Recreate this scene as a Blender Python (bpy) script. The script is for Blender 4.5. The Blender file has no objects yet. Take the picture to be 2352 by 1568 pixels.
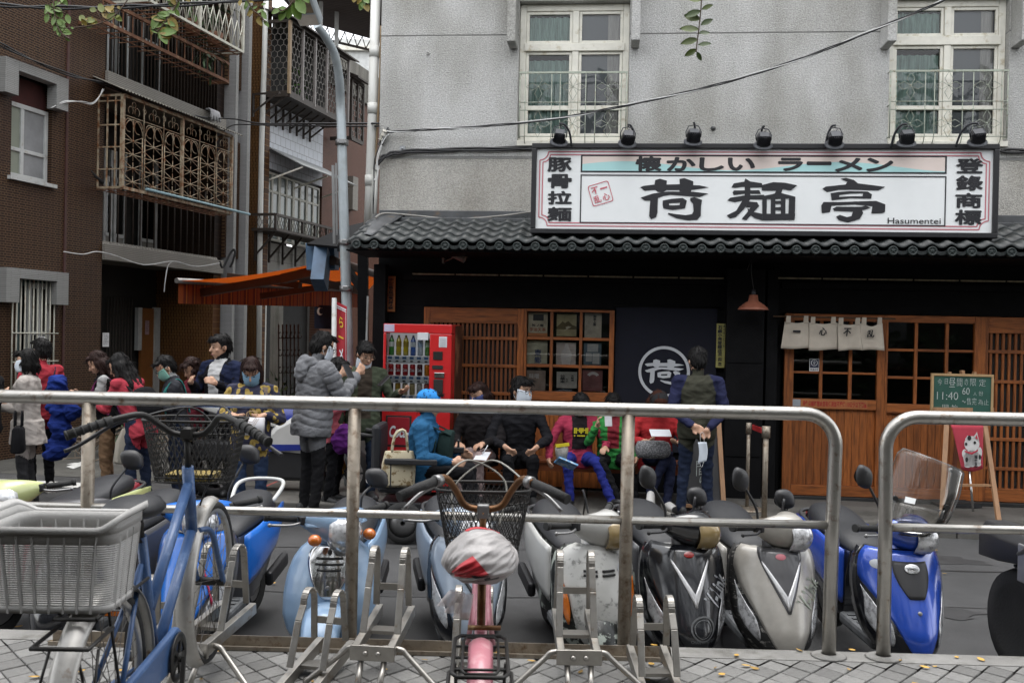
import bpy,bmesh,math,random
from math import sin,cos,pi,radians,sqrt,atan2,hypot
from mathutils import Matrix,Vector
import numpy as np
random.seed(7)
scn = bpy.context.scene
COL = scn.collection
# ---------------------------------------------------------------- camera
FPX,CX,CY = 2292.0,1176.0,784.0
CAMZ,ROLL,PITCH = 1.80,0.0205,math.atan(16/2292.0)
fw = Vector((0,cos(PITCH),-sin(PITCH))); rt0 = Vector((1,0,0)); up0 = rt0.cross(fw)
RT = rt0*cos(ROLL)+up0*sin(ROLL); UP = -rt0*sin(ROLL)+up0*cos(ROLL); FW = fw
CAM = Vector((0,0,CAMZ))
cd = bpy.data.cameras.new('camera'); cam = bpy.data.objects.new('camera',cd); COL.objects.link(cam)
cam.matrix_world = Matrix((( RT.x,UP.x,-FW.x,0),(RT.y,UP.y,-FW.y,0),(RT.z,UP.z,-FW.z,CAMZ),(0,0,0,1)))
cd.sensor_width = 36; cd.lens = FPX/2352*36; cd.clip_start = .05; cd.clip_end = 2000
cd.dof.use_dof = True; cd.dof.focus_distance = 10.2; cd.dof.aperture_fstop = 8.5
scn.camera = cam
# ---------------------------------------------------------------- world, sun, exposure
SUN_EL,SUN_ROT = radians(74),radians(200)
wd = bpy.data.worlds.new('World'); scn.world = wd; wd.use_nodes = True
nt = wd.node_tree; bg = nt.nodes['Background']
sky = nt.nodes.new('ShaderNodeTexSky'); sky.sky_type = 'NISHITA'; sky.sun_disc = False
sky.sun_elevation = SUN_EL; sky.sun_rotation = SUN_ROT; sky.dust_density = 1.5; sky.air_density = 1.2; sky.ozone_density = 1.0
hs = nt.nodes.new('ShaderNodeHueSaturation'); hs.inputs['Saturation'].default_value = .12
nt.links.new(sky.outputs[0],hs.inputs['Color']); nt.links.new(hs.outputs[0],bg.inputs['Color'])
bg.inputs['Strength'].default_value = .15
sd = bpy.data.lights.new('sun','SUN'); sd.energy = .8; sd.angle = radians(40); sd.color = (1,.97,.93)
sun = bpy.data.objects.new('sun',sd); COL.objects.link(sun)
# sun stands behind the camera, high up
sun.rotation_euler = (radians(90)-SUN_EL,0,pi-SUN_ROT+pi)
scn.view_settings.view_transform = 'Standard'; scn.view_settings.look = 'None'
scn.view_settings.exposure = 1.68; scn.view_settings.gamma = 1; scn.view_settings.use_curve_mapping = False
scn.cycles.use_denoising = True
try: scn.cycles.denoiser = 'OPENIMAGEDENOISE'; scn.cycles.denoising_input_passes = 'RGB_ALBEDO_NORMAL'; scn.cycles.denoising_prefilter = 'ACCURATE'
except Exception: pass
scn.cycles.max_bounces = 8; scn.cycles.diffuse_bounces = 3; scn.cycles.glossy_bounces = 4; scn.cycles.transmission_bounces = 6; scn.cycles.transparent_max_bounces = 12
scn.cycles.caustics_reflective = False; scn.cycles.caustics_refractive = False
# ---------------------------------------------------------------- pixel rays (the photograph at 2352 px wide)
def ray(px,py):
 d = FW*FPX + RT*(px-CX) - UP*(py-CY)
 return d
def onY(px,py,Y):
 d = ray(px,py); return CAM + d*(Y/d.y)
def onZ(px,py,z):
 d = ray(px,py); return CAM + d*((z-CAMZ)/d.z)
class Frame:                                  # a vertical wall: x runs along it, y into it, z up
 def __init__(s,o,dx):
  s.o = Vector(o); s.x = Vector((dx[0],dx[1],0)).normalized(); s.y = Vector((-s.x.y,s.x.x,0))
  s.rz = atan2(s.x.y,s.x.x)
  s.M = Matrix.Translation(s.o) @ Matrix.Rotation(s.rz,4,'Z')
 def at(s,px,py,off=0.0):               # pixel -> (x, z) on the plane at local y = -off
  d = ray(px,py); n = s.y; p0 = s.o - s.y*off
  p = CAM + d*((p0-CAM).dot(n)/d.dot(n))
  return (p-s.o).dot(s.x),p.z
 def box(s,x0,y0,x1,y1,off=0.0):      # pixel rectangle -> mean u0, u1, z0, z1
  a = s.at(x0,y0,off); b = s.at(x1,y0,off); c = s.at(x0,y1,off); d = s.at(x1,y1,off)
  return (a[0]+c[0])/2,(b[0]+d[0])/2,(c[1]+d[1])/2,(a[1]+b[1])/2
SHOP = Frame((0,11.0,0),(1,-.098))
LEFT = Frame((-6.3,14.8,0),(.2425,.970))
# ---------------------------------------------------------------- materials
MATS = {}
def rgb(*c): return (c[0],c[1],c[2],1)
def mat(name,col,rough=.7,metal=0.0,var=.18,scale=6.0,bump=0.0,bscale=60.0,spec=.5,coat=0.0,rnd=0.0,col2=None,c2scale=3.0,c2lo=.5,c2hi=.62,isl=False,stretch=None,alpha=1.0,sheen=0.0,emit=None):
 """Principled material: base colour x slow noise, optional second colour in patches, random value per piece, bump."""
 if name in MATS: return MATS[name]
 m = bpy.data.materials.new(name); m.use_nodes = True; MATS[name] = m
 t = m.node_tree; N = t.nodes; L = t.links; b = N['Principled BSDF']
 b.inputs['Roughness'].default_value = rough; b.inputs['Metallic'].default_value = metal
 b.inputs['Specular IOR Level'].default_value = spec
 b.inputs['Coat Weight'].default_value = coat; b.inputs['Coat Roughness'].default_value = .12
 if False: b.inputs['Sheen Weight'].default_value = sheen
 if alpha < 1: b.inputs['Alpha'].default_value = alpha
 tc = N.new('ShaderNodeTexCoord'); src = tc.outputs['Object']
 if stretch:
  mp = N.new('ShaderNodeMapping'); mp.inputs['Scale'].default_value = stretch; L.new(src,mp.inputs[0]); src = mp.outputs[0]
 cur = N.new('ShaderNodeRGB'); cur.outputs[0].default_value = rgb(*col); cur = cur.outputs[0]
 def noise(sc,det=4,ro=.6):
  n = N.new('ShaderNodeTexNoise'); n.inputs['Scale'].default_value = sc; n.inputs['Detail'].default_value = det; n.inputs['Roughness'].default_value = ro
  L.new(src,n.inputs['Vector']); return n.outputs[0]
 def mix(a,bcol,fac,mode='MIX'):
  x = N.new('ShaderNodeMix'); x.data_type = 'RGBA'; x.blend_type = mode
  for s_,v in ((x.inputs[0],fac),(x.inputs[6],a),(x.inputs[7],bcol)):
   if hasattr(v,'is_output'): L.new(v,s_)
   else: s_.default_value = v
  return x.outputs[2]
 if col2 is not None:
  mr = N.new('ShaderNodeMapRange'); mr.inputs[1].default_value = c2lo; mr.inputs[2].default_value = c2hi
  L.new(noise(c2scale,6,.65),mr.inputs[0]); cur = mix(cur,rgb(*col2),mr.outputs[0])
 if var:
  mr = N.new('ShaderNodeMapRange'); mr.inputs[1].default_value = .3; mr.inputs[2].default_value = .7
  mr.inputs[3].default_value = 1-var; mr.inputs[4].default_value = 1+var; L.new(noise(scale,5),mr.inputs[0])
  cur = mix(cur,mr.outputs[0],1.0,'MULTIPLY')
 if rnd:
  if isl: g = N.new('ShaderNodeNewGeometry'); r_ = g.outputs['Random Per Island']
  else: g = N.new('ShaderNodeObjectInfo'); r_ = g.outputs['Random']
  mr = N.new('ShaderNodeMapRange'); mr.inputs[3].default_value = 1-rnd; mr.inputs[4].default_value = 1+rnd; L.new(r_,mr.inputs[0])
  cur = mix(cur,mr.outputs[0],1.0,'MULTIPLY')
 L.new(cur,b.inputs['Base Color'])
 if emit: L.new(cur,b.inputs['Emission Color']); b.inputs['Emission Strength'].default_value = emit
 if bump:
  bp = N.new('ShaderNodeBump'); bp.inputs['Strength'].default_value = bump; bp.inputs['Distance'].default_value = .02
  L.new(noise(bscale,5),bp.inputs['Height']); L.new(bp.outputs[0],b.inputs['Normal'])
 return m
def glassmat(name,tint=(1,1,1),refl=.9,ior=1.5,rough=.02,haze=0.0,hazecol=(.5,.5,.5)):
 if name in MATS: return MATS[name]
 m = bpy.data.materials.new(name); m.use_nodes = True; MATS[name] = m
 t = m.node_tree; N = t.nodes; L = t.links; out = N['Material Output']; N.remove(N['Principled BSDF'])
 tr = N.new('ShaderNodeBsdfTransparent'); tr.inputs[0].default_value = rgb(*tint)
 gl = N.new('ShaderNodeBsdfGlossy'); gl.inputs['Roughness'].default_value = rough; gl.inputs[0].default_value = (refl,refl,refl,1)
 fr = N.new('ShaderNodeFresnel'); fr.inputs[0].default_value = ior
 mx = N.new('ShaderNodeMixShader'); L.new(fr.outputs[0],mx.inputs[0]); L.new(tr.outputs[0],mx.inputs[1]); L.new(gl.outputs[0],mx.inputs[2])
 if haze:
  df = N.new('ShaderNodeBsdfDiffuse'); df.inputs[0].default_value = rgb(*hazecol)
  m2 = N.new('ShaderNodeMixShader'); m2.inputs[0].default_value = haze; L.new(mx.outputs[0],m2.inputs[1]); L.new(df.outputs[0],m2.inputs[2]); L.new(m2.outputs[0],out.inputs[0])
 else: L.new(mx.outputs[0],out.inputs[0])
 return m
# ---------------------------------------------------------------- mesh builder
WM = {}
class MB:
 def __init__(s): s.v = []; s.f = []; s.m = []; s.s = []
 def add(s,vs,fs,mi=0,sm=False,M=None):
  n = len(s.v)
  s.v += [tuple(M @ Vector(p)) for p in vs] if M is not None else [tuple(p) for p in vs]
  for f in fs: s.f.append([i+n for i in f]); s.m.append(mi); s.s.append(sm)
  return s
 def box(s,x0,y0,z0,x1,y1,z1,mi=0,M=None):
  if x0 > x1: x0,x1 = x1,x0
  if y0 > y1: y0,y1 = y1,y0
  if z0 > z1: z0,z1 = z1,z0
  v = [(x0,y0,z0),(x1,y0,z0),(x1,y1,z0),(x0,y1,z0),(x0,y0,z1),(x1,y0,z1),(x1,y1,z1),(x0,y1,z1)]
  return s.add(v,[(0,3,2,1),(4,5,6,7),(0,1,5,4),(1,2,6,5),(2,3,7,6),(3,0,4,7)],mi,False,M)
 def bar(s,a,b,w,h,up=(0,0,1),mi=0):
  a = Vector(a); b = Vector(b); d = (b-a).normalized(); u = Vector(up)
  x = d.cross(u)
  if x.length < 1e-4: x = d.cross(Vector((0,1,0)))
  x.normalize(); y = x.cross(d)
  v = []
  for p in (a,b):
   for sx,sy in ((-1,-1),(1,-1),(1,1),(-1,1)): v.append(p+x*(sx*w/2)+y*(sy*h/2))
  return s.add(v,[(0,1,2,3),(7,6,5,4),(0,4,5,1),(1,5,6,2),(2,6,7,3),(3,7,4,0)],mi)
 def tube(s,pts,r,n=8,closed=False,mi=0,cap=True,sm=True):
  P = [Vector(p) for p in pts]; k = len(P); R = r if isinstance(r,(list,tuple)) else [r]*k
  T = []
  for i in range(k):
   if closed: d = P[(i+1) % k]-P[i-1]
   elif i == 0: d = P[1]-P[0]
   elif i == k-1: d = P[-1]-P[-2]
   else: d = (P[i+1]-P[i]).normalized()+(P[i]-P[i-1]).normalized()
   T.append(d.normalized() if d.length > 1e-9 else Vector((0,0,1)))
  x = T[0].orthogonal().normalized(); vs = []
  for i in range(k):
   x = (x - T[i]*x.dot(T[i])); x = x.normalized() if x.length > 1e-6 else T[i].orthogonal().normalized()
   y = T[i].cross(x)
   for j in range(n):
    a = 2*pi*j/n; vs.append(P[i]+(x*cos(a)+y*sin(a))*R[i])
  fs = []
  for i in range(k if closed else k-1):
   i2 = (i+1) % k
   for j in range(n): fs.append((i*n+j,i*n+(j+1) % n,i2*n+(j+1) % n,i2*n+j))
  s.add(vs,fs,mi,sm)
  if cap and not closed:
   o = len(s.v)-len(vs)
   s.f.append([o+j for j in range(n-1,-1,-1)]); s.m.append(mi); s.s.append(False)
   s.f.append([o+(k-1)*n+j for j in range(n)]); s.m.append(mi); s.s.append(False)
  return s
 def lathe(s,prof,n=16,M=None,mi=0,sm=True,a0=0.0,a1=2*pi):
  full = abs(a1-a0-2*pi) < 1e-6; cnt = n if full else n+1; vs = []
  for r,z in prof:
   for j in range(cnt):
    a = a0+(a1-a0)*j/n; vs.append((r*cos(a),r*sin(a),z))
  fs = []
  for i in range(len(prof)-1):
   for j in range(n): fs.append((i*cnt+j,i*cnt+(j+1) % cnt,(i+1)*cnt+(j+1) % cnt,(i+1)*cnt+j))
  return s.add(vs,fs,mi,sm,M)
 def prism(s,poly,d0,d1,M=None,mi=0,sm=False):
  n = len(poly); vs = [(x,y,d0) for x,y in poly]+[(x,y,d1) for x,y in poly]
  fs = [tuple(range(n-1,-1,-1)),tuple(range(n,2*n))]+[(i,(i+1) % n,n+(i+1) % n,n+i) for i in range(n)]
  return s.add(vs,fs,mi,sm,M)
 def ell(s,c,r,M=None,nu=14,nv=9,mi=0):
  if not isinstance(r,(tuple,list)): r = (r,r,r)
  vs = [(c[0],c[1],c[2]+r[2])]; fs = []
  for i in range(1,nv):
   t = pi*i/nv
   for j in range(nu):
    a = 2*pi*j/nu; vs.append((c[0]+r[0]*sin(t)*cos(a),c[1]+r[1]*sin(t)*sin(a),c[2]+r[2]*cos(t)))
  vs.append((c[0],c[1],c[2]-r[2])); e = len(vs)-1
  for j in range(nu): fs.append((0,1+j,1+(j+1) % nu)); fs.append((e,1+(nv-2)*nu+(j+1) % nu,1+(nv-2)*nu+j))
  for i in range(nv-2):
   for j in range(nu): fs.append((1+i*nu+j,1+(i+1)*nu+j,1+(i+1)*nu+(j+1) % nu,1+i*nu+(j+1) % nu))
  return s.add(vs,fs,mi,True,M)
 def loft(s,rings,mi=0,sm=True,cap=True,closed=True,M=None):
  n = len(rings[0]); vs = [p for r in rings for p in r]; fs = []
  for i in range(len(rings)-1):
   for j in range(n if closed else n-1): fs.append((i*n+j,i*n+(j+1) % n,(i+1)*n+(j+1) % n,(i+1)*n+j))
  if cap and closed: fs.append(tuple(range(n-1,-1,-1))); fs.append(tuple((len(rings)-1)*n+j for j in range(n)))
  return s.add(vs,fs,mi,sm,M)
 def grid(s,fn,nu,nv,mi=0,sm=True,M=None):
  vs = [fn(i/nu,j/nv) for j in range(nv+1) for i in range(nu+1)]
  fs = [(j*(nu+1)+i,j*(nu+1)+i+1,(j+1)*(nu+1)+i+1,(j+1)*(nu+1)+i) for j in range(nv) for i in range(nu)]
  return s.add(vs,fs,mi,sm,M)
 def mesh(s,name,mats):
  me = bpy.data.meshes.new(name); me.from_pydata(s.v,[],s.f)
  for m in (mats if isinstance(mats,(list,tuple)) else [mats]): me.materials.append(m)
  me.polygons.foreach_set('material_index',s.m); me.polygons.foreach_set('use_smooth',s.s); me.update(); return me
 def obj(s,name,mats,parent=None,world=False,kind=None,bevel=0,thick=0,sub=0,seg=2,label=None):
  if world and parent is not None:
   I = WM[parent.name].inverted(); s.v = [tuple(I @ Vector(p)) for p in s.v]
  me = s.mesh(name,mats); o = link(name,me,parent)
  if kind: o['kind'] = kind
  if label: o['label'] = label
  if thick: md = o.modifiers.new('solid','SOLIDIFY'); md.thickness = thick; md.offset = 0
  if sub: md = o.modifiers.new('sub','SUBSURF'); md.levels = sub; md.render_levels = sub
  if bevel: md = o.modifiers.new('bevel','BEVEL'); md.width = bevel; md.segments = seg; md.limit_method = 'ANGLE'; md.angle_limit = radians(40)
  return o
def link(name,me,parent=None):
 o = bpy.data.objects.new(name,me); COL.objects.link(o)
 if parent is not None: o.parent = parent; WM[o.name] = WM[parent.name]
 else: WM[o.name] = Matrix.Identity(4)
 return o
def tag(o,label,cat,group=None):
 o['label'] = label; o['category'] = cat
 if group: o['group'] = group
 return o
def thing(name,label,cat,loc=(0,0,0),rz=0.0,group=None,rot=None):
 o = bpy.data.objects.new(name,None); COL.objects.link(o); o.empty_display_size = .1
 o.location = loc; o.rotation_euler = rot if rot else (0,0,rz)
 WM[o.name] = Matrix.Translation(Vector(loc)) @ (Matrix.LocRotScale(None,o.rotation_euler,None))
 return tag(o,label,cat,group)
def fthing(F,name,label,cat,u,z,off=0.0,group=None):      # a thing fixed on a wall frame
 p = F.M @ Vector((u,-off,z)); return thing(name,label,cat,p,F.rz,group)
def copies(name,me,places,parent,kind=None):                 # alike pieces share one mesh; places: matrices in the parent's space
 out = []
 for M in places:
  o = link(name,me,parent); o.matrix_local = M; out.append(o)
 return out
def TR(x,y,z,rz=0,s=1): return Matrix.Translation((x,y,z)) @ Matrix.Rotation(rz,4,'Z') @ Matrix.Scale(s,4)
def structure(o): o['kind'] = 'structure'; return o
# ---------------------------------------------------------------- flat lettering
_TXT = {}
def txt(body,bold=0.0,shear=0.0,space=1.0,vertical=False):
 k = (body,bold,shear,space,vertical)
 if k not in _TXT:
  vs,fs = [],[]
  parts = [(body,0.0)] if not vertical else [(c,-i*1.0) for i,c in enumerate(body)]
  for b_,dy in parts:
   c = bpy.data.curves.new('lettering','FONT'); c.body = b_; c.offset = bold; c.shear = shear; c.space_character = space; c.resolution_u = 3
   o = bpy.data.objects.new('lettering',c); COL.objects.link(o); dg = bpy.context.evaluated_depsgraph_get()
   m = bpy.data.meshes.new_from_object(o.evaluated_get(dg)); n = len(vs)
   xs = [v.co.x for v in m.vertices] or [0]
   ox = -(min(xs)+max(xs))/2 if vertical else 0
   vs += [(v.co.x+ox,v.co.y+dy) for v in m.vertices]; fs += [[i+n for i in p.vertices] for p in m.polygons]
   bpy.data.objects.remove(o); bpy.data.curves.remove(c); bpy.data.meshes.remove(m)
  _TXT[k] = (vs,fs)
 return _TXT[k]
def lettering(mb,body,x0,x1,z0,z1,y,bold=0.0,shear=0.0,space=1.0,vertical=False,keep=False,mi=0,M=None,heavy=0.0):
 """Lettering in the x-z plane (facing -y) fitted to a box."""
 vs,fs = txt(body,bold,shear,space,vertical)
 ax = [v[0] for v in vs]; ay = [v[1] for v in vs]; a0,a1,b0,b1 = min(ax),max(ax),min(ay),max(ay)
 sx = (x1-x0)/max(1e-6,a1-a0); sz = (z1-z0)/max(1e-6,b1-b0)
 if keep: sx = sz = min(sx,sz)
 cx,cz = (x0+x1)/2,(z0+z1)/2
 for i,(ex,ez) in enumerate(((0,0),(1,0),(-1,0),(0,1),(0,-1),(.7,.7),(-.7,.7),(.7,-.7),(-.7,-.7)) if heavy else ((0,0),)):
  mb.add([(cx+(a-(a0+a1)/2)*sx+ex*heavy,y-.0001*i,cz+(b-(b0+b1)/2)*sz+ez*heavy*.8) for a,b in vs],fs,mi,False,M)
def rect(mb,x0,x1,z0,z1,y,mi=0,M=None): mb.add([(x0,y,z0),(x1,y,z0),(x1,y,z1),(x0,y,z1)],[(0,1,2,3)],mi,False,M)
def polyf(mb,pts,y,mi=0,M=None): mb.add([(a,y,b) for a,b in pts],[tuple(range(len(pts)))],mi,False,M)
def arc(c,r,a0,a1,n): return [(c[0]+r*cos(a0+(a1-a0)*i/n),c[1]+r*sin(a0+(a1-a0)*i/n)) for i in range(n+1)]
def spline(P,n=6,closed=False):             # Catmull-Rom through 3-D points
 P = [Vector(p) for p in P]; k = len(P); out = []
 for i in range(k if closed else k-1):
  g = lambda j: P[j % k] if closed else P[min(max(j,0),k-1)]
  a,b,c,d = g(i-1),g(i),g(i+1),g(i+2)
  for j in range(n):
   t = j/n; out.append(.5*((2*b)+(c-a)*t+(2*a-5*b+4*c-d)*t*t+(3*b-a-3*c+d)*t*t*t))
 if not closed: out.append(P[-1])
 return out
# ================================================================ setting: ground
K = lambda x0,y0,s: (lambda x,y: ((x0+x*s)/1.7415,(y0+y*s)/1.7415))
M_asph = mat('asphalt',(.052,.052,.053),.9,var=.38,scale=.9,bump=.6,bscale=220,col2=(.062,.062,.062),c2scale=160,c2lo=.55,c2hi=.7)
M_apron = mat('worn_concrete',(.105,.10,.09),.9,var=.3,scale=2.0,bump=.5,bscale=90,col2=(.048,.047,.04),c2scale=2.2,c2lo=.5,c2hi=.68)
M_paver = mat('paver_stone',(.205,.202,.194),.9,var=.14,scale=30,bump=.5,bscale=160,rnd=.24,col2=(.105,.102,.096),c2scale=25,c2lo=.55,c2hi=.75)
M_kerb = mat('kerb_granite',(.235,.23,.218),.9,var=.2,scale=5,bump=.5,bscale=120,col2=(.15,.145,.13),c2scale=8,c2lo=.52,c2hi=.7)
M_joint = mat('dirty_joint',(.016,.013,.010),.95,var=.3)
M_white = mat('road_paint',(.55,.55,.53),.8,var=.25,scale=20,col2=(.2,.2,.2),c2scale=40,c2lo=.58,c2hi=.66)
V_ = lambda *a: Vector(a)
g = MB(); g.add([(-400,-400,0),(400,-400,0),(400,400,0),(-400,400,0)],[(0,1,2,3)])
structure(g.obj('road',M_asph))
KS = -.02
def kY(x): return 4.865+KS*x            # the kerb's road edge
g = MB()
g.loft([[(x,kY(x)-.16,.0),(x,kY(x),0),(x,kY(x),.288),(x,kY(x)-.012,.30),(x,kY(x)-.16,.30)] for x in (-8,-6.1,-6.09,-4,-2.4,-1,.2,1.3,2.4,3.4,6)],sm=False)
kerb = structure(g.obj('kerb',M_kerb))
g = MB(); g.loft([[(x,-3.0,0),(x,kY(x)-.165,0),(x,kY(x)-.165,.286),(x,-3.0,.286)] for x in (-8,6)],sm=False)
pave = structure(g.obj('pavement',M_joint))
# diamond pavers, each its own piece
def paver_mesh():
 m = MB(); w,d = .068,.0805; k = .004
 lo = [(w,0),(0,d),(-w,0),(0,-d)]
 hi = [(x*(1-.05),y*(1-.05)) for x,y in lo]
 m.loft([[(x,y,0) for x,y in lo],[(x,y,.010) for x,y in lo],[(x,y,.0135) for x,y in hi]],sm=False)
 return m.mesh('paver',M_paver)
pm = paver_mesh(); pl = []; rest = MB()
for r in range(-1,44):
 for c in range(-36,37):
  x = c*.146+(r % 2)*.073; y = kY(x)-.165-.0855*r-.0*x
  if r < 0: continue
  if y-.08 > kY(x)-.165-.001 or r == 0: continue
  vis = abs(x) < 2.5 and r < 8
  M = TR(x,y,.286+random.uniform(-.002,.0015),random.uniform(-.012,.012)+KS) @ Matrix.Rotation(random.uniform(-.012,.012),4,'X')
  if vis: pl.append(M)
  elif r < 22 and abs(x) < 4: rest.add([M @ Vector(p) for p in ((.068,0,.0135),(0,.0805,.0135),(-.068,0,.0135),(0,-.0805,.0135))],[(0,1,2,3)])
copies('paver',pm,pl[:300],pave)
rest.obj('pavers',M_paver,pave,kind='stuff')
e = MB()                                  # cut half pavers along the kerb
for c in range(-17,18):
 x = c*.146
 e.add([(x-.066,kY(x)-.1675,.2995),(x,kY(x)-.165-.0795,.2995),(x+.066,kY(x)-.1675,.2995)],[(0,1,2)])
e.obj('paver_edge',M_paver,pave,kind='stuff')
# apron in front of the shop, one slab per bay, with an expansion gap
SH = lambda name: None
ap = MB()
for i,(u0,u1) in enumerate(((-2.6,-.9),(-.89,.85),(.86,2.6),(2.61,4.3),(4.31,8))):
 ap.box(u0,-1.38,-.02,u1,.3,.10+random.uniform(-.004,.004),M=SHOP.M)
structure(ap.obj('shop_apron',M_apron,bevel=.012))
al = MB(); al.add([(-9,12.6,.004),(-2.35,11.3,.004),(-2.2,26,.004),(-3,40,.004),(-9,30,.004)],[(0,1,2,3,4)])
structure(al.obj('lane',mat('lane_concrete',(.055,.054,.048),.9,var=.3,scale=1.5,bump=.5,bscale=100,col2=(.08,.078,.07),c2scale=1.2)))
ln = MB()
a,b = onZ(-60,1097,.008),onZ(235,1110,.008); c,d = onZ(235,1122,.008),onZ(-60,1109,.008)
ln.add([a,b,c,d],[(3,2,1,0)])
for q in (((152,1071),(192,1058),(192,1067),(168,1076)),((152,1066),(170,1062),(192,1062),(180,1066))):
 ln.add([onZ(x,y,.009+.003*(q[0][1] == 1066)) for x,y in q],[(3,2,1,0)])
structure(ln.obj('road_marking',M_white))
tr = MB(); r3 = random.Random(8)
for x0,y0,x1,y1,w in ((-5,6.9,7,6.75,.012),(1.2,5.2,1.7,9.0,.010),(3.2,7.9,7,7.7,.02),(-2.4,8.2,2.2,8.5,.010),(2.6,5.4,4.4,6.8,.009)):
 P = [V_(x0+(x1-x0)*i/24+r3.uniform(-.02,.02),y0+(y1-y0)*i/24+r3.uniform(-.03,.03),.004) for i in range(25)]
 for a,b in zip(P[:-1],P[1:]): n_ = Vector((-(b-a).y,(b-a).x,0)).normalized()*w*r3.uniform(.3,1); tr.add([a-n_,b-n_,b+n_,a+n_],[(0,1,2,3)])
structure(tr.obj('road_crack',mat('tar_seam',(.014,.014,.014),.7)))
for i in range(9):
 c = Vector((r3.uniform(-1.5,4.5),r3.uniform(5.6,9),.0025+.0003*i)); st = MB(); st.add([c+Vector((r3.uniform(.12,.4)*cos(a),r3.uniform(.08,.2)*sin(a),0)) for a in [2*pi*k/18 for k in range(18)]],[tuple(range(18))]); structure(st.obj('oil_stain',mat('oil_stain',(.026,.026,.027),.75,var=.3)))
rl = MB(); rl.add([onZ(x,y,.008) for x,y in ((560,1135),(655,1096),(690,1098),(620,1140))],[(3,2,1,0)])
structure(rl.obj('red_kerb_line',mat('red_line',(.3,.06,.05),.8,var=.3,scale=14)))
# ================================================================ railings
M_steel = mat('stainless_tube',(.44,.425,.395),.30,.82,var=.12,scale=9,bump=.06,bscale=90,col2=(.16,.10,.055),c2scale=17,c2lo=.56,c2hi=.74)
M_steel_dull = mat('stainless_post',(.27,.235,.19),.45,.55,var=.2,scale=12,bump=.08,bscale=90,col2=(.11,.065,.035),c2scale=22,c2lo=.5,c2hi=.72)
def ry(x): return kY(x)-.09
def railing(name,label,x0,x1,z_top,z_low,corner,posts):
 """corner: +1 when the rail bends down at x1, -1 when at x0"""
 root = thing(name,label,'railing',((x0+x1)/2,ry((x0+x1)/2),.30))
 P = lambda x,z: Vector((x,ry(x),z))
 R = .15
 m = MB(); pts = []
 xe = x1 if corner > 0 else x0; sgn = corner
 far = x0 if corner > 0 else x1
 pts.append(P(far,z_top)); pts.append(P((far+xe)/2,z_top));
 pts += [P(xe-sgn*R+sgn*R*sin(t),z_top-R+R*cos(t)) for t in [pi/2*i/9 for i in range(10)]]
 pts.append(P(xe-.006*sgn,.9)); pts.append(P(xe-.01*sgn,.302))
 m.tube(pts,.0325,16); m.obj('top_rail',M_steel,root,world=True)
 m = MB(); m.tube([P(far,z_low),P(xe-sgn*.012,z_low)],.0205,12); m.obj('mid_rail',M_steel,root,world=True)
 for x in posts:
  m = MB(); m.tube([P(x,z_top-.02),P(x,.302)],.031,14); m.obj('post',M_steel_dull,root,world=True)
 for x in list(posts)+[xe-.01*sgn]:
  m = MB(); m.lathe([(.0,.0),(.085,.002),(.075,.008),(.036,.014)],14,Matrix.Translation(P(x,.300)));
  m.obj('grout_collar',M_kerb,root,world=True)
xp = lambda px,Y: (px-CX)/FPX*Y
railing('railing','long stainless steel tube railing on the kerb with three straight posts and a bent end',-4.6,xp(1918,4.76)+.008,1.452,.925,1,[xp(208,4.82),xp(818,4.79),xp(1447,4.77)])
railing('railing','short stainless steel tube railing bending down beside the gap near the blue scooter',xp(2040,4.74),4.6,1.447,.922,-1,[3.5])
# ================================================================ shop building
def grit(name,c,stain,c2):
 m = mat(name,c,.92,var=.0,bump=1.0,bscale=75)
 t = m.node_tree; N = t.nodes; L = t.links; b = N['Principled BSDF']
 tc = N.new('ShaderNodeTexCoord')
 def noise(sc,st=(1,1,1),det=4):
  mp = N.new('ShaderNodeMapping'); mp.inputs['Scale'].default_value = st; L.new(tc.outputs['Object'],mp.inputs[0])
  n = N.new('ShaderNodeTexNoise'); n.inputs['Scale'].default_value = sc; n.inputs['Detail'].default_value = det; L.new(mp.outputs[0],n.inputs['Vector']); return n.outputs[0]
 def mr(x,a,b_,c_,d):
  k = N.new('ShaderNodeMapRange'); k.inputs[1].default_value = a; k.inputs[2].default_value = b_; k.inputs[3].default_value = c_; k.inputs[4].default_value = d; L.new(x,k.inputs[0]); return k.outputs[0]
 def mul(col,v):
  x = N.new('ShaderNodeMix'); x.data_type = 'RGBA'; x.blend_type = 'MULTIPLY'; x.inputs[0].default_value = 1
  L.new(col,x.inputs[6]); L.new(v,x.inputs[7]); return x.outputs[2]
 base = N.new('ShaderNodeRGB'); base.outputs[0].default_value = rgb(*c)
 mixn = N.new('ShaderNodeMix'); mixn.data_type = 'RGBA'; mixn.inputs[7].default_value = rgb(*c2); L.new(base.outputs[0],mixn.inputs[6])
 L.new(mr(noise(1.1,(1.2,1,.6),9),.42,.68,0,stain),mixn.inputs[0])
 o = mul(mixn.outputs[2],mr(noise(58,det=3),.36,.64,.80,1.12))         # pebble-dash grain
 o = mul(o,mr(noise(2.2,(1.6,1,.5),6),.35,.7,1.02,.93))             # vertical run-off
 L.new(o,b.inputs['Base Color'])
 return m
M_wall = grit('pebble_dash',(.535,.532,.52),.9,(.30,.293,.262))
M_wall2 = grit('pebble_dash_lower',(.48,.465,.43),.7,(.28,.26,.22))
M_black = mat('black_paint',(.0055,.0055,.0062),.6,var=.3,scale=7,bump=.15,bscale=40,spec=.12)
M_blackwood = mat('black_boards',(.007,.007,.008),.55,var=.35,scale=5,stretch=(1,1,8),spec=.12,rnd=.3)
M_wood = mat('cedar_wood',(.29,.088,.019),.5,var=.42,scale=5,stretch=(9,9,.8),bump=.1,bscale=30,rnd=.24,col2=(.18,.052,.011),c2scale=4)
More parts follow.
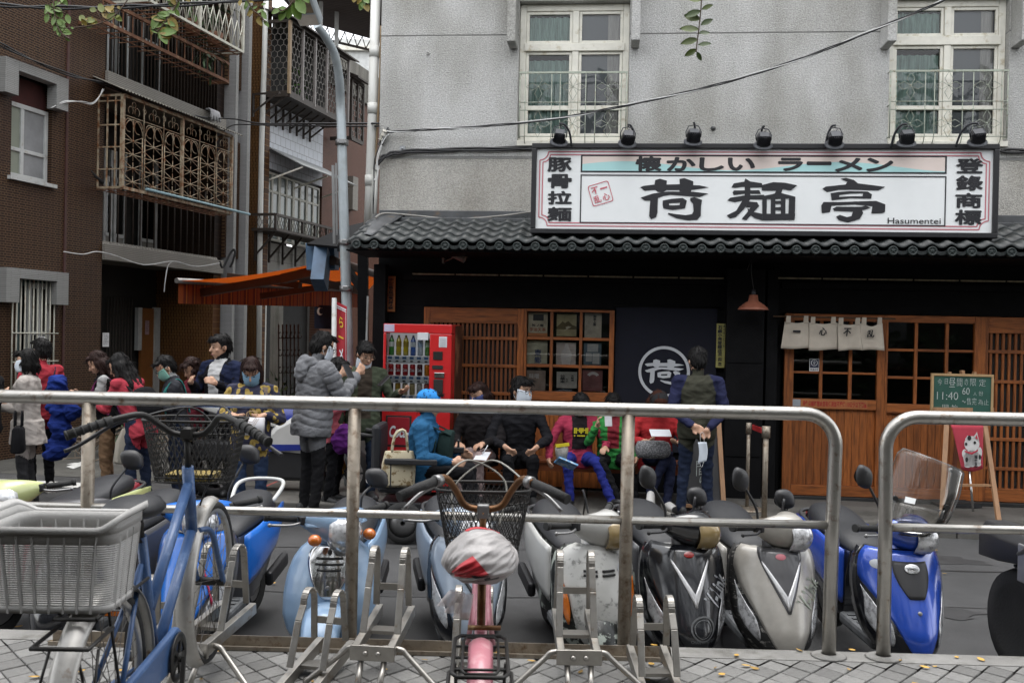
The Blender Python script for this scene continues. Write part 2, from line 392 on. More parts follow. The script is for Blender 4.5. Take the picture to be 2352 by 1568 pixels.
M_woodh = mat('cedar_rail',(.285,.086,.019),.5,var=.4,scale=5,stretch=(.8,9,9),bump=.1,bscale=30,rnd=.12,col2=(.18,.052,.011),c2scale=4)
M_cream = mat('cream_paint',(.70,.68,.60),.5,var=.1,scale=8,bump=.12,bscale=40,col2=(.42,.36,.24),c2scale=9,c2lo=.56,c2hi=.72)
M_glass = glassmat('window_glass',(.92,.94,.93),.8,1.5)
M_dglass = glassmat('shop_glass',(.5,.52,.52),.65,1.52)
M_dark = mat('dark_interior',(.012,.011,.01),.9)
shop = thing('ramen_shop','grey pebble-dash building over the black shop front with a dark tiled eave','building',SHOP.M @ Vector((0,0,0)),SHOP.rz)
uL = SHOP.at(871,300)[0]; uR = 8.5
W1 = (SHOP.at(1190,200)[0],SHOP.at(1444,200)[0]); W2 = (SHOP.at(2042,200)[0],SHOP.at(2316,200)[0])
ZS = SHOP.at(1318,330)[1]; ZT = SHOP.at(1318,2)[1]; ZJ1 = SHOP.at(1320,81)[1]; ZJ2 = SHOP.at(1100,362)[1]
def panel(u0,u1,z0,z1,m=M_wall,y0=0.0):
 MB().box(u0,y0,z0,u1,.22,z1).obj('wall_panel',m,shop,bevel=.006)
cols = [(uL,W1[0]),(W1[1],W2[0]),(W2[1],uR)]
for u0,u1 in cols:
 panel(u0,u1,ZJ2+.012,ZJ1); panel(u0,u1,ZJ1+.012,9.0)
for u0,u1 in (W1,W2):
 panel(u0+.001,u1-.001,ZJ2+.012,ZS); panel(u0+.001,u1-.001,ZT,9.0)
panel(uL+.01,2.2,2.95,ZJ2,M_wall2,.012); panel(2.21,uR,2.95,ZJ2,M_wall2,.012)
b = MB()
for u0,u1 in cols: b.box(u0+.004,.007,ZJ2-.01,u1-.004,.2,8.9)
for u0,u1 in (W1,W2): b.box(u0-.01,.007,ZJ2-.01,u1+.01,.2,ZS-.004); b.box(u0-.01,.007,ZT+.004,u1+.01,.2,8.9)
b.obj('wall_core',mat('joint_fill',(.24,.24,.23),.95),shop)  # joint fill, a darker grey than the wall panels
b = MB(); b.box(uL,.221,0,uL+.2,9,9); b.box(uL+.2,8.8,0,uR,9,9); b.box(uR,.221,0,uR+.2,9,9); b.obj('side_wall',M_wall,shop)
b = MB(); b.box(uL-.05,-.05,9.001,uR+.25,9.05,9.2); b.obj('flat_roof',M_wall2,shop)
# hood fins that flank each upper window
for (u0,u1) in (W1,W2):
 zf = SHOP.at((1180 if u0 < 1 else 2035),96,.28)[1]
 f = MB(); f.box(u0-.105,-.30,zf,u0-.012,-.001,7.2); f.obj('hood_fin',M_wall,shop,bevel=.008)
 f = MB(); f.box(u1+.012,-.30,zf,u1+.105,-.001,7.2); f.obj('hood_fin',M_wall,shop,bevel=.008)
 f = MB(); f.box(u0-.011,-.30,ZT+.55,u1+.011,-.001,ZT+.68); f.obj('hood_top',M_wall,shop)
# upper windows
M_cg = mat('green_curtain',(.24,.34,.31),.9,var=.35,scale=10,stretch=(6,1,.5))
M_cg2 = mat('grey_curtain',(.40,.38,.37),.9,var=.2,scale=10,stretch=(6,1,.5))
M_scr = mat('insect_screen',(.17,.18,.20),.8,var=.12,scale=30,stretch=(1,1,30))
M_grille = mat('worn_green_iron',(.33,.36,.30),.6,.3,var=.25,scale=20,col2=(.2,.12,.06),c2scale=25,c2lo=.58,c2hi=.7)
def upper_window(u0,u1,xa,rows,xm,label):
 """xa: the pixel x of the window's left edge, for reading the bars' heights"""
 z = lambda y: SHOP.at(xa,y,-.1)[1]
 win = MB(); F = .06
 yt,ytr0,ytr1,yb0,yb1 = rows
 um = SHOP.at(xm,200,-.1)[0]
 zt = ZT; z0 = ZS+.03
 y0,y1 = .10,.16
 def fr(a,b_,c,d,yy=0): win.box(a,y0-yy,c,b_,y1,d)
 fr(u0+.002,u0+.07,z0,zt-.002); fr(u1-.07,u1-.002,z0,zt-.002); fr(u0+.071,u1-.071,zt-.08,zt-.002)
 fr(u0+.071,u1-.071,z0,z0+.07,.02); fr(u0+.05,u1-.05,z(ytr1),z(ytr0),.015)
 fr(um-.035,um+.035,z0+.071,z(ytr1)-.001,.006); fr(um-.035,um+.035,z(ytr0)+.001,zt-.081,.006)
 f = win.obj('window_frame',M_cream,shop,bevel=.006)
 # casement sashes with their panes
 cells = []
 for a,b_ in ((u0+.072,um-.036),(um+.036,u1-.072)):
  for c,d in ((z(ytr0)+.002,zt-.082),(z0+.072,z(ytr1)-.002)):
   s_ = MB(); w = .032
   s_.box(a,.115,c,a+w,.15,d); s_.box(b_-w,.115,c,b_,.15,d); s_.box(a+w,.115,c,b_-w,.15,c+w); s_.box(a+w,.115,d-w,b_-w,.15,d)
   if d < z(ytr0): s_.box(a+w,.117,z(yb1),b_-w,.148,z(yb0))
   s_.obj('sash',M_cream,f,bevel=.004)
   gl = MB(); rect(gl,a+w,b_-w,c+w,d-w,.135); gl.obj('pane',M_glass,f)
   cells.append((a+w,b_-w,c+w,d-w))
 for i,(a,b_,c,d) in enumerate(cells):
  left = i < 2
  cu = MB()
  if left:
   cu.grid(lambda s_,t: (a+(b_-a)*s_,.165+.014*sin(s_*34)+.008*sin(s_*71+1),c+(d-c)*t*(.94 if t == 1 else 1)),40,4)
   cu.obj('curtain',M_cg,shop)
  else:
   rect(cu,a,b_,c,d,.158); cu.obj('screen',M_scr,shop)
   k = MB(); k.grid(lambda s_,t: (a+(b_-a)*(.68+.3*s_),.152-.004*sin(s_*30),c+(d-c)*t),16,2); k.obj('curtain',M_cg2,shop)
 bk = MB(); rect(bk,u0,u1,z0,zt,.3); bk.obj('room_back',M_dark,shop)
 sl = MB(); sl.box(u0+.001,-.035,ZS-.03,u1-.001,.1,ZS+.028); sl.obj('sill',M_cream,shop,bevel=.006)
upper_window(W1[0],W1[1],1318,(12,100,118,242,252),1320,'')
upper_window(W2[0],W2[1],2180,(5,83,104,242,252),2174,'')
def grille(px0,px1,pyt,pyb,cols_):
 a = SHOP.at(px0,pyt,.09); b_ = SHOP.at(px1,pyt,.09); zt = (a[1]+b_[1])/2; zb = SHOP.at((px0+px1)/2,pyb,.09)[1]
 u0,u1 = a[0],b_[0]; m = MB(); y = -.09; r = .0052
 H = zt-zb; W = u1-u0
 T = lambda p,q,rr=r: m.tube([p,q],rr,5)
 m.box(u0-.01,y-.008,zt-.014,u1+.01,y+.008,zt+.006)
 for zz in (zb+H*.545,zb+H*.425,zb+H*.03): T((u0,y,zz),(u1,y,zz))
 for zz in (zt,zb+H*.5,zb+.02):
  for uu in (u0,u1): T((uu,y,zz),(uu,.01,zz),.007)
 T((u0,y,zb),(u0,y,zt),.007); T((u1,y,zb),(u1,y,zt),.007)
 for k in (.05,.30,.38,.62,.71,.95):
  uu = u0+W*k; m.tube([(uu,y,zt),(uu,y,zb+.03),(uu,y+.03,zb-.03),(uu,y+.07,zb-.05)],r,5)
  for zz in (zb+H*.545,zb+H*.425): m.lathe([(0,-.02),(.014,0),(0,.02)],6,Matrix.Translation((uu,y-.004,zz)))
 for ci in (.175,.5,.83):
  for cz in (.78,.22):
   uc,zc = u0+W*ci,zb+H*cz; a_,w_ = W*.118,W*.035
   for k in range(4):
    d = Vector((cos(k*pi/2),0,sin(k*pi/2))); n = Vector((-d.z,0,d.x)); c0 = Vector((uc,y,zc))
    L_ = a_ if k % 2 == 0 else H*.205
    m.tube([c0,c0+d*L_*.5+n*w_,c0+d*L_,c0+d*L_*.5-n*w_],.004,4,closed=True)
   m.ell((uc,y-.003,zc),.011,None,6,4)
 m.obj('window_grille',M_grille,shop)
grille(1195,1440,166,318,3); grille(2046,2316,162,318,3)
# ---------------------------------------------------------------- tiled eave
M_tile = mat('glazed_roof_tile',(.017,.021,.021),.42,var=.25,scale=9,bump=.12,bscale=40,rnd=.25,col2=(.05,.048,.043),c2scale=14,c2lo=.56,c2hi=.75)
M_cap = mat('eave_tile_cap',(.010,.017,.016),.5,var=.25,scale=30)
M_sheet = mat('grey_sheet_metal',(.075,.078,.082),.5,.3,var=.25,scale=5,col2=(.12,.085,.06),c2scale=7,c2lo=.6,c2hi=.72)
EO = .98                                      # how far the eave reaches out
ecap = SHOP.at(1500,569,EO); zE = ecap[1]; u0E = SHOP.at(820,556,EO)[0]
zR = SHOP.at(960,503,.08)[1]                # ridge against the wall
PW = (SHOP.at(1500,569,EO)[0]-SHOP.at(820,556,EO)[0])/16.4
rise = atan2(zR-zE-.045,EO-.08); RL = hypot(EO-.08,zR-zE-.045); ROWS = 4; TL = RL/ROWS
eave = MB()
def tz(x): c_ = (cos(2*pi*x/PW)+1)/2; return .035*c_**1.4
def tile_mesh():
 m = MB(); n = 10; L_ = TL*1.18
 top0 = [(PW*(i/n-.5)*1.03,0,tz(PW*(i/n-.5))+.0) for i in range(n+1)]
 ring = lambda yy,dz: [(x,yy,z+dz) for x,_,z in top0]
 lo = ring(0,.0); hi = ring(0,.022); bh = ring(L_,.022-.006)
 vs = lo+hi+bh; N1 = n+1; fs = []
 for i in range(n): fs.append((i,i+1,N1+i+1,N1+i)); fs.append((N1+i,N1+i+1,2*N1+i+1,2*N1+i))
 m.add(vs,fs,0,True); return m.mesh('roof_tile',M_tile)
tm = tile_mesh(); pl = []
ncol = int((uR-.6-u0E)/PW)
MR = lambda u,s_,dz: Matrix.Translation((u,-EO+s_*cos(rise),zE+.045-.03+s_*sin(rise)+dz)) @ Matrix.Rotation(rise,4,'X')
for r in range(ROWS):
 for c in range(ncol):
  pl.append(MR(u0E+PW*c,r*TL-.0,.013) @ Matrix.Rotation(random.uniform(-.012,.012),4,'Z') @ Matrix.Rotation(-.055+random.uniform(-.008,.008),4,'X'))
near = [m_ for m_ in pl]
copies('roof_tile',tm,near[:300],shop)
cm = MB(); cm.lathe([(0,.016),(.012,.02),(.016,.012),(.030,.012),(.034,.018),(.044,.018),(.047,.008),(.047,-.05),(.03,-.05)],18,Matrix.Rotation(pi/2,4,'X'))
for k in range(5): cm.lathe([(.0,.018),(.006,.016),(.008,.010)],6,Matrix.Rotation(pi/2,4,'X') @ Matrix.Translation((.022*cos(k*1.2566+.3),.022*sin(k*1.2566+.3),0)))
cmesh = cm.mesh('eave_cap',M_cap)
copies('eave_cap',cmesh,[TR(u0E+PW*c,-EO-.012,zE-.003+random.uniform(-.003,.003)) for c in range(ncol)],shop)
# the hanging lip of each eave tile
lm = MB(); n = 10
lm.add([(PW*(i/n-.5),-.004,tz(PW*(i/n-.5))+.008) for i in range(n+1)]+[(PW*(i/n-.5),-.004,min(tz(PW*(i/n-.5))-.026,.012)) for i in range(n+1)],[(i,i+1,n+2+i,n+1+i) for i in range(n)],0,True)
copies('tile_lip',lm.mesh('tile_lip',M_tile),[TR(u0E+PW*c,-EO,zE-.012) for c in range(ncol)],shop)
b = MB(); b.loft([[(u,-EO+.03,zE-.015),(u,-.02,zR-.05),(u,-.02,zR-.2),(u,-EO+.03,zE-.045)] for u in (u0E-.05,uR-.3)],sm=False); b.obj('roof_deck',M_black,shop)
b = MB(); b.box(uL+.03,-.14,zR-.03,uR-.3,-.003,zR+.012); b.box(uL+.03,-.05,zR+.012,uR-.3,-.003,zR+.10); b.obj('ridge_flashing',M_sheet,shop,bevel=.006)
b = MB(); b.grid(lambda s_,t: (u0E-.06+.34*s_*(1-.55*(1-t)) + .02,-EO+.16+(EO-.2)*t,zE+.10+(zR-zE-.02)*t*.92+.02*sin(s_*3)),6,4); b.obj('gable_flashing',M_sheet,shop,thick=.006)
# soffit, posts, header of the black shop front
yF = .10
zDoor = SHOP.at(1920,722,-yF)[1]
zStrip = SHOP.at(1300,634,.02)[1]
ub = [SHOP.at(x,800,-yF)[0] for x in (975,1204,1410,1655,1795)]
b = MB();
for i in range(6): b.box(uL-.1,-EO+.05+i*.155,zE-.06,uR-.3,-EO+.198+i*.155,zE-.045)
b.obj('soffit_boards',M_blackwood,shop)
def blk(n_,*a,m=M_black,bev=0): MB().box(*a).obj(n_,m,shop,bevel=bev)
blk('fascia',uL,yF,zDoor+.01,uR-.3,.3,2.948);
blk('header_beam',uL+.3,.02,zStrip-.06,ub[4]-.15,yF-.002,zStrip-.01)
blk('header_beam',ub[4]-.02,.02,zStrip-.09,uR-.3,yF-.002,zStrip-.035)
blk('front_board',uL,yF,.10,ub[0]-.004,.3,zDoor+.008)
blk('front_board',ub[2]+.004,yF,.10,ub[4]-.004,.3,zDoor+.008)
blk('corner_post',uL-.02,-.05,.10,uL+.12,yF-.004,2.55,bev=.006)
ua,uc = SHOP.at(1668,800,.1)[0],SHOP.at(1790,800,.1)[0]
blk('black_pillar',ua,-.10,.10,uc-.16,yF-.004,2.55,bev=.006); blk('black_pillar',uc-.13,-.05,.10,uc-.01,yF-.003,2.55,bev=.006)
for k in range(3): blk('board_batten',ua+.02,-.113,.55+k*.5,uc-.18,-.1005,.558+k*.5)
blk('back_wall',uL,1.6,.1,uR-.3,1.7,2.6,m=M_dark)
blk('inner_floor',uL,.301,.08,uR-.3,1.6,.11,m=M_dark)
# pale strip lights under the header
M_strip = mat('dusty_strip',(.30,.25,.16),.6,var=.4,scale=3,stretch=(8,1,1))
for x0,x1,y in ((945,1665,634),(1785,2420,643)):
 a,b_ = SHOP.at(x0,y,.05)[0],SHOP.at(x1,y,.05)[0]; zz = SHOP.at((x0+x1)/2,y,.05)[1]; n = 7 if x0 < 1000 else 6
 for i in range(n): MB().box(a+(b_-a)*i/n+.01,-.055,zz-.008,a+(b_-a)*(i+1)/n-.01,-.03,zz+.008).obj('strip_light',M_strip,shop,bevel=.003)
# ---------------------------------------------------------------- timber lattice, nine-pane window, doors
cA = K(1900,1000,.4677); cB = K(2900,1000,.5085); cC = K(2900,1400,.5085)
def UZ(c,x,y,off=-.06): return SHOP.at(*c(x,y),off)
def woodbox(n_,u0,u1,z0,z1,y0=.03,y1=.095,m=None,bev=.003,par=None):
 return MB().box(u0,y0,z0,u1,y1,z1).obj(n_,m or (M_wood if z1-z0 > u1-u0 else M_woodh),par or shop,bevel=bev)
def lattice(u0,u1,z0,z1,n,hz,stile,dark_=None):
 zt = z1
 woodbox('stile',u0,u0+stile,z0,zt); woodbox('stile',u1-stile,u1,z0,zt)
 woodbox('top_rail',u0+stile+.001,u1-stile-.001,zt-.17,zt); woodbox('bottom_rail',u0+stile+.001,u1-stile-.001,z0,z0+.14)
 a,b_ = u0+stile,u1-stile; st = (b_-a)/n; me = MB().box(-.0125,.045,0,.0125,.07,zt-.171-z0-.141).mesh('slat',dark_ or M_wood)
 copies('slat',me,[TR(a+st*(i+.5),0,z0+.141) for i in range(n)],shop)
 for z in hz: woodbox('lattice_rail',a+.001,b_-.001,z-.018,z+.018,.034,.0445)
 g_ = MB(); rect(g_,a,b_,z0,zt,.085); g_.obj('pane',glassmat('frosted_glass',(.25,.25,.25),.6,1.5,.25,.35,(.16,.155,.15)),shop)
zB = .13
lattice(ub[0],ub[1]-.003,zB,zDoor,20,[UZ(cA,200,y)[1] for y in (755,990,1225)]+[.75,.45],.07,mat('shaded_cedar',(.17,.05,.011),.55,var=.28,scale=5,stretch=(9,9,.8),rnd=.15))  # slats darkened in colour for the shade they stand deep in
# nine-pane window
uw0,uw1 = ub[1],ub[2]
zr = [UZ(cA,800,y)[1] for y in (530,745,770,980,1005,1210,1285)]
us = [UZ(cA,x,900)[0] for x in (440,640,665,890,915,1145)]
woodbox('stile',uw0,us[0],zB,zDoor); woodbox('stile',us[5],uw1,zB,zDoor)
woodbox('top_rail',us[0]+.001,us[5]-.001,zr[0],zDoor); woodbox('sill_rail',us[0]+.001,us[5]-.001,zr[6],zr[5],.0,.095)
for i in (1,3): woodbox('mullion',us[i],us[i+1],zr[5]+.001,zr[0]-.001,.035)
for i in (1,3):
 for a,b_ in ((us[0],us[1]),(us[2],us[3]),(us[4],us[5])): woodbox('muntin',a+.001,b_-.001,zr[i+1],zr[i],.04)
for a,b_ in ((us[0],us[1]),(us[2],us[3]),(us[4],us[5])):
 for c,d in ((zr[1],zr[0]),(zr[3],zr[2]),(zr[5],zr[4])):
  g_ = MB(); rect(g_,a,b_,c,d,.06+random.uniform(-.002,.002)); g_.obj('pane',glassmat('clear_shop_glass',(.93,.94,.93),.7,1.5),shop)
def planks(u0,u1,z0,z1,n):
 w = (u1-u0)/n
 for i in range(n): MB().box(u0+w*i+.0015,.06+random.uniform(0,.003),z0,u0+w*(i+1)-.0015,.085,z1).obj('plank',M_wood,shop,bevel=.002)
planks(us[0]+.001,us[5]-.001,zB,zr[6]-.001,10)
# two glazed sliding doors and the end lattice
zd = SHOP.at(1900,1137,-.06)[1]
def door(x,colsx,rowsy,rail,zl,n):
 u0,u1 = UZ(cB,x[0],900)[0],UZ(cB,x[3],900)[0]; a,b_ = UZ(cB,x[1],900)[0],UZ(cB,x[2],900)[0]
 woodbox('stile',u0,a,zd,zDoor,.02); woodbox('stile',b_,u1,zd,zDoor,.02)
 zg = UZ(cB,900,rail[0])[1]; zg2 = UZ(cB,900,rail[1])[1]; ztp = UZ(cB,900,560)[1]
 woodbox('top_rail',a+.001,b_-.001,ztp,zDoor,.022); woodbox('lock_rail',a+.001,b_-.001,zg2,zg,.022)
 woodbox('bottom_rail',a+.001,b_-.001,zd,zd+.11,.022)
 cs = [UZ(cB,q,900)[0] for q in colsx]; rs = [UZ(cB,900,q)[1] for q in rowsy]
 for i in range(0,len(cs),2): woodbox('mullion',cs[i],cs[i+1],zg+.001,ztp-.001,.034)
 ed = [a]+cs+[b_]; rz_ = [ztp]+rs+[zg]
 for i in range(0,len(ed),2):
  for j in range(0,len(rs),2): woodbox('muntin',ed[i]+.001,ed[i+1]-.001,rs[j+1],rs[j],.04)
  for j in range(0,len(rz_),2):
   g_ = MB(); rect(g_,ed[i],ed[i+1],rz_[j+1],rz_[j],.062+random.uniform(-.003,.003)); g_.obj('pane',M_dglass,shop)
 planks(a+.001,b_-.001,zd+.111,zg2-.001,n)
door((463,535,1190,1250),(740,765,970,995),(760,778,958,975),(1172,1250),0,11)
door((1252,1272,1950,2036),(1483,1508,1725,1750),(765,785,980,1000),(1195,1268),0,12)
ul0 = UZ(cB,2038,900)[0]
lattice(ul0,ul0+2.2,zd,zDoor,34,[UZ(cB,2200,y)[1] for y in (800,1035)]+[UZ(cC,2200,y)[1] for y in (700,930)],.03)
tr_ = MB().box(ub[4],-.02,.098,6.4,.09,zd-.005); tr_.obj('door_track',mat('dark_metal',(.05,.05,.05),.5,.6),shop,bevel=.004)
# ================================================================ shop sign
M_sblk = mat('sign_black',(.012,.012,.014),.45,var=.1); M_swht = mat('sign_white',(.80,.82,.82),.35,var=.03,scale=3,coat=.2)
M_spink = mat('sign_pink_line',(.50,.16,.19),.5,var=.05); M_steal = mat('sign_teal',(.40,.66,.66),.4,var=.03); M_sbeige = mat('sign_blush',(.72,.62,.57),.4,var=.03)
M_ink = mat('sign_ink',(.012,.012,.016),.5,var=.05); M_seal = mat('seal_red',(.52,.13,.16),.5,var=.1)
SO = .86
cS2 = K(2050,480,.4677); cS3 = K(3000,480,.466)
tl,tr2,bl,br = SHOP.at(1221.5,329.3,SO),SHOP.at(2297,331,SO),SHOP.at(1218.7,536,SO),SHOP.at(2290,547,SO)
su0,su1,sz0,sz1 = (tl[0]+bl[0])/2,(tr2[0]+br[0])/2,(bl[1]+br[1])/2,(tl[1]+tr2[1])/2
sign = fthing(SHOP,'shop_sign','long white signboard with black brush lettering and a black frame above the tiled eave','sign',0,0,0)
fb = .05
MB().box(su0+fb,-SO+.02,sz0+fb,su1-fb,-SO+.14,sz1-fb).obj('face_panel',M_swht,sign)
for a in ((su0,sz1-fb,su1,sz1),(su0,sz0,su1,sz0+fb),(su0,sz0+fb+.001,su0+fb,sz1-fb-.001),(su1-fb,sz0+fb+.001,su1,sz1-fb-.001)):
 MB().box(a[0],-SO-.015,a[1],a[2],-SO+.16,a[3]).obj('frame_bar',M_sblk,sign,bevel=.006)
for u in (su0+.6,(su0+su1)/2,su1-.6): MB().bar((u,-SO+.16,sz0+.2),(u,-.06,sz0+.32),.05,.05).obj('bracket',M_sblk,sign)
YS = -SO+.017
sw = lambda x,y: SHOP.at(*cS2(x,y),SO-.02); sw3 = lambda x,y: SHOP.at(*cS3(x,y),SO-.02)
sp = lambda x,y: SHOP.at(x,y,SO-.02)
# double border with notched corners
bw = MB()
for ins,R in ((.032,.085),(.062,.085)):
 a,b_,c,d = su0+fb+ins,su1-fb-ins,sz0+fb+ins,sz1-fb-ins
 if ins > .05: R = .075
 loop = arc((a,c),R,pi/2,0,6)+arc((b_,c),R,pi,pi/2,6)+arc((b_,d),R,1.5*pi,pi,6)+arc((a,d),R,2*pi,1.5*pi,6)
 n = len(loop)
 cx_,cz_ = (a+b_)/2,(c+d)/2
 for i in range(n):
  p,q = Vector(loop[i]),Vector(loop[(i+1) % n]); dd = (q-p)
  if dd.length < 1e-5: continue
  nn = Vector((-dd.y,dd.x)).normalized()*.006
  bw.add([(p.x-nn.x,YS,p.y-nn.y),(q.x-nn.x,YS,q.y-nn.y),(q.x+nn.x,YS,q.y+nn.y),(p.x+nn.x,YS,p.y+nn.y)],[(0,1,2,3)])
bw.obj('border_line',M_spink,sign)
def boxline(mb,u0,u1,z0,z1,w,y):
 for q in ((u0,u1,z1-w,z1),(u0,u1,z0,z0+w),(u0,u0+w,z0+w,z1-w),(u1-w,u1,z0+w,z1-w)): rect(mb,*q,y)
iu0 = sw(586,300)[0]; iu1 = sw3(1688,400)[0]
bz1 = (sw(900,298)[1]+sw3(1000,306)[1])/2; bz0 = (sw(900,448)[1]+sw3(1000,462)[1])/2
mz1 = (sw(900,468)[1]+sw3(1000,480)[1])/2; mz0 = (sw(900,884)[1]+sw3(1000,908)[1])/2
b = MB(); boxline(b,iu0,iu1,bz0,bz1,.016,YS-.001); boxline(b,iu0,iu1,mz0,mz1,.012,YS-.001); b.obj('panel_outline',M_ink,sign)
b = MB(); rect(b,iu0+.016,iu1-.016,bz0+.016,bz1-.016,YS); b.obj('banner_strip',M_sbeige,sign)
wv = []
H = bz1-bz0-.032
for i in range(41):
 t = i/40; wv.append((iu0+.016+(iu1-iu0-.032)*t,bz0+.016+H*(.36+.30*cos((t-.12)*2*pi/.60)*(1 if t < .75 else 1))*(1 if t < .9 else 1-(t-.9)*2.5)))
b = MB()
for i in range(40): b.add([(wv[i][0],YS-.001,bz0+.016),(wv[i+1][0],YS-.001,bz0+.016),(wv[i+1][0],YS-.001,wv[i+1][1]),(wv[i][0],YS-.001,wv[i][1])],[(0,1,2,3)])
b.obj('wave',M_steal,sign)
b = MB()
def sl(body,c,x0,y0,x1,y1,off,mb,bold=.02,y=YS-.003,**kw):
 a = SHOP.at(*c(x0,y0),off); d = SHOP.at(*c(x1,y1),off); a2 = SHOP.at(*c(x0,y1),off); d2 = SHOP.at(*c(x1,y0),off)
 lettering(mb,body,(a[0]+a2[0])/2,(d[0]+d2[0])/2,(a2[1]+d[1])/2,(a[1]+d2[1])/2,y,bold,**kw)
S_ = SO-.02
for ch,x0,y0,x1,y1 in (('豚',305,325,502,440),('骨',308,468,500,580),('拉',306,612,502,718),('麺',302,750,500,862)): sl(ch,cS2,x0,y0,x1,y1,S_,b,.0,heavy=.0075)
b.obj('side_lettering',M_ink,sign); b = MB()
for ch,x0,y0,x1,y1 in (('懐',1058,318,1268,434),('か',1325,325,1558,432),('し',1605,328,1802,432),('い',1848,330,2066,430)): sl(ch,cS2,x0,y0,x1,y1,S_,b,.0,heavy=.010)
b.obj('banner_lettering',M_ink,sign); b = MB()
for ch,x0,y0,x1,y1 in (('ラ',248,332,446,434),('ー',494,364,690,384),('メ',735,332,958,440),('ン',1005,332,1220,440)): sl(ch,cS3,x0,y0,x1,y1,S_,b,.0,heavy=.010)
b.obj('banner_lettering',M_ink,sign); b = MB()
for ch,x0,y0,x1,y1 in (('登',1772,336,1996,455),('錄',1772,482,1992,602),('商',1766,632,1984,752),('標',1762,776,1980,896)): sl(ch,cS3,x0,y0,x1,y1,S_,b,.0,heavy=.0075)
b.obj('side_lettering',M_ink,sign); b = MB(); sl('Hasumentei',cS3,1180,842,1636,892,S_,b,.006)
b.obj('name_lettering',M_ink,sign)
# the three large brush characters, drawn stroke by stroke
KA = [[(1092,576),(1120,564),(1215,553),(1220,515),(1260,503),(1320,520),(1318,553),(1430,550),(1428,505),(1470,498),(1545,525),(1545,558),(1600,560),(1680,578),(1600,590),(1530,600),(1525,618),(1430,612),(1425,600),(1315,600),(1290,620),(1240,615),(1220,598),(1130,605)],
  [(1095,665),(1200,630),(1330,612),(1550,615),(1675,630),(1600,660),(1350,640),(1290,650),(1243,668),(1240,790),(1228,832),(1185,850),(1168,822),(1178,690),(1130,690)],
  [(1285,690),(1360,675),(1455,668),(1490,690),(1484,720),(1430,720),(1434,707),(1338,712),(1338,728),(1284,725)],
  [(1284,723),(1338,726),(1340,731),(1430,729),(1430,718),(1484,718),(1475,755),(1370,770),(1290,756)],
  [(1520,668),(1555,660),(1620,685),(1612,740),(1610,820),(1580,853),(1500,858),(1400,840),(1328,806),(1332,795),(1400,806),(1480,815),(1535,805),(1548,780),(1545,720),(1520,690)]]
MEN = [[(-160,580),(-140,545),(-50,530),(-40,503),(0,528),(100,543),(112,580),(0,582),(-60,574),(-130,584)],
  [(-150,625),(-140,606),(-60,605),(80,603),(92,636),(0,634),(-60,634),(-140,645)],[(-196,692),(-170,668),(-60,650),(120,643),(130,682),(0,682),(-60,692),(-130,706)],
  [(-46,575),(2,575),(2,660),(-46,660)],[(-60,684),(2,680),(-50,762),(-120,832),(-170,846),(-202,820),(-120,780)],
  [(-14,700),(60,706),(78,740),(10,812),(-30,860),(-72,850),(-22,790),(4,750),(-40,750)],[(-24,756),(20,788),(104,806),(104,862),(40,842),(-10,806)],
  [(100,560),(200,535),(300,540),(405,562),(350,606),(280,592),(264,634),(212,634),(224,606),(100,606)],
  [(104,656),(250,624),(388,660),(388,672),(104,680)],[(104,678),(144,674),(142,812),(104,812)],[(178,670),(216,668),(216,812),(176,812)],[(264,668),(304,668),(302,812),(264,812)],
  [(334,668),(388,668),(384,812),(328,812)],[(104,806),(386,804),(382,858),(250,858),(104,862)],[(212,696),(268,694),(268,720),(212,720)],[(212,750),(268,748),(268,774),(212,774)]]
TEI = [[(775,505),(820,498),(890,515),(925,545),(1050,560),(1160,575),(1100,606),(900,600),(760,600),(660,620),(620,592),(650,572),(820,555),(835,530),(800,518)],
  [(690,630),(760,618),(850,612),(1010,615),(1045,640),(1043,655),(966,652),(970,630),(850,633),(765,645),(765,657),(695,657)],
  [(695,655),(764,655),(764,660),(850,656),(966,655),(966,650),(1043,652),(1038,676),(860,672),(700,690)],
  [(610,735),(630,705),(760,705),(1080,695),(1160,725),(1158,790),(1130,800),(1040,803),(1050,740),(900,725),(700,735),(685,790),(615,800)],
  [(710,760),(740,745),(960,745),(990,735),(1035,755),(962,776),(970,800),(940,850),(840,880),(760,860),(738,830),(770,815),(830,835),(870,825),(882,786),(722,780)]]
b = MB()
for P_,c in ((KA,cS2),(MEN,cS3),(TEI,cS3)):
 for i,q in enumerate(P_): polyf(b,[SHOP.at(*c(x,y),S_) for x,y in q],YS-.002-.0004*i)
b.obj('brush_character',M_ink,sign)
# red seal, tilted
b = MB(); sc_ = sw(753,630); s_ = abs(sw(753+92,630)[0]-sc_[0])
Ms = Matrix.Translation((sc_[0],YS-.002,sc_[1])) @ Matrix.Rotation(radians(-17),4,'Y')
boxp = [(x*s_,z*s_) for x,z in arc((.8,.8),.2,0,pi/2,3)+arc((-.8,.8),.2,pi/2,pi,3)+arc((-.8,-.8),.2,pi,1.5*pi,3)+arc((.8,-.8),.2,1.5*pi,2*pi,3)]
for i in range(len(boxp)):
 p,q = boxp[i],boxp[(i+1) % len(boxp)]; b.add([(p[0],0,p[1]),(q[0],0,q[1]),(q[0]*.93,0,q[1]*.93),(p[0]*.93,0,p[1]*.93)],[(0,1,2,3)],M=Ms)
for ch,x,z in (('一',.42,.42),('心',.42,-.42),('不',-.42,.42),('乱',-.42,-.42)):
 lettering(b,ch,(x-.34)*s_,(x+.34)*s_,(z-(.07 if ch == '一' else .34))*s_,(z+(.07 if ch == '一' else .34))*s_,-.001,.02,M=Ms)
b.obj('seal_stamp',M_seal,sign)
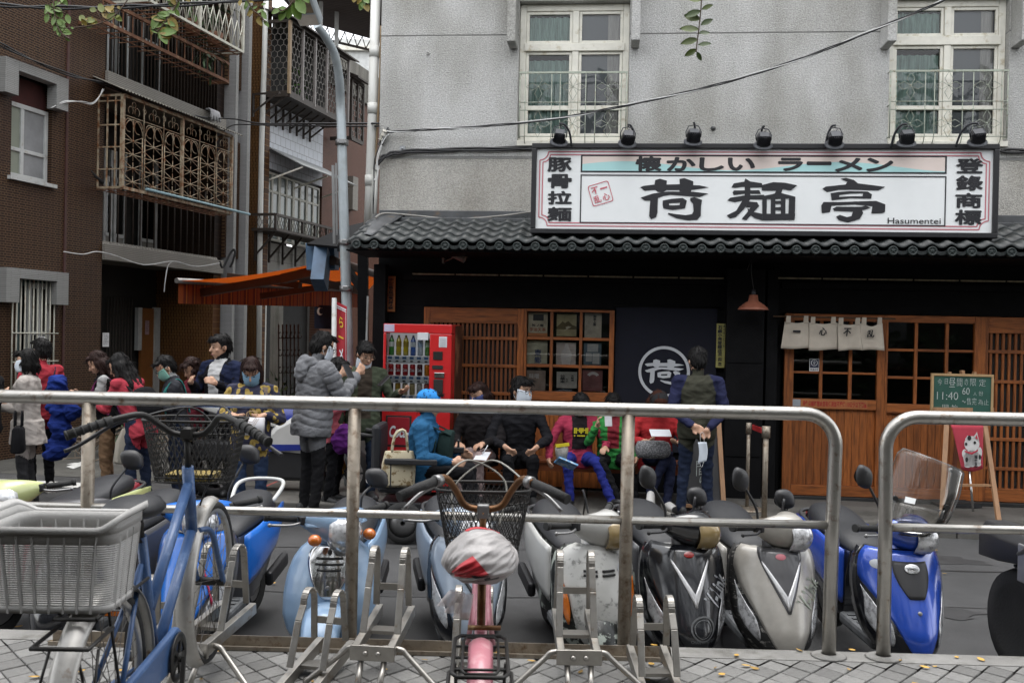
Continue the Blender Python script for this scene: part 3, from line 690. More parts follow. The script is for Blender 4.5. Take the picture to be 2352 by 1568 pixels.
# ---------------------------------------------------------------- seven floodlights over the sign
M_lamp = mat('lamp_black_metal',(.035,.036,.042),.42,.3,var=.2,scale=20); M_lampg = mat('lamp_bezel',(.055,.058,.066),.5,.2,var=.2)
where = ['leftmost, under the first window','second from the left, by the first window','third from the left, on bare wall','in the middle, over the last kana','fifth from the left, on bare wall','below the second upper window, left one','rightmost, at the sign corner']
flood = None
for i,(px,py) in enumerate(((1285,316),(1442,319),(1593,315),(1754,323),(1918,321),(2083,318),(2246,316))):
 u,z = SHOP.at(px,py,1.02)
 r = fthing(SHOP,'floodlight','finned floodlight over the signboard, '+where[i],'floodlight',u,z,1.02,'floodlights over the shop sign')
 tilt = Matrix.Rotation(radians(38+4*sin(i*2.1)),4,'X') @ Matrix.Rotation(radians((i-3)*-2.5),4,'Y')
 if flood is None:
  a = MB(); a.lathe([(0,-.07),(.088,-.072),(.103,-.065),(.100,-.052),(.074,-.045),(.07,-.03)],24)
  for q in range(6): a.ell((.09*cos(q*1.047),.09*sin(q*1.047),-.05),.006,None,6,4)
  h = MB(); h.lathe([(.05,-.045),(.062,-.03),(.06,.035),(.045,.05),(0,.05)],18)
  fins = MB()
  for q in range(15):
   x = -.07+.01*q; w = sqrt(max(.0004,.078**2-x*x)); fins.box(x-.0022,-w,-.04,x+.0022,w,.056+.014*(q % 2))
  pl_ = MB(); pl_.box(-.05,-.055,.062,.05,.05,.078)
  br_ = MB(); br_.tube([(-.078,0,.0),(-.083,0,.06),(-.055,.0,.125),(0,.0,.137),(.055,.0,.125),(.083,0,.06),(.078,0,.0)],.006,6)
  flood = [('bezel',a.mesh('bezel',M_lampg)),('housing',h.mesh('housing',M_lamp)),('cooling_fin',fins.mesh('cooling_fin',M_lamp)),('driver_box',pl_.mesh('driver_box',M_lampg)),('yoke',br_.mesh('yoke',M_lamp))]
 for n_,me in flood:
  o = link(n_,me,r); o.matrix_local = tilt @ Matrix.Scale(.9,4) if n_ != 'yoke' else Matrix.Rotation(radians(-10),4,'X') @ Matrix.Scale(.9,4)
 lean = (i-2.6)*-.045
 arm = MB(); arm.tube(spline([(0,0,.137),(lean*.4,.04,.135),(lean*.8,.09,.07),(lean,.15,-.06)],5),.011,8); arm.obj('arm',M_lamp,r)
 w_ = MB(); w_.tube(spline([(.0,.02,.13),(.02,.0,.1),(.005,.0,.085)],4),.003,5); w_.obj('wire',M_lamp,r)
# ---------------------------------------------------------------- hung cloths, plaques, lamp, camera
M_navy = mat('navy_cloth',(.005,.006,.0145),.9,var=.15,scale=6); M_cloth_w = mat('print_white',(.55,.57,.60),.8,var=.06)
bn = fthing(SHOP,'shop_banner','dark navy hanging cloth with a white ringed character beside the nine-pane window','banner',0,0,0)
bu0,bu1 = SHOP.at(1413,800,-.05)[0],SHOP.at(1646,800,-.05)[0]; bzt = SHOP.at(1530,706,-.05)[1]
b = MB(); b.grid(lambda s,t: (bu0+(bu1-bu0)*s,.06+.006*sin(s*9+t*2),.55+(bzt-.55)*t),24,6); b.obj('cloth',M_navy,bn)
b = MB(); b.tube([(bu0-.03,.06,bzt+.005),(bu1+.03,.06,bzt+.005)],.012,8); b.obj('rod',M_black,bn)
cu,cz = UZ(cA,1617,1040,-.04); R_ = abs(UZ(cA,1617+222,1040,-.04)[0]-cu)
b = MB(); n = 48
for i in range(n):
 a0,a1 = 2*pi*i/n,2*pi*(i+1)/n
 b.add([(cu+R_*q*cos(a),.048,cz+R_*q*sin(a)) for q,a in ((1,a0),(1,a1),(.885,a1),(.885,a0))],[(0,3,2,1)])
kx = [p[0] for q in KA for p in q]; kz = [p[1] for q in KA for p in q]
e0,e1 = UZ(cA,1448,1145,-.04),UZ(cA,1792,936,-.04)
for q in KA: polyf(b,[(e0[0]+(x-min(kx))/(max(kx)-min(kx))*(e1[0]-e0[0]),e1[1]-(y-min(kz))/(max(kz)-min(kz))*(e1[1]-e0[1])) for x,y in q],.046)
b.obj('emblem',M_cloth_w,bn)
# short noren of four cream panels
M_noren = mat('noren_canvas',(.62,.55,.46),.9,var=.08,scale=8,bump=.1,bscale=200)
nr = fthing(SHOP,'noren_curtain','short cream door curtain of four panels with brush characters over the left door','curtain',0,0,0)
NO = .10
def nz(x,y): return SHOP.at(*cB(x,y),NO)
b = MB(); a = nz(380,520); c = nz(1340,541); b.tube([(a[0],-NO+.0,a[1]),(c[0],-NO,c[1])],.009,8); b.obj('rod',mat('bamboo_rod',(.09,.05,.025),.6),nr)
for j,(ch,t0,t1,b0,b1,yt,yb,mx,my,mw) in enumerate((('一',470,662,440,660,562,772,562,639,56),('心',662,884,660,888,570,785,766,640,58),('不',884,1066,888,1074,577,788,957,645,60),('乱',1066,1236,1072,1254,574,788,1140,656,54))):
 p = MB()
 def fn(s,t):
  xt = t0+(t1-t0)*s; xb = b0+(b1-b0)*s; x = xb+(xt-xb)*t
  sag = 26*sin(pi*s)**2*(1 if j == 3 else .45)*(t**3)
  y = yb+(yt-yb)*t+sag+5*sin(s*4+j)*(1-t)
  u,z = nz(x,y); return (u,-NO+.012*sin(s*7+j*2)*(1-t)+.008*sin(s*pi)*t-.004*j,z)
 p.grid(fn,14,8)
 for k in (.06,.78):
  x = t0+(t1-t0)*k; q0,q1 = nz(x,yt+2),nz(x+34,yt-44)
  p.box(q0[0],-NO-.014,q0[1]-.01,q1[0],-NO-.010,q1[1]); p.box(q0[0],-NO+.010,q0[1]-.01,q1[0],-NO+.014,q1[1])
 o = p.obj('curtain_panel',M_noren,nr,thick=.002)
 l = MB(); q0,q1 = nz(mx-mw/2,my+(6 if ch == '一' else mw/2)),nz(mx+mw/2,my-(6 if ch == '一' else mw/2))
 lettering(l,ch,q0[0],q1[0],q0[1],q1[1],-NO-.022-.004*j,.0,shear=.15,heavy=.003); l.obj('lettering',M_ink,o)
# upright address plaques
M_oplq = mat('orange_plaque',(.42,.17,.05),.6,var=.15,scale=10); M_yplq = mat('yellow_plaque',(.34,.31,.10),.6,var=.2,scale=10)
cD = K(850,700,.4464)
pq = fthing(SHOP,'address_plaque','narrow orange upright plaque with black characters on the black wall above the vending machine','plaque',0,0,0)
u0,u1,z0,z1 = SHOP.box(*cD(1560,905),*cD(1636,1224),-.06); MB().box(u0,.06,z0,u1,.085,z1).obj('board',M_oplq,pq,bevel=.003)
b = MB(); cc = '中山北路五段505巷42弄2號'; grp = ['中','山','北','路','五','段','505','巷','42','弄','2','號']
for i,s in enumerate(grp):
 h = (z1-z0-.05)/12; zz = z1-.025-h*(i+.5); w = (.55 if len(s) == 1 else .62)*(u1-u0); lettering(b,s,(u0+u1)/2-w/2,(u0+u1)/2+w/2,zz-h*.42,zz+h*.42,.058,.0,heavy=.0018)
b.obj('lettering',M_ink,pq)
pq = fthing(SHOP,'shop_plaque','narrow yellow upright plaque with old shop lettering on the black pillar by the navy cloth','plaque',0,0,0)
u0,u1,z0,z1 = SHOP.box(*cA(2064,628),*cA(2140,1005),-.02); MB().box(u0,.02,z0,u1,.045,z1).obj('board',M_yplq,pq,bevel=.003)
b = MB(); s = '石鹸小売登録店'; h = (z1-z0)*.62/7
for i,ch in enumerate(s): zz = z1-.02-h*(i+.5); lettering(b,ch,u0+(u1-u0)*.15,u0+(u1-u0)*.62,zz-h*.45,zz+h*.45,.018,.0,heavy=.002)
for i,ch in enumerate('原商店'): h2 = (z1-z0)*.11; zz = z0+(z1-z0)*.30-h2*i; lettering(b,ch,u0+(u1-u0)*.2,u0+(u1-u0)*.65,zz-h2*.42,zz+h2*.42,.018,.02)
for i,ch in enumerate('専売第七五八号'): h2 = (z1-z0)*.075; zz = z1-.03-h2*i; lettering(b,ch,u0+(u1-u0)*.72,u0+(u1-u0)*.93,zz-h2*.4,zz+h2*.4,.018,.01)
b.obj('lettering',M_ink,pq)
# pendant lamp
u,z = SHOP.at(1730,711,.35); pd_ = fthing(SHOP,'pendant_lamp','terracotta enamel pendant lamp with a wide shade hanging in front of the black pillar','lamp',u,z,.35)
k = abs(SHOP.at(1766,711,.35)[0]-u)
b = MB(); b.lathe([(k*.06,k*.98),(k*.28,k*.95),(k*.33,k*.55),(k*.62,k*.38),(k*.9,k*.14),(k,.0),(k*.97,-.004),(k*.88,k*.11),(k*.6,k*.33),(k*.3,k*.5)],28); b.obj('shade',mat('terracotta_enamel',(.36,.13,.08),.45,var=.15,scale=12),pd_)
b = MB(); b.lathe([(k*.12,k*.95),(k*.16,k*1.05),(k*.1,k*1.32),(.0,k*1.34)],12); b.obj('cap',M_lamp,pd_)
top = 2.52-z; b = MB(); b.tube(spline([(0,0,k*1.3),(-.03,0,k*1.3+.2),(-.02,.01,k*1.3+.34),(-.07,0,top)],6),.004,5); b.obj('flex',mat('grey_flex',(.06,.06,.06),.6),pd_)
# security camera
u,z = SHOP.at(1052,592,.25); sc = fthing(SHOP,'security_camera','small beige bullet camera angled down under the tiled eave','camera',u,z,.25)
M_beige = mat('beige_plastic',(.25,.22,.18),.5,var=.1)
b = MB(); b.tube([(-.09,0,.05),(.08,-.07,-.03)],.032,12); b.bar((-.1,0,.09),(.1,-.08,.0),.075,.008); b.obj('body',M_beige,sc)
b = MB(); b.tube([(-.05,.03,.03),(-.09,.12,.0),(-.18,.18,-.03)],.009,8); b.box(-.2,.14,-.05,-.18,.23,.03); b.obj('bracket',M_beige,sc)
# stickers and notices on the left door
nt_ = fthing(SHOP,'door_sticker','small navy and white food sticker on a pane of the left door','sticker',0,0,0)
u0,u1,z0,z1 = SHOP.box(*cB(664,855),*cB(740,952),-.055)
b = MB(); b.box(u0,.052,z0,u1,.056,z1); b.obj('backing',M_swht,nt_)
b = MB(); rect(b,u0+.004,u1-.004,z0+(z1-z0)*.27,z1-.004,.0515); b.obj('panel',mat('sticker_navy',(.03,.035,.07),.5),nt_)
b = MB(); uc,zc = (u0+u1)/2,z0+(z1-z0)*.68; rr = (u1-u0)*.34
for i in range(20):
 a0,a1 = 2*pi*i/20,2*pi*(i+1)/20; b.add([(uc+rr*q*cos(a),.051,zc+rr*q*sin(a)) for q,a in ((1,a0),(1,a1),(.86,a1),(.86,a0))],[(0,3,2,1)])
lettering(b,'食',uc-rr*.5,uc+rr*.5,zc-rr*.55,zc+rr*.55,.0508,.01); b.obj('emblem',M_swht,nt_)
b = MB(); lettering(b,'精選店家',u0+.008,u1-.008,z0+.006,z0+(z1-z0)*.22,.0508,.01); b.obj('lettering',M_ink,nt_)
nt_ = fthing(SHOP,'door_notice','narrow strip notice with red lettering and a grey tab on the left door','notice',0,0,0)
b = MB(); sl('用餐尖峰時間本店有低消並不接待110公分以下孩童',cB,610,1187,1115,1236,-.02,b,.03,y=.0195); b.obj('lettering',mat('red_print',(.33,.02,.015),.6),nt_)
u0,u1,z0,z1 = SHOP.box(*cB(596,1180),*cB(1120,1242),-.02); b = MB(); rect(b,u0,u1,z0,z1,.0205); b.obj('strip',mat('clear_film',(.38,.145,.05),.5),nt_)
u0,u1,z0,z1 = SHOP.box(*cB(528,1172),*cB(594,1228),-.02); b = MB(); rect(b,u0,u1,z0,z1,.0205); b.obj('tab',mat('grey_tape',(.3,.32,.35),.5),nt_)
# nine old posters behind the nine panes
PZ = [(455,535,620,735,(.52,.46,.34),'old poster with an orange foot and red and black lettering behind the top left pane'),(698,545,868,735,(.36,.31,.18),'tan landscape poster with dark hills behind the top middle pane'),(938,540,1082,750,(.46,.41,.33),'cream poster with one column of brush writing behind the top right pane'),
  (445,775,618,970,(.40,.38,.28),'greenish poster with two big blue characters behind the middle left pane'),(695,790,862,978,(.50,.43,.39),'pale pink poster with a faint standing figure behind the centre pane'),(930,795,1080,982,(.10,.14,.17),'slate blue poster with white panels behind the middle right pane'),
  (440,1028,602,1200,(.30,.23,.19),'brown faded poster behind the bottom left pane'),(698,1040,872,1180,(.42,.40,.36),'white poster with columns of black lettering behind the bottom middle pane'),(918,1025,1090,1205,(.22,.09,.09),'dark red poster with a pale fan crest behind the bottom right pane')]
for i,(x0,y0,x1,y1,c,lab) in enumerate(PZ):
 p = fthing(SHOP,'poster',lab,'poster',0,0,0,'old posters in the nine-pane window')
 a0,a1,c0,c1 = SHOP.box(*cA(x0,y0),*cA(x1,y1),-.10); W,Hh = a1-a0,c1-c0; Y = .10
 b = MB(); b.box(a0,Y,c0,a1,Y+.003,c1); b.obj('sheet',mat('poster_paper_%d' % (i+1),c,.8,var=.3,scale=9),p)
 b = MB(); R = lambda x,z,w,h: rect(b,a0+W*x,a0+W*(x+w),c0+Hh*z,c0+Hh*(z+h),Y-.002)
 Lt = lambda s,x,z,w,h,bo=.02: lettering(b,s,a0+W*x,a0+W*(x+w),c0+Hh*z,c0+Hh*(z+h),Y-.0025,.0,heavy=bo*.06)
 mk = M_ink
 if i == 0:
  R(.25,.66,.55,.26); Lt('牧ノ庵',.2,.4,.6,.12)
  q = MB(); rect(q,a0,a1,c0,c0+Hh*.13,Y-.002); q.obj('print',mat('poster_orange',(.5,.2,.08),.8),p); q = MB(); lettering(q,'宇治天茶',a0+W*.08,a1-W*.08,c0+Hh*.2,c0+Hh*.36,Y-.003,.02); q.obj('print',mat('poster_rust',(.3,.06,.03),.8),p)
 if i == 1:
  polyf(b,[(a0+W*x,c0+Hh*z) for x,z in ((0,.4),(.15,.52),(.3,.66),(.42,.58),(.58,.68),(.8,.5),(1,.44),(1,.3),(0,.3))],Y-.002); mk = mat('poster_hill',(.13,.10,.05),.8)
  q = MB(); polyf(q,[(a0+W*x,c0+Hh*z) for x,z in ((.3,.2),(.5,.28),(.75,.42),(.6,.45),(.45,.4),(.5,.33))],Y-.003); q.obj('print',mat('poster_cream',(.5,.45,.32),.8),p)
 if i == 2: [Lt(ch,.5,.82-.11*k,.18,.1) for k,ch in enumerate('御茶上香')]
 if i == 3: [Lt(ch,.38,.34-.32*k,.32,.28,.05) for k,ch in enumerate('東郷')]; mk = mat('poster_blue',(.05,.07,.14),.8)
 if i == 4: polyf(b,[(a0+W*x,c0+Hh*z) for x,z in ((.3,0),(.22,.5),(.4,.75),(.45,.95),(.6,.95),(.65,.75),(.8,.5),(.72,0))],Y-.002); mk = mat('poster_pale',(.58,.54,.52),.8)
 if i == 5: R(.2,.6,.62,.36); R(.12,.15,.35,.4); R(.5,.05,.4,.5); mk = mat('poster_white',(.48,.48,.47),.8)
 if i == 6: Lt('味噌',.15,.6,.5,.24); mk = mat('poster_pale',(.58,.54,.52),.8)
 if i == 7: [Lt(ch,.18,.66-.17*k,.22,.15,.03) for k,ch in enumerate('公榮本')]; [Lt(ch,.7,.7-.13*k,.14,.1) for k,ch in enumerate('大樂酒')]; [Lt(ch,.46,.5-.13*k,.1,.09) for k,ch in enumerate('七六')]
 if i == 8:
  b.add([(a0+W*(.53+.34*r*cos(t)),Y-.002,c0+Hh*(.62+.3*r*sin(t))) for r,ts in ((1,1),(.55,-1)) for t in [radians(30+120*(k if ts > 0 else 8-k)/8) for k in range(9)]],[tuple(range(18))]); mk = mat('poster_pale',(.58,.54,.52),.8)
 b.obj('print',mk,p)
# bench along the wall
bh = fthing(SHOP,'bench','long reddish wooden bench against the shop front under the seated people','bench',0,.10,0)
M_bench = mat('bench_wood',(.22,.06,.018),.5,var=.25,scale=5,stretch=(.8,9,9))
u0,u1 = SHOP.at(1085,1000,.5)[0],SHOP.at(1625,1000,.5)[0]; sz = .36
for k in range(3): MB().box(u0,-.52+.125*k,sz,u1,-.405+.125*k,sz+.035).obj('seat_plank',M_bench,bh,bevel=.005)
for u in (u0+.08,SHOP.at(1300,1000,.5)[0],u1-.12):
 for y in (-.49,-.19): MB().bar((u,y-.02*(y < -.3),0),(u,y,sz),.06,.05).obj('leg',M_bench,bh,bevel=.004)
MB().box(u0+.05,-.51,sz-.08,u1-.05,-.49,sz-.002).obj('apron_rail',M_bench,bh)
# wall cables and fittings
M_cab = mat('black_cable',(.012,.012,.013),.5); M_cabw = mat('white_cable',(.55,.55,.54),.5)
def cable(name,label,pts,r,m,n=8,strands=1,twist=.0):
 P = spline(pts,n)
 root = thing(name,label,'cable',P[0])
 for k in range(strands):
  b = MB(); q = [p+Vector((cos(i*twist+k*2*pi/strands),0,sin(i*twist+k*2*pi/strands)))*(r*1.0 if strands > 1 else 0) for i,p in enumerate(P)]
  b.tube(q,r*(.75 if strands > 1 else 1),6); b.obj('strand',m[k % len(m)] if isinstance(m,list) else m,root,world=True)
 return root
SP = lambda px,py,off: SHOP.M @ Vector((SHOP.at(px,py,off)[0],-off,SHOP.at(px,py,off)[1]))
cable('wall_cable','thick black cable bundle running along the wall joint from the corner to the sign',[SP(866,378,.06),SP(880,361,.06),SP(905,352,.04),SP(960,347,.03),SP(1100,343,.03),SP(1225,340,.03)],.017,[M_cab,M_cab,M_cab],6,3,.35)
cable('wall_cable','black cable bundle on the wall right of the signboard',[SP(2297,346,.03),SP(2330,347,.03),SP(2400,348,.03)],.018,[M_cab,M_cab],6,2,.3)
sag = [(878,332),(884,306),(906,303),(1000,297),(1091,292),(1262,275),(1400,250),(1560,216),(1700,180),(1860,128),(2000,72),(2130,18),(2210,-20)]
cable('service_cable','twisted black and white service cable sagging across the facade up to the upper corner',[SHOP.M @ Vector((SHOP.at(x,y,.08+.0011*max(0,x-900))[0],-(.08+.0011*max(0,x-900)),SHOP.at(x,y,.08+.0011*max(0,x-900))[1])) for x,y in sag],.0085,[M_cab,M_cabw,M_cab],7,3,.55)
cable('roof_cable','pale grey flexible conduit lying on the ridge flashing left of the sign',[SP(862,500,.3),SP(885,490,.12),SP(960,496,.10),SP(1040,503,.10),SP(1140,497,.10),SP(1225,486,.10)],.010,mat('grey_conduit',(.25,.24,.22),.6),6)
ins = fthing(SHOP,'insulator','white porcelain insulator spool at the chipped corner of the grey wall','insulator',*SHOP.at(880,312,.05),.05)
b = MB(); b.tube([(-.02,0,-.05),(.03,-.02,.06)],[.03,.03],10);
for t in (0,.4,.8): p = Vector((-.02,0,-.05)).lerp(Vector((.03,-.02,.06)),t); b.lathe([(.0,-.008),(.047,0),(.0,.012)],14,Matrix.Translation(p) @ Matrix.Rotation(.43,4,'Y'))
b.obj('spool',mat('porcelain',(.5,.48,.42),.3,var=.2),ins)
b = MB(); b.bar((-.06,.02,-.1),(.05,.03,.1),.03,.012); b.obj('strap',M_sheet,ins)
cable('hanging_cable','loose white cables dropping from the insulator beside the drainpipe',[SP(900,303,.07),SP(884,318,.08),SP(872,345,.08),SP(866,372,.08),SP(868,400,.08),SP(860,415,.1)],.007,[M_cabw,M_cabw],6,2,.2)
cable('hanging_cable','loose black cables dropping down the shop corner post',[SP(876,330,.06),SP(865,352,.08),SP(860,378,.08),SP(858,440,.05),SP(857,490,.05)],.007,[M_cab,M_cab],6,2,.2)
def wallbit(name,lab,cat,px,py,s):
 r = fthing(SHOP,name,lab,cat,*SHOP.at(px,py,0),0); return r
r = wallbit('wall_bolt','small rusty round bolt stub on the wall right of the second floodlight','bolt',1638,295,1); b = MB(); b.lathe([(.028,.0),(.022,.02),(.012,.035),(0,.04)],9,Matrix.Rotation(pi/2,4,'X')); b.obj('stub',M_sheet,r)
r = wallbit('wall_anchor','round plugged anchor hole in the upper grey wall left of the window','anchor',983,123,1); b = MB(); b.lathe([(.022,.0),(.02,.01),(.01,.012),(.008,.002)],10,Matrix.Rotation(pi/2,4,'X')); b.obj('plug',M_wall,r)
r = wallbit('cable_clip','small grey square cable clip on the wall by the corner','clip',925,342,1); b = MB(); b.box(-.03,-.02,-.03,.03,0,.03); b.lathe([(.012,.0),(.01,.02),(0,.022)],8,Matrix.Translation((0,-.02,0)) @ Matrix.Rotation(pi/2,4,'X')); b.obj('plate',mat('galvanised',(.3,.31,.32),.5,.4),r)
# white drainpipes at the shop corner
M_pvc = mat('white_pvc',(.55,.55,.52),.45,var=.1,scale=5,stretch=(1,1,.3),col2=(.4,.38,.33),c2scale=6,c2lo=.55,c2hi=.75)
dp = thing('drainpipe','thick white plastic drainpipe rising beside the grey building corner','pipe',onY(847,505,11.25))
b = MB(); b.tube([onY(846,520,11.25),onY(850,430,11.25),onY(856,250,11.25),onY(864,-40,11.25)],.055,14); b.obj('pipe',M_pvc,dp,world=True)
for y,x in ((250,856.5),(120,860.5),(415,850.5)): b = MB(); b.tube([onY(x,y,11.25)-Vector((0,0,.06)),onY(x,y,11.25)+Vector((0,0,.06))],.062,14); b.obj('joint_sleeve',M_pvc,dp,world=True)
dp = thing('drainpipe','thin white pipe behind the thick one at the grey building corner','pipe',onY(860,505,11.2))
b = MB(); b.tube([onY(857,520,11.2),onY(863,388,11.2)],.035,12); b.tube([onY(863,388,11.2),onY(866,384,11.16)],.037,12); b.obj('pipe',M_pvc,dp,world=True)
cable('conduit','thin tan conduit running up the grey building corner',[onY(862,385,11.22),onY(867,290,11.22),onY(872,190,11.22),onY(875,60,11.22)],.012,mat('tan_conduit',(.22,.15,.08),.6),5)
# ================================================================ the brick apartment blocks along the lane
def brickmat(name,c1,c2,mortar,bw=.095,bh=.024,axis='x',rot=0.0,stain=(.06,.03,.03),ms=.004,squash=1.0):
 if name in MATS: return MATS[name]
 m = bpy.data.materials.new(name); m.use_nodes = True; MATS[name] = m
 t = m.node_tree; N = t.nodes; L = t.links; b = N['Principled BSDF']; b.inputs['Roughness'].default_value = .6; b.inputs['Specular IOR Level'].default_value = .2
 tc = N.new('ShaderNodeTexCoord'); sp_ = N.new('ShaderNodeSeparateXYZ'); L.new(tc.outputs['Object'],sp_.inputs[0])
 cb = N.new('ShaderNodeCombineXYZ'); L.new(sp_.outputs[0 if axis == 'x' else 1],cb.inputs[0 if rot == 0 else 1]); L.new(sp_.outputs[2],cb.inputs[1 if rot == 0 else 0])
 br = N.new('ShaderNodeTexBrick'); L.new(cb.outputs[0],br.inputs['Vector'])
 br.inputs['Scale'].default_value = 1; br.inputs['Brick Width'].default_value = bw; br.inputs['Row Height'].default_value = bh; br.inputs['Mortar Size'].default_value = ms
 br.inputs['Color1'].default_value = rgb(*c1); br.inputs['Color2'].default_value = rgb(*c2); br.inputs['Mortar'].default_value = rgb(*mortar); br.inputs['Bias'].default_value = -.1
 br.offset = .5; br.squash = squash; br.squash_frequency = 2
 nz_ = N.new('ShaderNodeTexNoise'); nz_.inputs['Scale'].default_value = .9; nz_.inputs['Detail'].default_value = 6; L.new(tc.outputs['Object'],nz_.inputs['Vector'])
 mr = N.new('ShaderNodeMapRange'); mr.inputs[1].default_value = .5; mr.inputs[2].default_value = .75; mr.inputs[4].default_value = .75; L.new(nz_.outputs[0],mr.inputs[0])
 mx = N.new('ShaderNodeMix'); mx.data_type = 'RGBA'; mx.inputs[7].default_value = rgb(*stain); L.new(mr.outputs[0],mx.inputs[0]); L.new(br.outputs[0],mx.inputs[6]); L.new(mx.outputs[2],b.inputs['Base Color'])
 bp = N.new('ShaderNodeBump'); bp.inputs['Strength'].default_value = .6; bp.inputs['Distance'].default_value = .004; bp.invert = True; L.new(br.outputs['Fac'],bp.inputs['Height']); L.new(bp.outputs[0],b.inputs['Normal'])
 return m
M_brick = brickmat('brown_tile_wall',(.027,.0115,.0065),(.0105,.005,.0036),(.105,.062,.034),.12,.033,squash=.5,stain=(.032,.017,.014),ms=.0058)
M_brickd = brickmat('shaded_brown_tile',(.012,.005,.0025),(.006,.003,.002),(.03,.017,.009),.12,.033,axis='y',rot=1,stain=(.008,.004,.003),ms=.0058)  # return tile darkened in colour for the shade inside the balcony bay
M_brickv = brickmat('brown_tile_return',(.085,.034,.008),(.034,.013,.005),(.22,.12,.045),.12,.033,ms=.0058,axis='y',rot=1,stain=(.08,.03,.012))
M_brick3 = brickmat('red_tile_wall',(.10,.043,.029),(.078,.034,.023),(.125,.07,.05),.11,.03,stain=(.09,.045,.03))
M_gtile = brickmat('grey_strip_tile',(.28,.28,.27),(.25,.25,.24),(.17,.17,.165),.25,.024,stain=(.22,.22,.21),ms=.003)
M_gtiley = brickmat('grey_strip_tile_return',(.34,.34,.34),(.31,.31,.31),(.2,.2,.2),.25,.024,axis='y',stain=(.25,.25,.26),ms=.003)
M_wtile = brickmat('white_square_tile',(.56,.58,.62),(.54,.56,.60),(.2,.2,.2),.22,.20,stain=(.46,.48,.5),ms=.006)
M_gbrick = brickmat('grey_block_wall',(.22,.21,.19),(.2,.19,.17),(.13,.12,.11),.4,.2,stain=(.16,.15,.13),ms=.008)
M_ledge = brickmat('grey_ribbed_ledge',(.25,.235,.21),(.23,.215,.19),(.14,.13,.115),.5,.028,stain=(.16,.15,.13),ms=.005)
M_rust = mat('rusty_white_iron',(.33,.275,.19),.7,.1,var=.25,scale=6,col2=(.17,.07,.025),c2scale=9,c2lo=.44,c2hi=.62)
M_rust2 = mat('rusted_iron',(.14,.06,.03),.8,.1,var=.4,scale=7,col2=(.3,.22,.13),c2scale=6,c2lo=.55,c2hi=.68)
M_wiron = mat('white_iron',(.48,.47,.40),.6,.1,var=.15,scale=6,col2=(.26,.13,.06),c2scale=7,c2lo=.58,c2hi=.72)
M_diron = mat('dark_brown_iron',(.035,.026,.020),.6,.2,var=.3,scale=9)
M_wframe = mat('weathered_white_frame',(.46,.47,.46),.5,var=.12,scale=6,col2=(.3,.26,.2),c2scale=8,c2lo=.58,c2hi=.72)
M_conc = mat('stained_concrete',(.15,.142,.122),.9,var=.3,scale=1.2,stretch=(3,1,.4),bump=.3,bscale=40,col2=(.09,.085,.07),c2scale=1.6)
LZ = lambda px,py,off=0.0: LEFT.at(px,py,off)
blk1 = thing('brick_apartment','brown tiled apartment block with caged balconies along the lane','building',LEFT.M @ Vector((0,0,0)),LEFT.rz)
def lb(n_,par,m,*a,bev=0,kind=None): return MB().box(*a).obj(n_,m,par,bevel=bev,kind=kind)
s0,sB,sB2 = -5.0,LZ(235,560)[0],LZ(498,600)[0]
sP0 = sB2; sP1 = LZ(600,600)[0]
# hooded windows cut into the front wall
hA = dict(x0=13,x1=158,fl=(130,220),fr=(262,),win=(22,119,236,415))
def wall_with_holes(par,m,u0,u1,z0,z1,holes,y0,y1):
 us_ = sorted({u0,u1,*[h[0] for h in holes],*[h[1] for h in holes]})
 for a,b_ in zip(us_[:-1],us_[1:]):
  hs_ = sorted([h for h in holes if h[0] < (a+b_)/2 < h[1]],key=lambda h: h[2]); z = z0
  for h in hs_: lb('wall',par,m,a,y0,z,b_,y1,h[2]); z = h[3]
  lb('wall',par,m,a,y0,z,b_,y1,z1)
w1 = (LZ(26,300)[0],LZ(119,300)[0],LZ(119,424)[1],LZ(80,165)[1]); w2 = (LZ(40,750)[0],LZ(122,750)[0],.55,LZ(80,632)[1])
wall_with_holes(blk1,M_brick,s0,sB,0,9.5,[w1,w2],0,.25)
def hood(s0_,s1_,zt,zl,th,pr):
 for a in ((s0_,s0_+th),(s1_-th,s1_)): lb('hood_fin',blk1,M_gtile,a[0],-pr,zl,a[1],-.001,zt,bev=.004)
 lb('hood_lintel',blk1,M_gtile,s0_+th+.001,-pr,zt-.13,s1_-th-.001,-.001,zt,bev=.004)
a,b_ = LZ(13,170,.16),LZ(158,200,.16); hood(a[0],b_[0],(LZ(13,130,.16)[1]+LZ(158,181,.16)[1])/2,LZ(158,258,.16)[1],.24,.16)
a,b_ = LZ(15,650,.16),LZ(158,650,.16); hood(a[0],b_[0],(LZ(13,615,.16)[1]+LZ(158,626,.16)[1])/2,LZ(158,701,.16)[1],.24,.16)
def casement(w,par,y,m,split,bar,top,panes,fw_=.05):
 f = MB(); u0,u1,z0,z1 = w[0],w[1],w[2],top
 for q in ((u0,u0+fw_,z0,z1),(u1-fw_,u1,z0,z1),(u0+fw_,u1-fw_,z1-fw_,z1),(u0+fw_,u1-fw_,z0,z0+fw_),(u0+(u1-u0)*split-.03,u0+(u1-u0)*split+.03,z0+fw_,z1-fw_)): f.box(q[0],y,q[2],q[1],y+.05,q[3])
 if bar: f.box(u0+fw_,y+.004,z0+(z1-z0)*bar-.025,u1-fw_,y+.044,z0+(z1-z0)*bar+.025)
 o = f.obj('window_frame',m,par,bevel=.004)
 for a,b_,pm_ in ((u0+fw_,u0+(u1-u0)*split-.03,panes[0]),(u0+(u1-u0)*split+.03,u1-fw_,panes[1])):
  g_ = MB(); rect(g_,a,b_,z0+fw_,z1-fw_,y+.025); g_.obj('pane',pm_,o)
M_fp1 = mat('sage_frosted_pane',(.24,.26,.21),.25,var=.08,scale=3); M_fp2 = mat('grey_frosted_pane',(.23,.235,.24),.22,var=.3,scale=1.5)
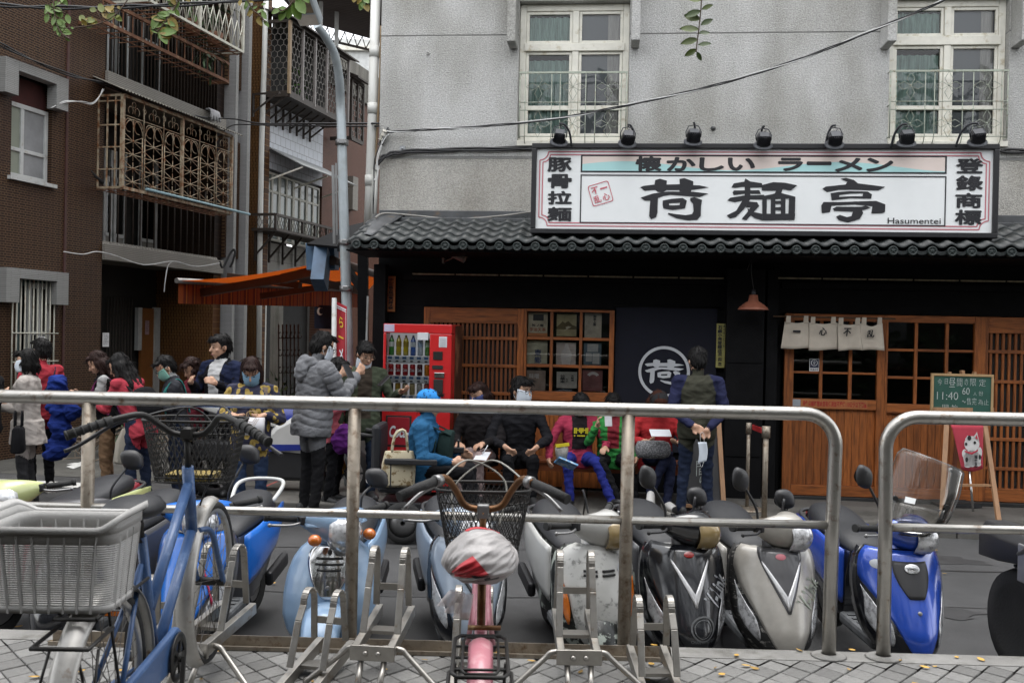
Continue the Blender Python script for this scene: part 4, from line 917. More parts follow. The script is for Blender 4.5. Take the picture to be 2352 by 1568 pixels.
casement(w1,blk1,.06,M_wframe,.36,.38,LZ(119,258)[1],(M_fp1,M_fp2),.06)
lb('transom_panel',blk1,mat('dark_red_boards',(.05,.012,.01),.8,var=.3),w1[0]+.01,.1,LZ(119,258)[1],w1[1]-.01,.14,w1[3]-.12)
lb('sill',blk1,M_wframe,w1[0]-.06,-.06,w1[2]-.05,w1[1]+.06,.06,w1[2]-.001)
M_teal = mat('faded_teal_paint',(.085,.13,.135),.6,var=.2,scale=5)
casement((w2[0]+.05,w2[1]+.25,w2[2],w2[3]),blk1,.10,M_teal,.40,0,w2[3]-.05,(M_dglass,M_dglass),.1)
casement((LZ(70,750)[0],w2[1],w2[2],w2[3]),blk1,.05,M_wframe,.5,.62,w2[3]-.1,(mat('dark_pane',(.03,.025,.02),.15),MATS['dark_pane']),.08)
lb('room_back',blk1,M_dark,s0,.5,.1,sB,.6,9)
b = MB()
for i in range(11):
 s_ = LZ(28+i*9.6,750,.05)[0]; b.tube([(s_,-.05,.7),(s_+.0,-.05,w2[3]-.02)],.012,5)
for y in (765,830,905): z = LZ(80,y,.05)[1]; b.tube([(LZ(26,y,.05)[0],-.06,z),(LZ(132,y,.05)[0],-.06,z)],.010,5)
b.obj('window_bars',M_wiron,blk1)
b = MB(); x = LZ(150,400,.02); b.box(LZ(148,400)[0],-.02,.2,LZ(153,400)[0],-.001,9.4); b.obj('pipe_strip',mat('red_oxide',(.06,.022,.018),.6,var=.2),blk1)
# recessed bay: back wall, side wall, slabs, ledges
DEP = 1.25; zl0_ = LZ(235,590)[1]
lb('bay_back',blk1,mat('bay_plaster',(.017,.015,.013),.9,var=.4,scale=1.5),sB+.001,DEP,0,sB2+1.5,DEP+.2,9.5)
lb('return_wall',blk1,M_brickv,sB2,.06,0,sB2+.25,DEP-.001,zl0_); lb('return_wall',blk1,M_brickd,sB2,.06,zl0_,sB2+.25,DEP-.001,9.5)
lb('return_wall',blk1,M_brickv,sB-.25,.251,0,sB,DEP,9.5)
zl = [(LZ(235,596)[1],LZ(235,559)[1]),(LZ(235,195)[1],LZ(235,159)[1])]
zl.append((zl[1][0]+zl[1][0]-zl[0][0],zl[1][1]+zl[1][0]-zl[0][0]))
for z0,z1 in zl:
 lb('ledge',blk1,M_ledge,sB+.001,-.05,z0,sB2+.16,.10,z1,bev=.006); lb('floor_slab',blk1,M_conc,sB+.001,.101,z0+.05,sB2-.001,DEP-.001,z0+.2)
# white frames inside the bay
for fl,zf in ((0,zl[0][1]),(1,zl[1][1])):
 for x0,x1 in ((238,258),(262,290),(322,362),(398,442)):
  s1_,s2_ = LZ(x0,500,-1.1)[0],LZ(x1,500,-1.1)[0]
  f = MB()
  for q in ((s1_,s1_+.06,zf-.1,zf+1.75),(s2_-.06,s2_,zf-.1,zf+1.75),(s1_,s2_,zf+1.2,zf+1.3),(s1_,s2_,zf+.28,zf+.34)): f.box(q[0],1.1,q[2],q[1],1.14,q[3])
  o = f.obj('door_frame',M_wframe,blk1)
  g_ = MB(); rect(g_,s1_+.06,s2_-.06,zf+.34,zf+1.2,1.12); g_.obj('pane',M_dglass,o); g_ = MB(); rect(g_,s1_+.06,s2_-.06,zf-.1,zf+.28,1.12); g_.obj('door_panel',mat('grey_door_panel',(.22,.21,.19),.6),o)
bm_ = MB().tube([(0,0,0),(0,0,1.75)],.013,5).mesh('balcony_bar',M_diron); bm2 = MB().tube([(0,0,0),(0,0,1.2)],.012,5).mesh('balcony_bar',M_diron)
sb_ = [sB+.05+(sB2-sB-.1)*i/33 for i in range(34)]
copies('balcony_bar',bm_,[TR(s_,.03,zl[1][1]) for s_ in sb_],blk1); copies('balcony_bar',bm2,[TR(s_,.05,zl[0][1]) for s_ in sb_[::2]],blk1)
b = MB()
for i in range(40):
 s_ = sB+(sB2-sB)*i/40; b.lathe([(.05,0),(.03,.04),(0,.05)],6,Matrix.Translation((s_+.05,.02,zl[0][1])))
b.obj('ledge_finial',M_ledge,blk1,kind='stuff')
# fins and end strip
fo = LZ(541,500,.0)[0]
for x0,x1,h in ((538,544,0),(566,573,0)):
 a,c = LZ(x0,400,.14)[0],LZ(x1,400,.14)[0]
 MB().box(a,-.14,2.8 if 0 else 0,c,.30,9.5).obj('pilaster',[M_gtiley],blk1)
 MB().box(a+.002,-.143,0,c,-.1401,9.5).obj('pilaster_face',M_gtile,blk1)
lb('fin_recess',blk1,M_gtile,sB2+.26,.2,0,LZ(576,400)[0],.3,9.5)
a = LZ(512,300,.03)[0]
for z0,z1 in ((zl[1][0]-2.3,zl[1][0]-.1),(zl[1][0]+.9,9.5)):
 lb('spandrel',blk1,M_brick,sB2+.26,.0,z0,LZ(527,400)[0],.199,z1); lb('spandrel',blk1,M_brick,LZ(543,400)[0],.0,z0,LZ(556,400)[0],.199,z1)
e0,e1 = LZ(600,400,.05)[0]-.01,LZ(600,400,.05)[0]+.12
MB().box(LZ(575,300,-.18)[0]+.35,-.06,0,e1,.9,9.5).obj('end_pier',M_brickv,blk1)
lb('white_panel_wall',blk1,mat('white_render',(.50,.50,.47),.8,var=.1,scale=3),LZ(575,300,-.18)[0]+.30,-.062,.05,LZ(575,300,-.18)[0]+.349,.42,2.75)
# ground floor doorway pieces
b = MB(); s_,z = LZ(322,800,-1.15); b.box(LZ(322,800,-1.15)[0],1.13,.05,LZ(352,800,-1.15)[0],1.18,LZ(340,708,-1.15)[1]); b.obj('door',mat('orange_brown_door',(.24,.09,.022),.6,var=.1),blk1)
b = MB(); b.box(LZ(352,800,-1.13)[0],1.10,.05,LZ(364,800,-1.13)[0],1.17,LZ(356,706,-1.13)[1]); b.box(LZ(313,800,-1.13)[0],1.10,LZ(316,740,-1.13)[1]-.5,LZ(322,800,-1.13)[0],1.17,LZ(316,706,-1.13)[1]); b.obj('door_jamb',M_wframe,blk1)
b = MB()
for i in range(9): s_ = LZ(245+i*7,800,-1.0)[0]; b.tube([(s_,1.0,.05),(s_,1.0,2.3)],.014,5)
b.obj('gate_bars',M_diron,blk1)
# ---- ornate rusty cage
def cage(par_label,x0,x1,ytl,ybl,off,style,m,side=None,name='balcony_cage',n=6,xs=None):
 s_a,z_t = LZ(x0,ytl,off); _,z_b = LZ(x0,ybl,off); s_b = LZ(x1,400,off)[0]
 r = fthing(LEFT,name,par_label,'balcony cage',s_a,z_b,off)
 H,W = z_t-z_b,s_b-s_a
 return r,H,W
r,H,W = cage('rusty cream balcony cage with arches and star crosses on the brown block',283,531,218,431,.42,0,M_rust)
fr = MB();
for z in (0,H): fr.bar((0,0,z),(W,0,z),.035,.045); fr.bar((0,0,z),(0,.42,z),.03,.035); fr.bar((W,0,z),(W,.42,z),.03,.035)
for s_ in (0,W*.5,W): fr.bar((s_,0,0),(s_,0,H),.05,.05)
fr.bar((0,.42,0),(0,.42,H),.03,.03); fr.obj('frame',M_rust,r)
pt = MB(); np_ = 6; pw = W/np_
def arcpts(c,rr,a0,a1,n=8): return [(c[0]+rr*cos(a0+(a1-a0)*i/n),-.005,c[1]+rr*sin(a0+(a1-a0)*i/n)) for i in range(n+1)]
for k in range(np_):
 a,c = pw*k+.03,pw*(k+1)-.03; w = c-a; mid = (a+c)/2; za = H*.60
 for q in ((a,0,za),(c,0,za)): pt.tube([(q[0],0,0),(q[0],0,za)],.011,5)
 pt.tube(arcpts((mid,za),w/2,0,pi,10),.008,5)
 for j in range(4):
  z0,z1 = za*j/4+.02,za*(j+1)/4
  pt.tube([(a,0,z0),(c,0,z1)],.0055,4); pt.tube([(c,0,z0),(a,0,z1)],.0055,4); pt.tube([(mid,0,z0),(mid,0,z1)],.006,4); pt.tube([(a,0,(z0+z1)/2),(c,0,(z0+z1)/2)],.008,4)
  pt.ell((mid,0,(z0+z1)/2),.022,None,6,4)
 pt.tube([(mid,0,za),(mid,0,za+w/2)],.009,4)
 for sx in (-1,1):
  pt.tube(arcpts((mid+sx*w*.25,za+w*.28),w*.22,0,1.6*pi,8),.007,4); pt.tube(arcpts((mid+sx*.08,H*.86),.06,-1 if sx > 0 else pi+1,4 if sx > 0 else pi-4,8),.005,4)
 pt.tube([(a,0,H*.79),(c,0,H*.79)],.008,4); pt.tube(arcpts((mid,H*.93),.045,0,2*pi,10),.005,4)
 for s_ in (a-.03,): pt.tube([(s_,0,za),(s_,0,H)],.010,4); [pt.tube(arcpts((s_,z),.04,-pi/2,pi*.9,6),.007,4) for z in (za*.3,za*.7,H*.9)]
pt.obj('star_panel',M_rust,r)
sd_ = MB()
for y in (.12,.26): sd_.bar((0,y,0),(0,y,H),.02,.02)
for z in (H*.2,H*.44,H*.68,H*.94): sd_.bar((0,0,z),(0,.42,z),.016,.02)
sd_.obj('end_grid',M_rust,r)
tr_ = MB();
for i in range(14): tr_.bar((W*i/13,0,-.03),(W*i/13,.42,-.03),.02,.012)
for y in (.08,.2,.32): tr_.bar((0,y,-.045),(W,y,-.045),.02,.012)
tr_.obj('floor_grid',M_rust2,r)
cr = MB();
nC = 90; cr.grid(lambda s,t: (-.15+(W+.35)*s,-.12+.55*t,H+.04+.22*t+.012*sin(s*nC*pi)),nC*2,1); cr.obj('corrugated_roof',M_conc,r)
pp = fthing(LEFT,'blue_pipe','pale blue pipe lying along the foot of the rusty cage','pipe',*LZ(420,455,.46),.46); b = MB(); b.tube([(-1,0,.0),(2.2,0,0)],.022,6); b.obj('pipe',mat('pale_blue_pipe',(.22,.34,.38),.5),pp)
# ---- upper rusted tray and white cage with plants
tr2_,H2,W2_ = cage('rusted shallow window tray below the white plant cage',237,521,20,50,.40,0,M_rust2)
b = MB()
for z in (0,.32): b.bar((0,0,z),(W2_,0,z),.035,.05)
b.bar((0,0,0),(0,.4,0),.03,.05); b.bar((W2_,0,0),(W2_,.4,0),.03,.05)
for i in range(16): b.bar((W2_*i/15,0,0),(W2_*i/15,0,.32),.014,.014); b.bar((W2_*i/15,0,-.02),(W2_*i/15,.4,-.02),.02,.012)
b.bar((0,.2,-.03),(W2_,.2,-.03),.02,.012); b.obj('tray_frame',M_rust2,tr2_)
wc,H3,W3 = cage('white iron balcony cage full of green pot plants high on the brown block',345,552,-150,3,.72,0,M_wiron)
b = MB()
b.bar((0,0,0),(W3,0,0),.05,.04); b.bar((0,0,0),(0,.7,0),.04,.04); b.bar((W3,0,0),(W3,.7,0),.04,.04)
for s_ in (0,W3/2,W3): b.bar((s_,0,0),(s_,0,2.0),.045,.045)
b.obj('frame',M_wiron,wc)
b = MB()
for k in range(14):
 a,c = W3*k/14,W3*(k+1)/14; b.tube([(a,0,0),(a,0,2)],.010,4)
 for j in range(4): b.tube([(a,0,j*.5),(c,0,j*.5+.5)],.008,4); b.tube([(c,0,j*.5),(a,0,j*.5+.5)],.008,4)
b.obj('cross_panel',M_wiron,wc)
b = MB()
for i in range(18): b.bar((W3*i/17,0,-.03),(W3*i/17,.7,-.03),.02,.012)
for y in (.1,.35,.6): b.bar((0,y,-.045),(W3,y,-.045),.02,.012)
b.obj('floor_grid',M_rust2,wc)
M_leafA = mat('leaf_green',(.07,.16,.025),.55,var=.3,scale=3,rnd=.4,isl=True); M_leafB = mat('leaf_yellow',(.30,.22,.03),.55,var=.3,scale=3,rnd=.35,isl=True); M_leafD = mat('leaf_dark_green',(.03,.06,.02),.6,var=.3,rnd=.45,isl=True)
M_twig = mat('twig_brown',(.07,.045,.03),.8)
def leaf(mb,p,d,n_,L,w,mi=0,curl=.15):
 d = Vector(d).normalized(); n_ = Vector(n_); x = d.cross(n_).normalized(); n_ = x.cross(d); p = Vector(p)
 prof = ((0,.0),(.18,.62),(.42,1),(.68,.85),(.88,.45),(1,0)); L_,R_,C_ = [],[],[]
 for t,k in prof: q = p+d*L*t-n_*L*curl*t*t; C_.append(q-n_*w*.12); L_.append(q-x*w*.5*k); R_.append(q+x*w*.5*k)
 n0 = len(prof); vs = L_+C_+R_
 mb.add(vs,[(i,i+1,n0+i+1,n0+i) for i in range(n0-1)]+[(n0+i,n0+i+1,2*n0+i+1,2*n0+i) for i in range(n0-1)],mi,True)
rnd = random.Random(3)
def bush(mb,c,rad,n,L,w,rr=rnd):
 for _ in range(n):
  d = Vector((rr.gauss(0,1),rr.gauss(0,1),rr.gauss(.2,.8))).normalized(); p = Vector(c)+Vector((d.x*rad[0],d.y*rad[1],d.z*rad[2]))*rr.uniform(.2,1)
  leaf(mb,p,d+Vector((0,0,-.3)),Vector((0,0,1)) if abs(d.z) < .9 else Vector((1,0,0)),L*rr.uniform(.6,1.2),w*rr.uniform(.6,1.2))
plab = ['broad leafy pot plant at the near end of the white cage','trailing pot plant in the middle of the white cage','spiky pot plant at the far end of the white cage']
for i,t in enumerate((.35,.6,.85)):
 p = fthing(LEFT,'pot_plant',plab[i],'plant',LZ(345,3,.72)[0]+W3*t,LZ(345,3,.72)[1],.4,'plants in the white cage')
 b = MB(); b.lathe([(.0,.01),(.11,.01),(.14,.24),(.12,.24)],12); b.obj('pot',mat('clay_pot',(.2,.09,.05),.8),p)
 b = MB(); bush(b,(0,0,.65),(.3,.22,.45),70,.20,.07); b.obj('foliage',M_leafA if i < 2 else M_leafD,p)
p = fthing(LEFT,'pot_plant','dark straggly plant hanging over the end of the rusted tray','plant',LZ(500,130,.5)[0],LZ(500,150,.4)[1],.3)
b = MB(); bush(b,(0,0,.2),(.55,.22,.42),130,.16,.04); b.obj('foliage',M_leafD,p)
tw = fthing(LEFT,'mop_head','grey mop head hung over the end of the concrete ledge','mop',*LZ(487,262,.1),.1)
b = MB()
for i in range(16): b.tube(spline([(-.12+.016*i,.05,.06),(-.13+.018*i,-.05,.05),(-.15+.02*i,-.07,-.1-.04*sin(i*1.3))],3),.018,5)
b.obj('strands',mat('grey_cotton',(.3,.3,.31),.95,var=.2),tw)
# white pipe at the end of the block
dp = thing('drainpipe','grey-white plastic drainpipe at the far end of the brown block','pipe',LEFT.M @ Vector((*[LZ(594,980,.1)[0]],-.1,0)))
P_ = [LEFT.M @ Vector((LZ(x,y,.1)[0],-.1,LZ(x,y,.1)[1])) for x,y in ((594,900),(597,560),(601,330),(607,140),(612,-40))]
b = MB(); b.tube(P_,.052,10); b.obj('pipe',M_pvc,dp,world=True)
# ================================================================ middle block with white tiles
blk2 = thing('tiled_apartment','middle apartment block with white tiles, a dark hexagon-grille balcony and cream windows','building',LEFT.M @ Vector((LZ(605,500)[0],0,0)),LEFT.rz)
o2 = LZ(605,500)[0]
def L2(px,py,off=0.0): a = LEFT.at(px,py,off); return a[0]-o2,a[1]
e2 = L2(745,400)[0]; zW0 = L2(740,420)[1]; zW1 = L2(610,350)[1]
zfl = L2(664,216,.6)[1]
lb('wall',blk2,M_wtile,0.13,.05,L2(640,392)[1],e2,.3,zfl+.15)
lb('wall',blk2,M_gbrick,0.13,.05,2.7,e2,.3,L2(640,560)[1]); lb('shaded_shopfront',blk2,mat('shaded_front',(.012,.011,.010),.8,var=.4),0.13,.35,0,e2,.5,2.7)  # ground floor opening, shade under the awning put into its colour
wz0,wz1 = L2(640,560)[1],L2(640,392)[1]
lb('wall',blk2,M_conc,0.13,.05,zfl+1.9,e2+.2,.3,8.3)
lb('room_back',blk2,M_dark,.13,.9,0,e2,1.0,8)
lb('parapet',blk2,M_conc,.3,-.02,L2(720,120)[1]-.45,e2+6,.049,8.32,bev=.02)
# cream windows behind the planter
n = 4
for i in range(n):
 a,c = .2+(e2-.25)*i/n,.2+(e2-.25)*(i+1)/n
 casement((a,c,wz0+.05,0),blk2,.08,mat('grey_cream_frame',(.36,.35,.30),.55,var=.1),.5,.72,wz1-.05,(mat('dim_curtain_pane',(.10,.12,.115),.2,var=.4,scale=2),MATS['dim_curtain_pane']),.05)
cn = MB(); cn.add([(0.2,.05,wz1+.42),(e2+.1,.05,wz1+.42),(e2+.1,-.75,wz1+.02),(.2,-.75,wz1+.02)],[(0,1,2,3)]); cn.obj('window_canopy',mat('grey_canopy',(.24,.25,.25),.7,var=.2),blk2,thick=.02)
for s_ in (.25,e2*.5,e2):
 b = MB(); b.bar((s_,.04,wz1-.25),(s_,-.72,wz1),.03,.03); b.obj('canopy_strut',M_cream,blk2)
# hexagon cage
sA,sE = L2(664,150,.6)[0],L2(797,300,.6)[0]
z0,z1 = zfl,L2(665,47,.6)[1]
hc = thing('balcony_cage','dark brown balcony cage of hexagon grilles on brackets on the white tiled block','balcony cage',LEFT.M @ Vector((o2+sA,-.6,z0)),LEFT.rz)
Hh,Wh = z1-z0,sE-sA
b = MB()
b.bar((0,0,0),(Wh,0,0),.06,.12); b.bar((0,0,Hh),(Wh,0,Hh),.06,.06); b.bar((0,0,0),(0,.6,0),.05,.12); b.bar((0,0,Hh),(0,.6,Hh),.05,.06); b.box(0,0,-.07,Wh,.6,-.05)
b.obj('frame',M_diron,hc)
M_tan = mat('tan_bar',(.24,.17,.10),.6,var=.2)
for i,s_ in enumerate((0,.2,.4,.6,.8,1.0)):
 b = MB(); b.bar((s_*Wh,-.01,0),(s_*Wh,-.01,Hh),.07 if i == 0 else .045,.05); b.obj('upright',M_tan if i == 0 else mat('grey_bar',(.22,.20,.19),.6),hc)
def hexnet(mb,W,H,rr,th,f):
 dx,dz = rr*sqrt(3),rr*1.5; j = 0; z = 0
 while z < H+rr:
  x = (j % 2)*dx/2
  while x < W+dx/2:
   pts = [(x+rr*cos(pi/6+k*pi/3),z+rr*sin(pi/6+k*pi/3)) for k in range(6)]
   for k in range(3):
    a,c = pts[k],pts[k+1]
    if 0 <= min(a[0],c[0]) and max(a[0],c[0]) <= W and 0 <= min(a[1],c[1]) and max(a[1],c[1]) <= H: mb.bar(f(*a),f(*c),th,th)
   x += dx
  z += dz; j += 1
b = MB(); hexnet(b,Wh,Hh,.085,.014,lambda x,z: (x,.01,z)); b.obj('hexagon_grille',mat('grille_grey',(.10,.09,.08),.6,.2),hc,kind='stuff')
b = MB(); hexnet(b,.58,Hh,.075,.012,lambda x,z: (.01,x,z)); b.obj('hexagon_grille',MATS['grille_grey'],hc,kind='stuff')
b = MB(); b.loft([[(s_,-.14,Hh+.01),(s_,.62,Hh+.25),(s_,.62,Hh+.28),(s_,-.14,Hh+.04)] for s_ in (-.1,Wh+.3)],sm=False); b.obj('cage_roof',M_diron,hc)
for i in range(9):
 s_ = Wh*i/9-.3; b = MB(); b.bar((s_,.03,-.05),(s_,.62,-.06),.035,.035); b.bar((s_,.60,-.06),(s_,.60,-.5),.04,.04); b.bar((s_,.1,-.07),(s_,.60,-.42),.03,.03); b.obj('bracket',M_diron,hc)
b = MB(); rect(b,0,Wh,0,Hh,.55); b.obj('shadow_wall',M_dark,hc)
p = thing('pot_plant','leafy plant inside the dark hexagon cage','plant',LEFT.M @ Vector((o2+sA+Wh*.38,-.3,z0)),LEFT.rz); b = MB(); bush(b,(0,0,.45),(.4,.2,.4),60,.14,.06); b.obj('foliage',M_leafA,p)
# mesh planter box under the windows
sm0,sm1 = L2(632,560,.5)[0],L2(775,560,.5)[0]; z0,z1 = L2(640,528,.5)[1],L2(640,494,.5)[1]
mb_ = thing('planter_box','empty dark brown mesh planter box on brackets below the cream windows','planter',LEFT.M @ Vector((o2+sm0,-.5,z0)),LEFT.rz)
b = MB(); Wm,Hm = sm1-sm0,z1-z0
for z in (0,Hm): b.bar((0,0,z),(Wm,0,z),.05,.05); b.bar((0,0,z),(0,.5,z),.05,.05)
for k in range(6): b.bar((Wm*k/5,0,0),(Wm*k/5,0,Hm),.045,.045)
b.box(0,0,-.04,Wm,.5,-.03)
for k in range(5): b.bar((Wm*k/5+.1,.48,-.04),(Wm*k/5+.1,.48,-.6),.04,.04); b.bar((Wm*k/5+.1,.05,-.04),(Wm*k/5+.1,.47,-.5),.035,.035)
b.obj('frame',M_diron,mb_)
b = MB();
for k in range(int(Wm/.11)): b.bar((k*.11,.01,0),(k*.11+.2,.01,Hm),.007,.007); b.bar((k*.11+.2,.012,0),(k*.11,.012,Hm),.007,.007)
for k in range(4): b.bar((.01,k*.11,0),(.01,k*.11+.15,Hm),.007,.007); b.bar((.012,k*.11+.15,0),(.012,k*.11,Hm),.007,.007)
b.obj('diamond_mesh',M_diron,mb_)
# ================================================================ red brick block beyond
blk3 = thing('red_brick_apartment','reddish brown tiled block beyond the white tiled one','building',LEFT.M @ Vector((o2+e2,0,0)),LEFT.rz)
lb('wall',blk3,M_brick3,.001,.05,0,9,.3,8.0)
zz = LEFT.at(815,185,.5)
c3 = thing('balcony_cage','small dark cage on the reddish block beside the white drainpipe','balcony cage',LEFT.M @ Vector((LEFT.at(805,330,.5)[0],-.5,LEFT.at(815,322,.5)[1])),LEFT.rz)
Wc,Hc = LEFT.at(832,330,.5)[0]-LEFT.at(805,330,.5)[0],1.35
b = MB(); b.bar((0,0,0),(Wc,0,0),.06,.08); b.bar((0,0,Hc),(Wc,0,Hc),.06,.08)
for k in range(3): b.bar((Wc*k/2,0,0),(Wc*k/2,0,Hc),.06,.06)
b.bar((0,0,0),(0,.5,0),.05,.08); b.obj('frame',M_diron,c3); b = MB(); hexnet(b,Wc,Hc,.08,.016,lambda x,z: (x,.0,z)); b.obj('hexagon_grille',MATS['grille_grey'],c3)
b = MB(); b.loft([[(s_,-.2,Hc+.0),(s_,.5,Hc+.3),(s_,.5,Hc+.34),(s_,-.2,Hc+.04)] for s_ in (-.1,Wc+.2)],sm=False); b.obj('cage_roof',M_diron,c3)
b = MB(); a = LEFT.at(806,440,0); b.box(LEFT.at(800,440)[0]-o2-e2,-.12,a[1]-.45,LEFT.at(812,440)[0]-o2-e2,.04,a[1]+.35); b.obj('window_hood',M_ledge,blk3)
# roof shelter of corrugated sheet on posts, far rooftop
shl = thing('roof_shelter','dark corrugated rooftop shelter on white steel posts above the lane blocks','shelter',LEFT.M @ Vector((o2+e2*.6,.5,8.3)),LEFT.rz)
M_corr = mat('dark_corrugated',(.06,.045,.038),.7,var=.15,scale=4)
p00,p10,p11,p01 = onY(600,-60,24),onY(880,-40,24),onY(880,96,30),onY(690,44,30)
b = MB(); nn = 60
def rf(s,t):
 a = p00.lerp(p10,s); c = p01.lerp(p11,s); q = a.lerp(c,t); q.z += .03*sin(t*nn*pi); return q
b.grid(rf,4,nn*2); b.obj('roof_sheet',M_corr,shl,world=True)
for x,y0,y1,Y in ((692,-20,92,24.5),(735,5,135,26),(772,5,150,27.5)): b = MB(); b.bar(onY(x,y1,Y),onY(x+2,y0,Y),.10,.10); b.obj('post',M_wframe,shl,world=True)
b = MB(); b.bar(onY(690,78,28),onY(870,120,28),.06,.06)
for k in range(9): b.bar(onY(700+k*20,80+4.6*k,28),onY(712+k*20,52+5.4*k,28),.025,.025); b.bar(onY(720+k*20,84+4.6*k,28),onY(712+k*20,52+5.4*k,28),.025,.025)
b.obj('truss',M_diron,shl,world=True)
far = thing('far_white_building','pale white building with a tiled parapet far behind the shop','building',(-7,40,0))
b = MB(); P0 = onY(770,90,40); b.box(P0.x,40,0,P0.x+14,46,onY(800,90,40).z); b.obj('wall',mat('pale_wall',(.55,.56,.55),.8),far,world=True)
b = MB(); b.box(P0.x-.2,39.8,onY(800,118,40).z,P0.x+14,39.99,onY(800,108,40).z); b.obj('cornice',M_cream,far,world=True)
end = thing('lane_end_building','dark house front closing the lane under the striped awning','building',(-3,27,0))
b = MB(); b.box(-6,27,0,1.5,28,4.6); b.obj('wall',mat('lane_end_wall',(.03,.028,.025),.9,var=.4),end,world=True)
b = MB(); a,c = onY(545,700,26.9),onY(562,1000,26.9);
# ---------------------------------------------------------------- striped awning
M_aw = None
def stripemat(name,c1,c2,c3,sc,tl=.6):
 m = bpy.data.materials.new(name); m.use_nodes = True; MATS[name] = m; t = m.node_tree; N = t.nodes; L = t.links; b = N['Principled BSDF']; b.inputs['Roughness'].default_value = .8
 tc = N.new('ShaderNodeUVMap'); sx = N.new('ShaderNodeSeparateXYZ'); L.new(tc.outputs[0],sx.inputs[0])
 mm = N.new('ShaderNodeMath'); mm.operation = 'MULTIPLY'; mm.inputs[1].default_value = sc; L.new(sx.outputs[0],mm.inputs[0]); f = N.new('ShaderNodeMath'); f.operation = 'FRACT'; L.new(mm.outputs[0],f.inputs[0])
 cr_ = N.new('ShaderNodeValToRGB'); cr_.color_ramp.interpolation = 'CONSTANT'; e = cr_.color_ramp.elements; e[0].color = rgb(*c1); e[1].position = .45; e[1].color = rgb(*c2); q = e.new(.72); q.color = rgb(*c3); q = e.new(.86); q.color = rgb(*c2)
 L.new(f.outputs[0],cr_.inputs[0])
 tl_ = N.new('ShaderNodeBsdfTranslucent'); L.new(cr_.outputs[0],tl_.inputs[0]); L.new(cr_.outputs[0],b.inputs['Base Color']); mx = N.new('ShaderNodeMixShader'); mx.inputs[0].default_value = tl
 L.new(b.outputs[0],mx.inputs[1]); L.new(tl_.outputs[0],mx.inputs[2]); L.new(mx.outputs[0],N['Material Output'].inputs[0]); return m
M_aw = stripemat('orange_striped_canvas',(.34,.058,.006),(.22,.026,.004),(.38,.12,.012),26); M_val = stripemat('orange_striped_valance',(.22,.05,.008),(.10,.016,.006),(.30,.10,.012),26,.12)
aw = thing('striped_awning','orange and red striped canvas awning reaching out over the lane on folding arms','awning',onY(412,646,13.6))
A,B,C,D = onY(410,645,13.6),onY(840,668,18.5),onY(762,598,12.2),onY(870,632,17.0)
def uvgrid(fn,nu,nv,name,m,par,ui=0):
 b = MB(); b.grid(fn,nu,nv); I = WM[par.name].inverted(); b.v = [tuple(I @ Vector(p)) for p in b.v]
 me = b.mesh(name,m); uv = me.uv_layers.new(name='UVMap');
 for p in me.polygons:
  for li,vi in zip(p.loop_indices,p.vertices): i,j = vi % (nu+1),vi//(nu+1); uv.data[li].uv = (i/nu,j/nv)
 return link(name,me,par)
uvgrid(lambda s,t: A.lerp(B,s).lerp(C.lerp(D,s),t)+Vector((0,0,-.05*sin(pi*t))),16,10,'canvas',M_aw,aw)
uvgrid(lambda s,t: A.lerp(B,s)+Vector((.012*sin(s*60),0,-.30*(1-t)-.01)),60,2,'valance',M_val,aw)
M_arm = mat('awning_arm',(.06,.035,.025),.5,.3,var=.2)
b = MB(); b.tube([A+Vector((0,-.08,0)),B],.038,8); b.obj('front_bar',mat('grey_bar_metal',(.22,.21,.2),.4,.7),aw,world=True)
b = MB(); b.bar(onY(464,672,14),onY(650,640,13.2),.07,.11); b.bar(onY(650,640,13.2),onY(735,620,12.6),.08,.13); b.bar(onY(525,612+22,14.5),onY(690,655,13.5),.06,.09); b.bar(onY(690,640,13),onY(830,668,13.5),.06,.10); b.bar(onY(600,690-10,15),onY(790,652,14.5),.06,.09); b.obj('folding_arm',M_arm,aw,world=True)
b = MB(); b.tube([C,D],.06,10); b.obj('roller',M_arm,aw,world=True)
b = MB(); b.bar(onY(742,580,12.2),onY(733,655,12.0),.16,.3); b.bar(onY(740,560,12.4),onY(742,620,12.4),.3,.35); b.obj('arm_bracket',mat('blue_bracket',(.05,.10,.17),.5,var=.3),aw,world=True)
# small dark lean-to roof at the shop's side, carrying the awning
lt = thing('lean_to_roof','small black lean-to roof and post at the side of the shop','roof',onZ(838,1000,0))
a,c = onY(705,562,12.2),onY(800,528,12.0); d = onY(868,505,12.4);
b = MB(); b.add([a,onY(790,524,12.4),d,onY(868,560,11.8),onY(790,570,11.6)],[(0,1,2,3,4)]); b.obj('roof_sheet',M_black,lt,world=True,thick=.03)
b = MB(); b.bar(onY(834,560,11.4),onY(834,1010,11.4),.11,.11); b.bar(onY(785,600,11.6),onY(834,668,11.4),.07,.07); b.bar(onY(834,572,11.4),onY(778,570,11.6),.05,.08); b.obj('post',M_black,lt,world=True)
b = MB(); b.bar(onY(845,680,11.35),onY(840,850,11.35),.035,.02); b.obj('white_strip',M_wframe,lt,world=True)
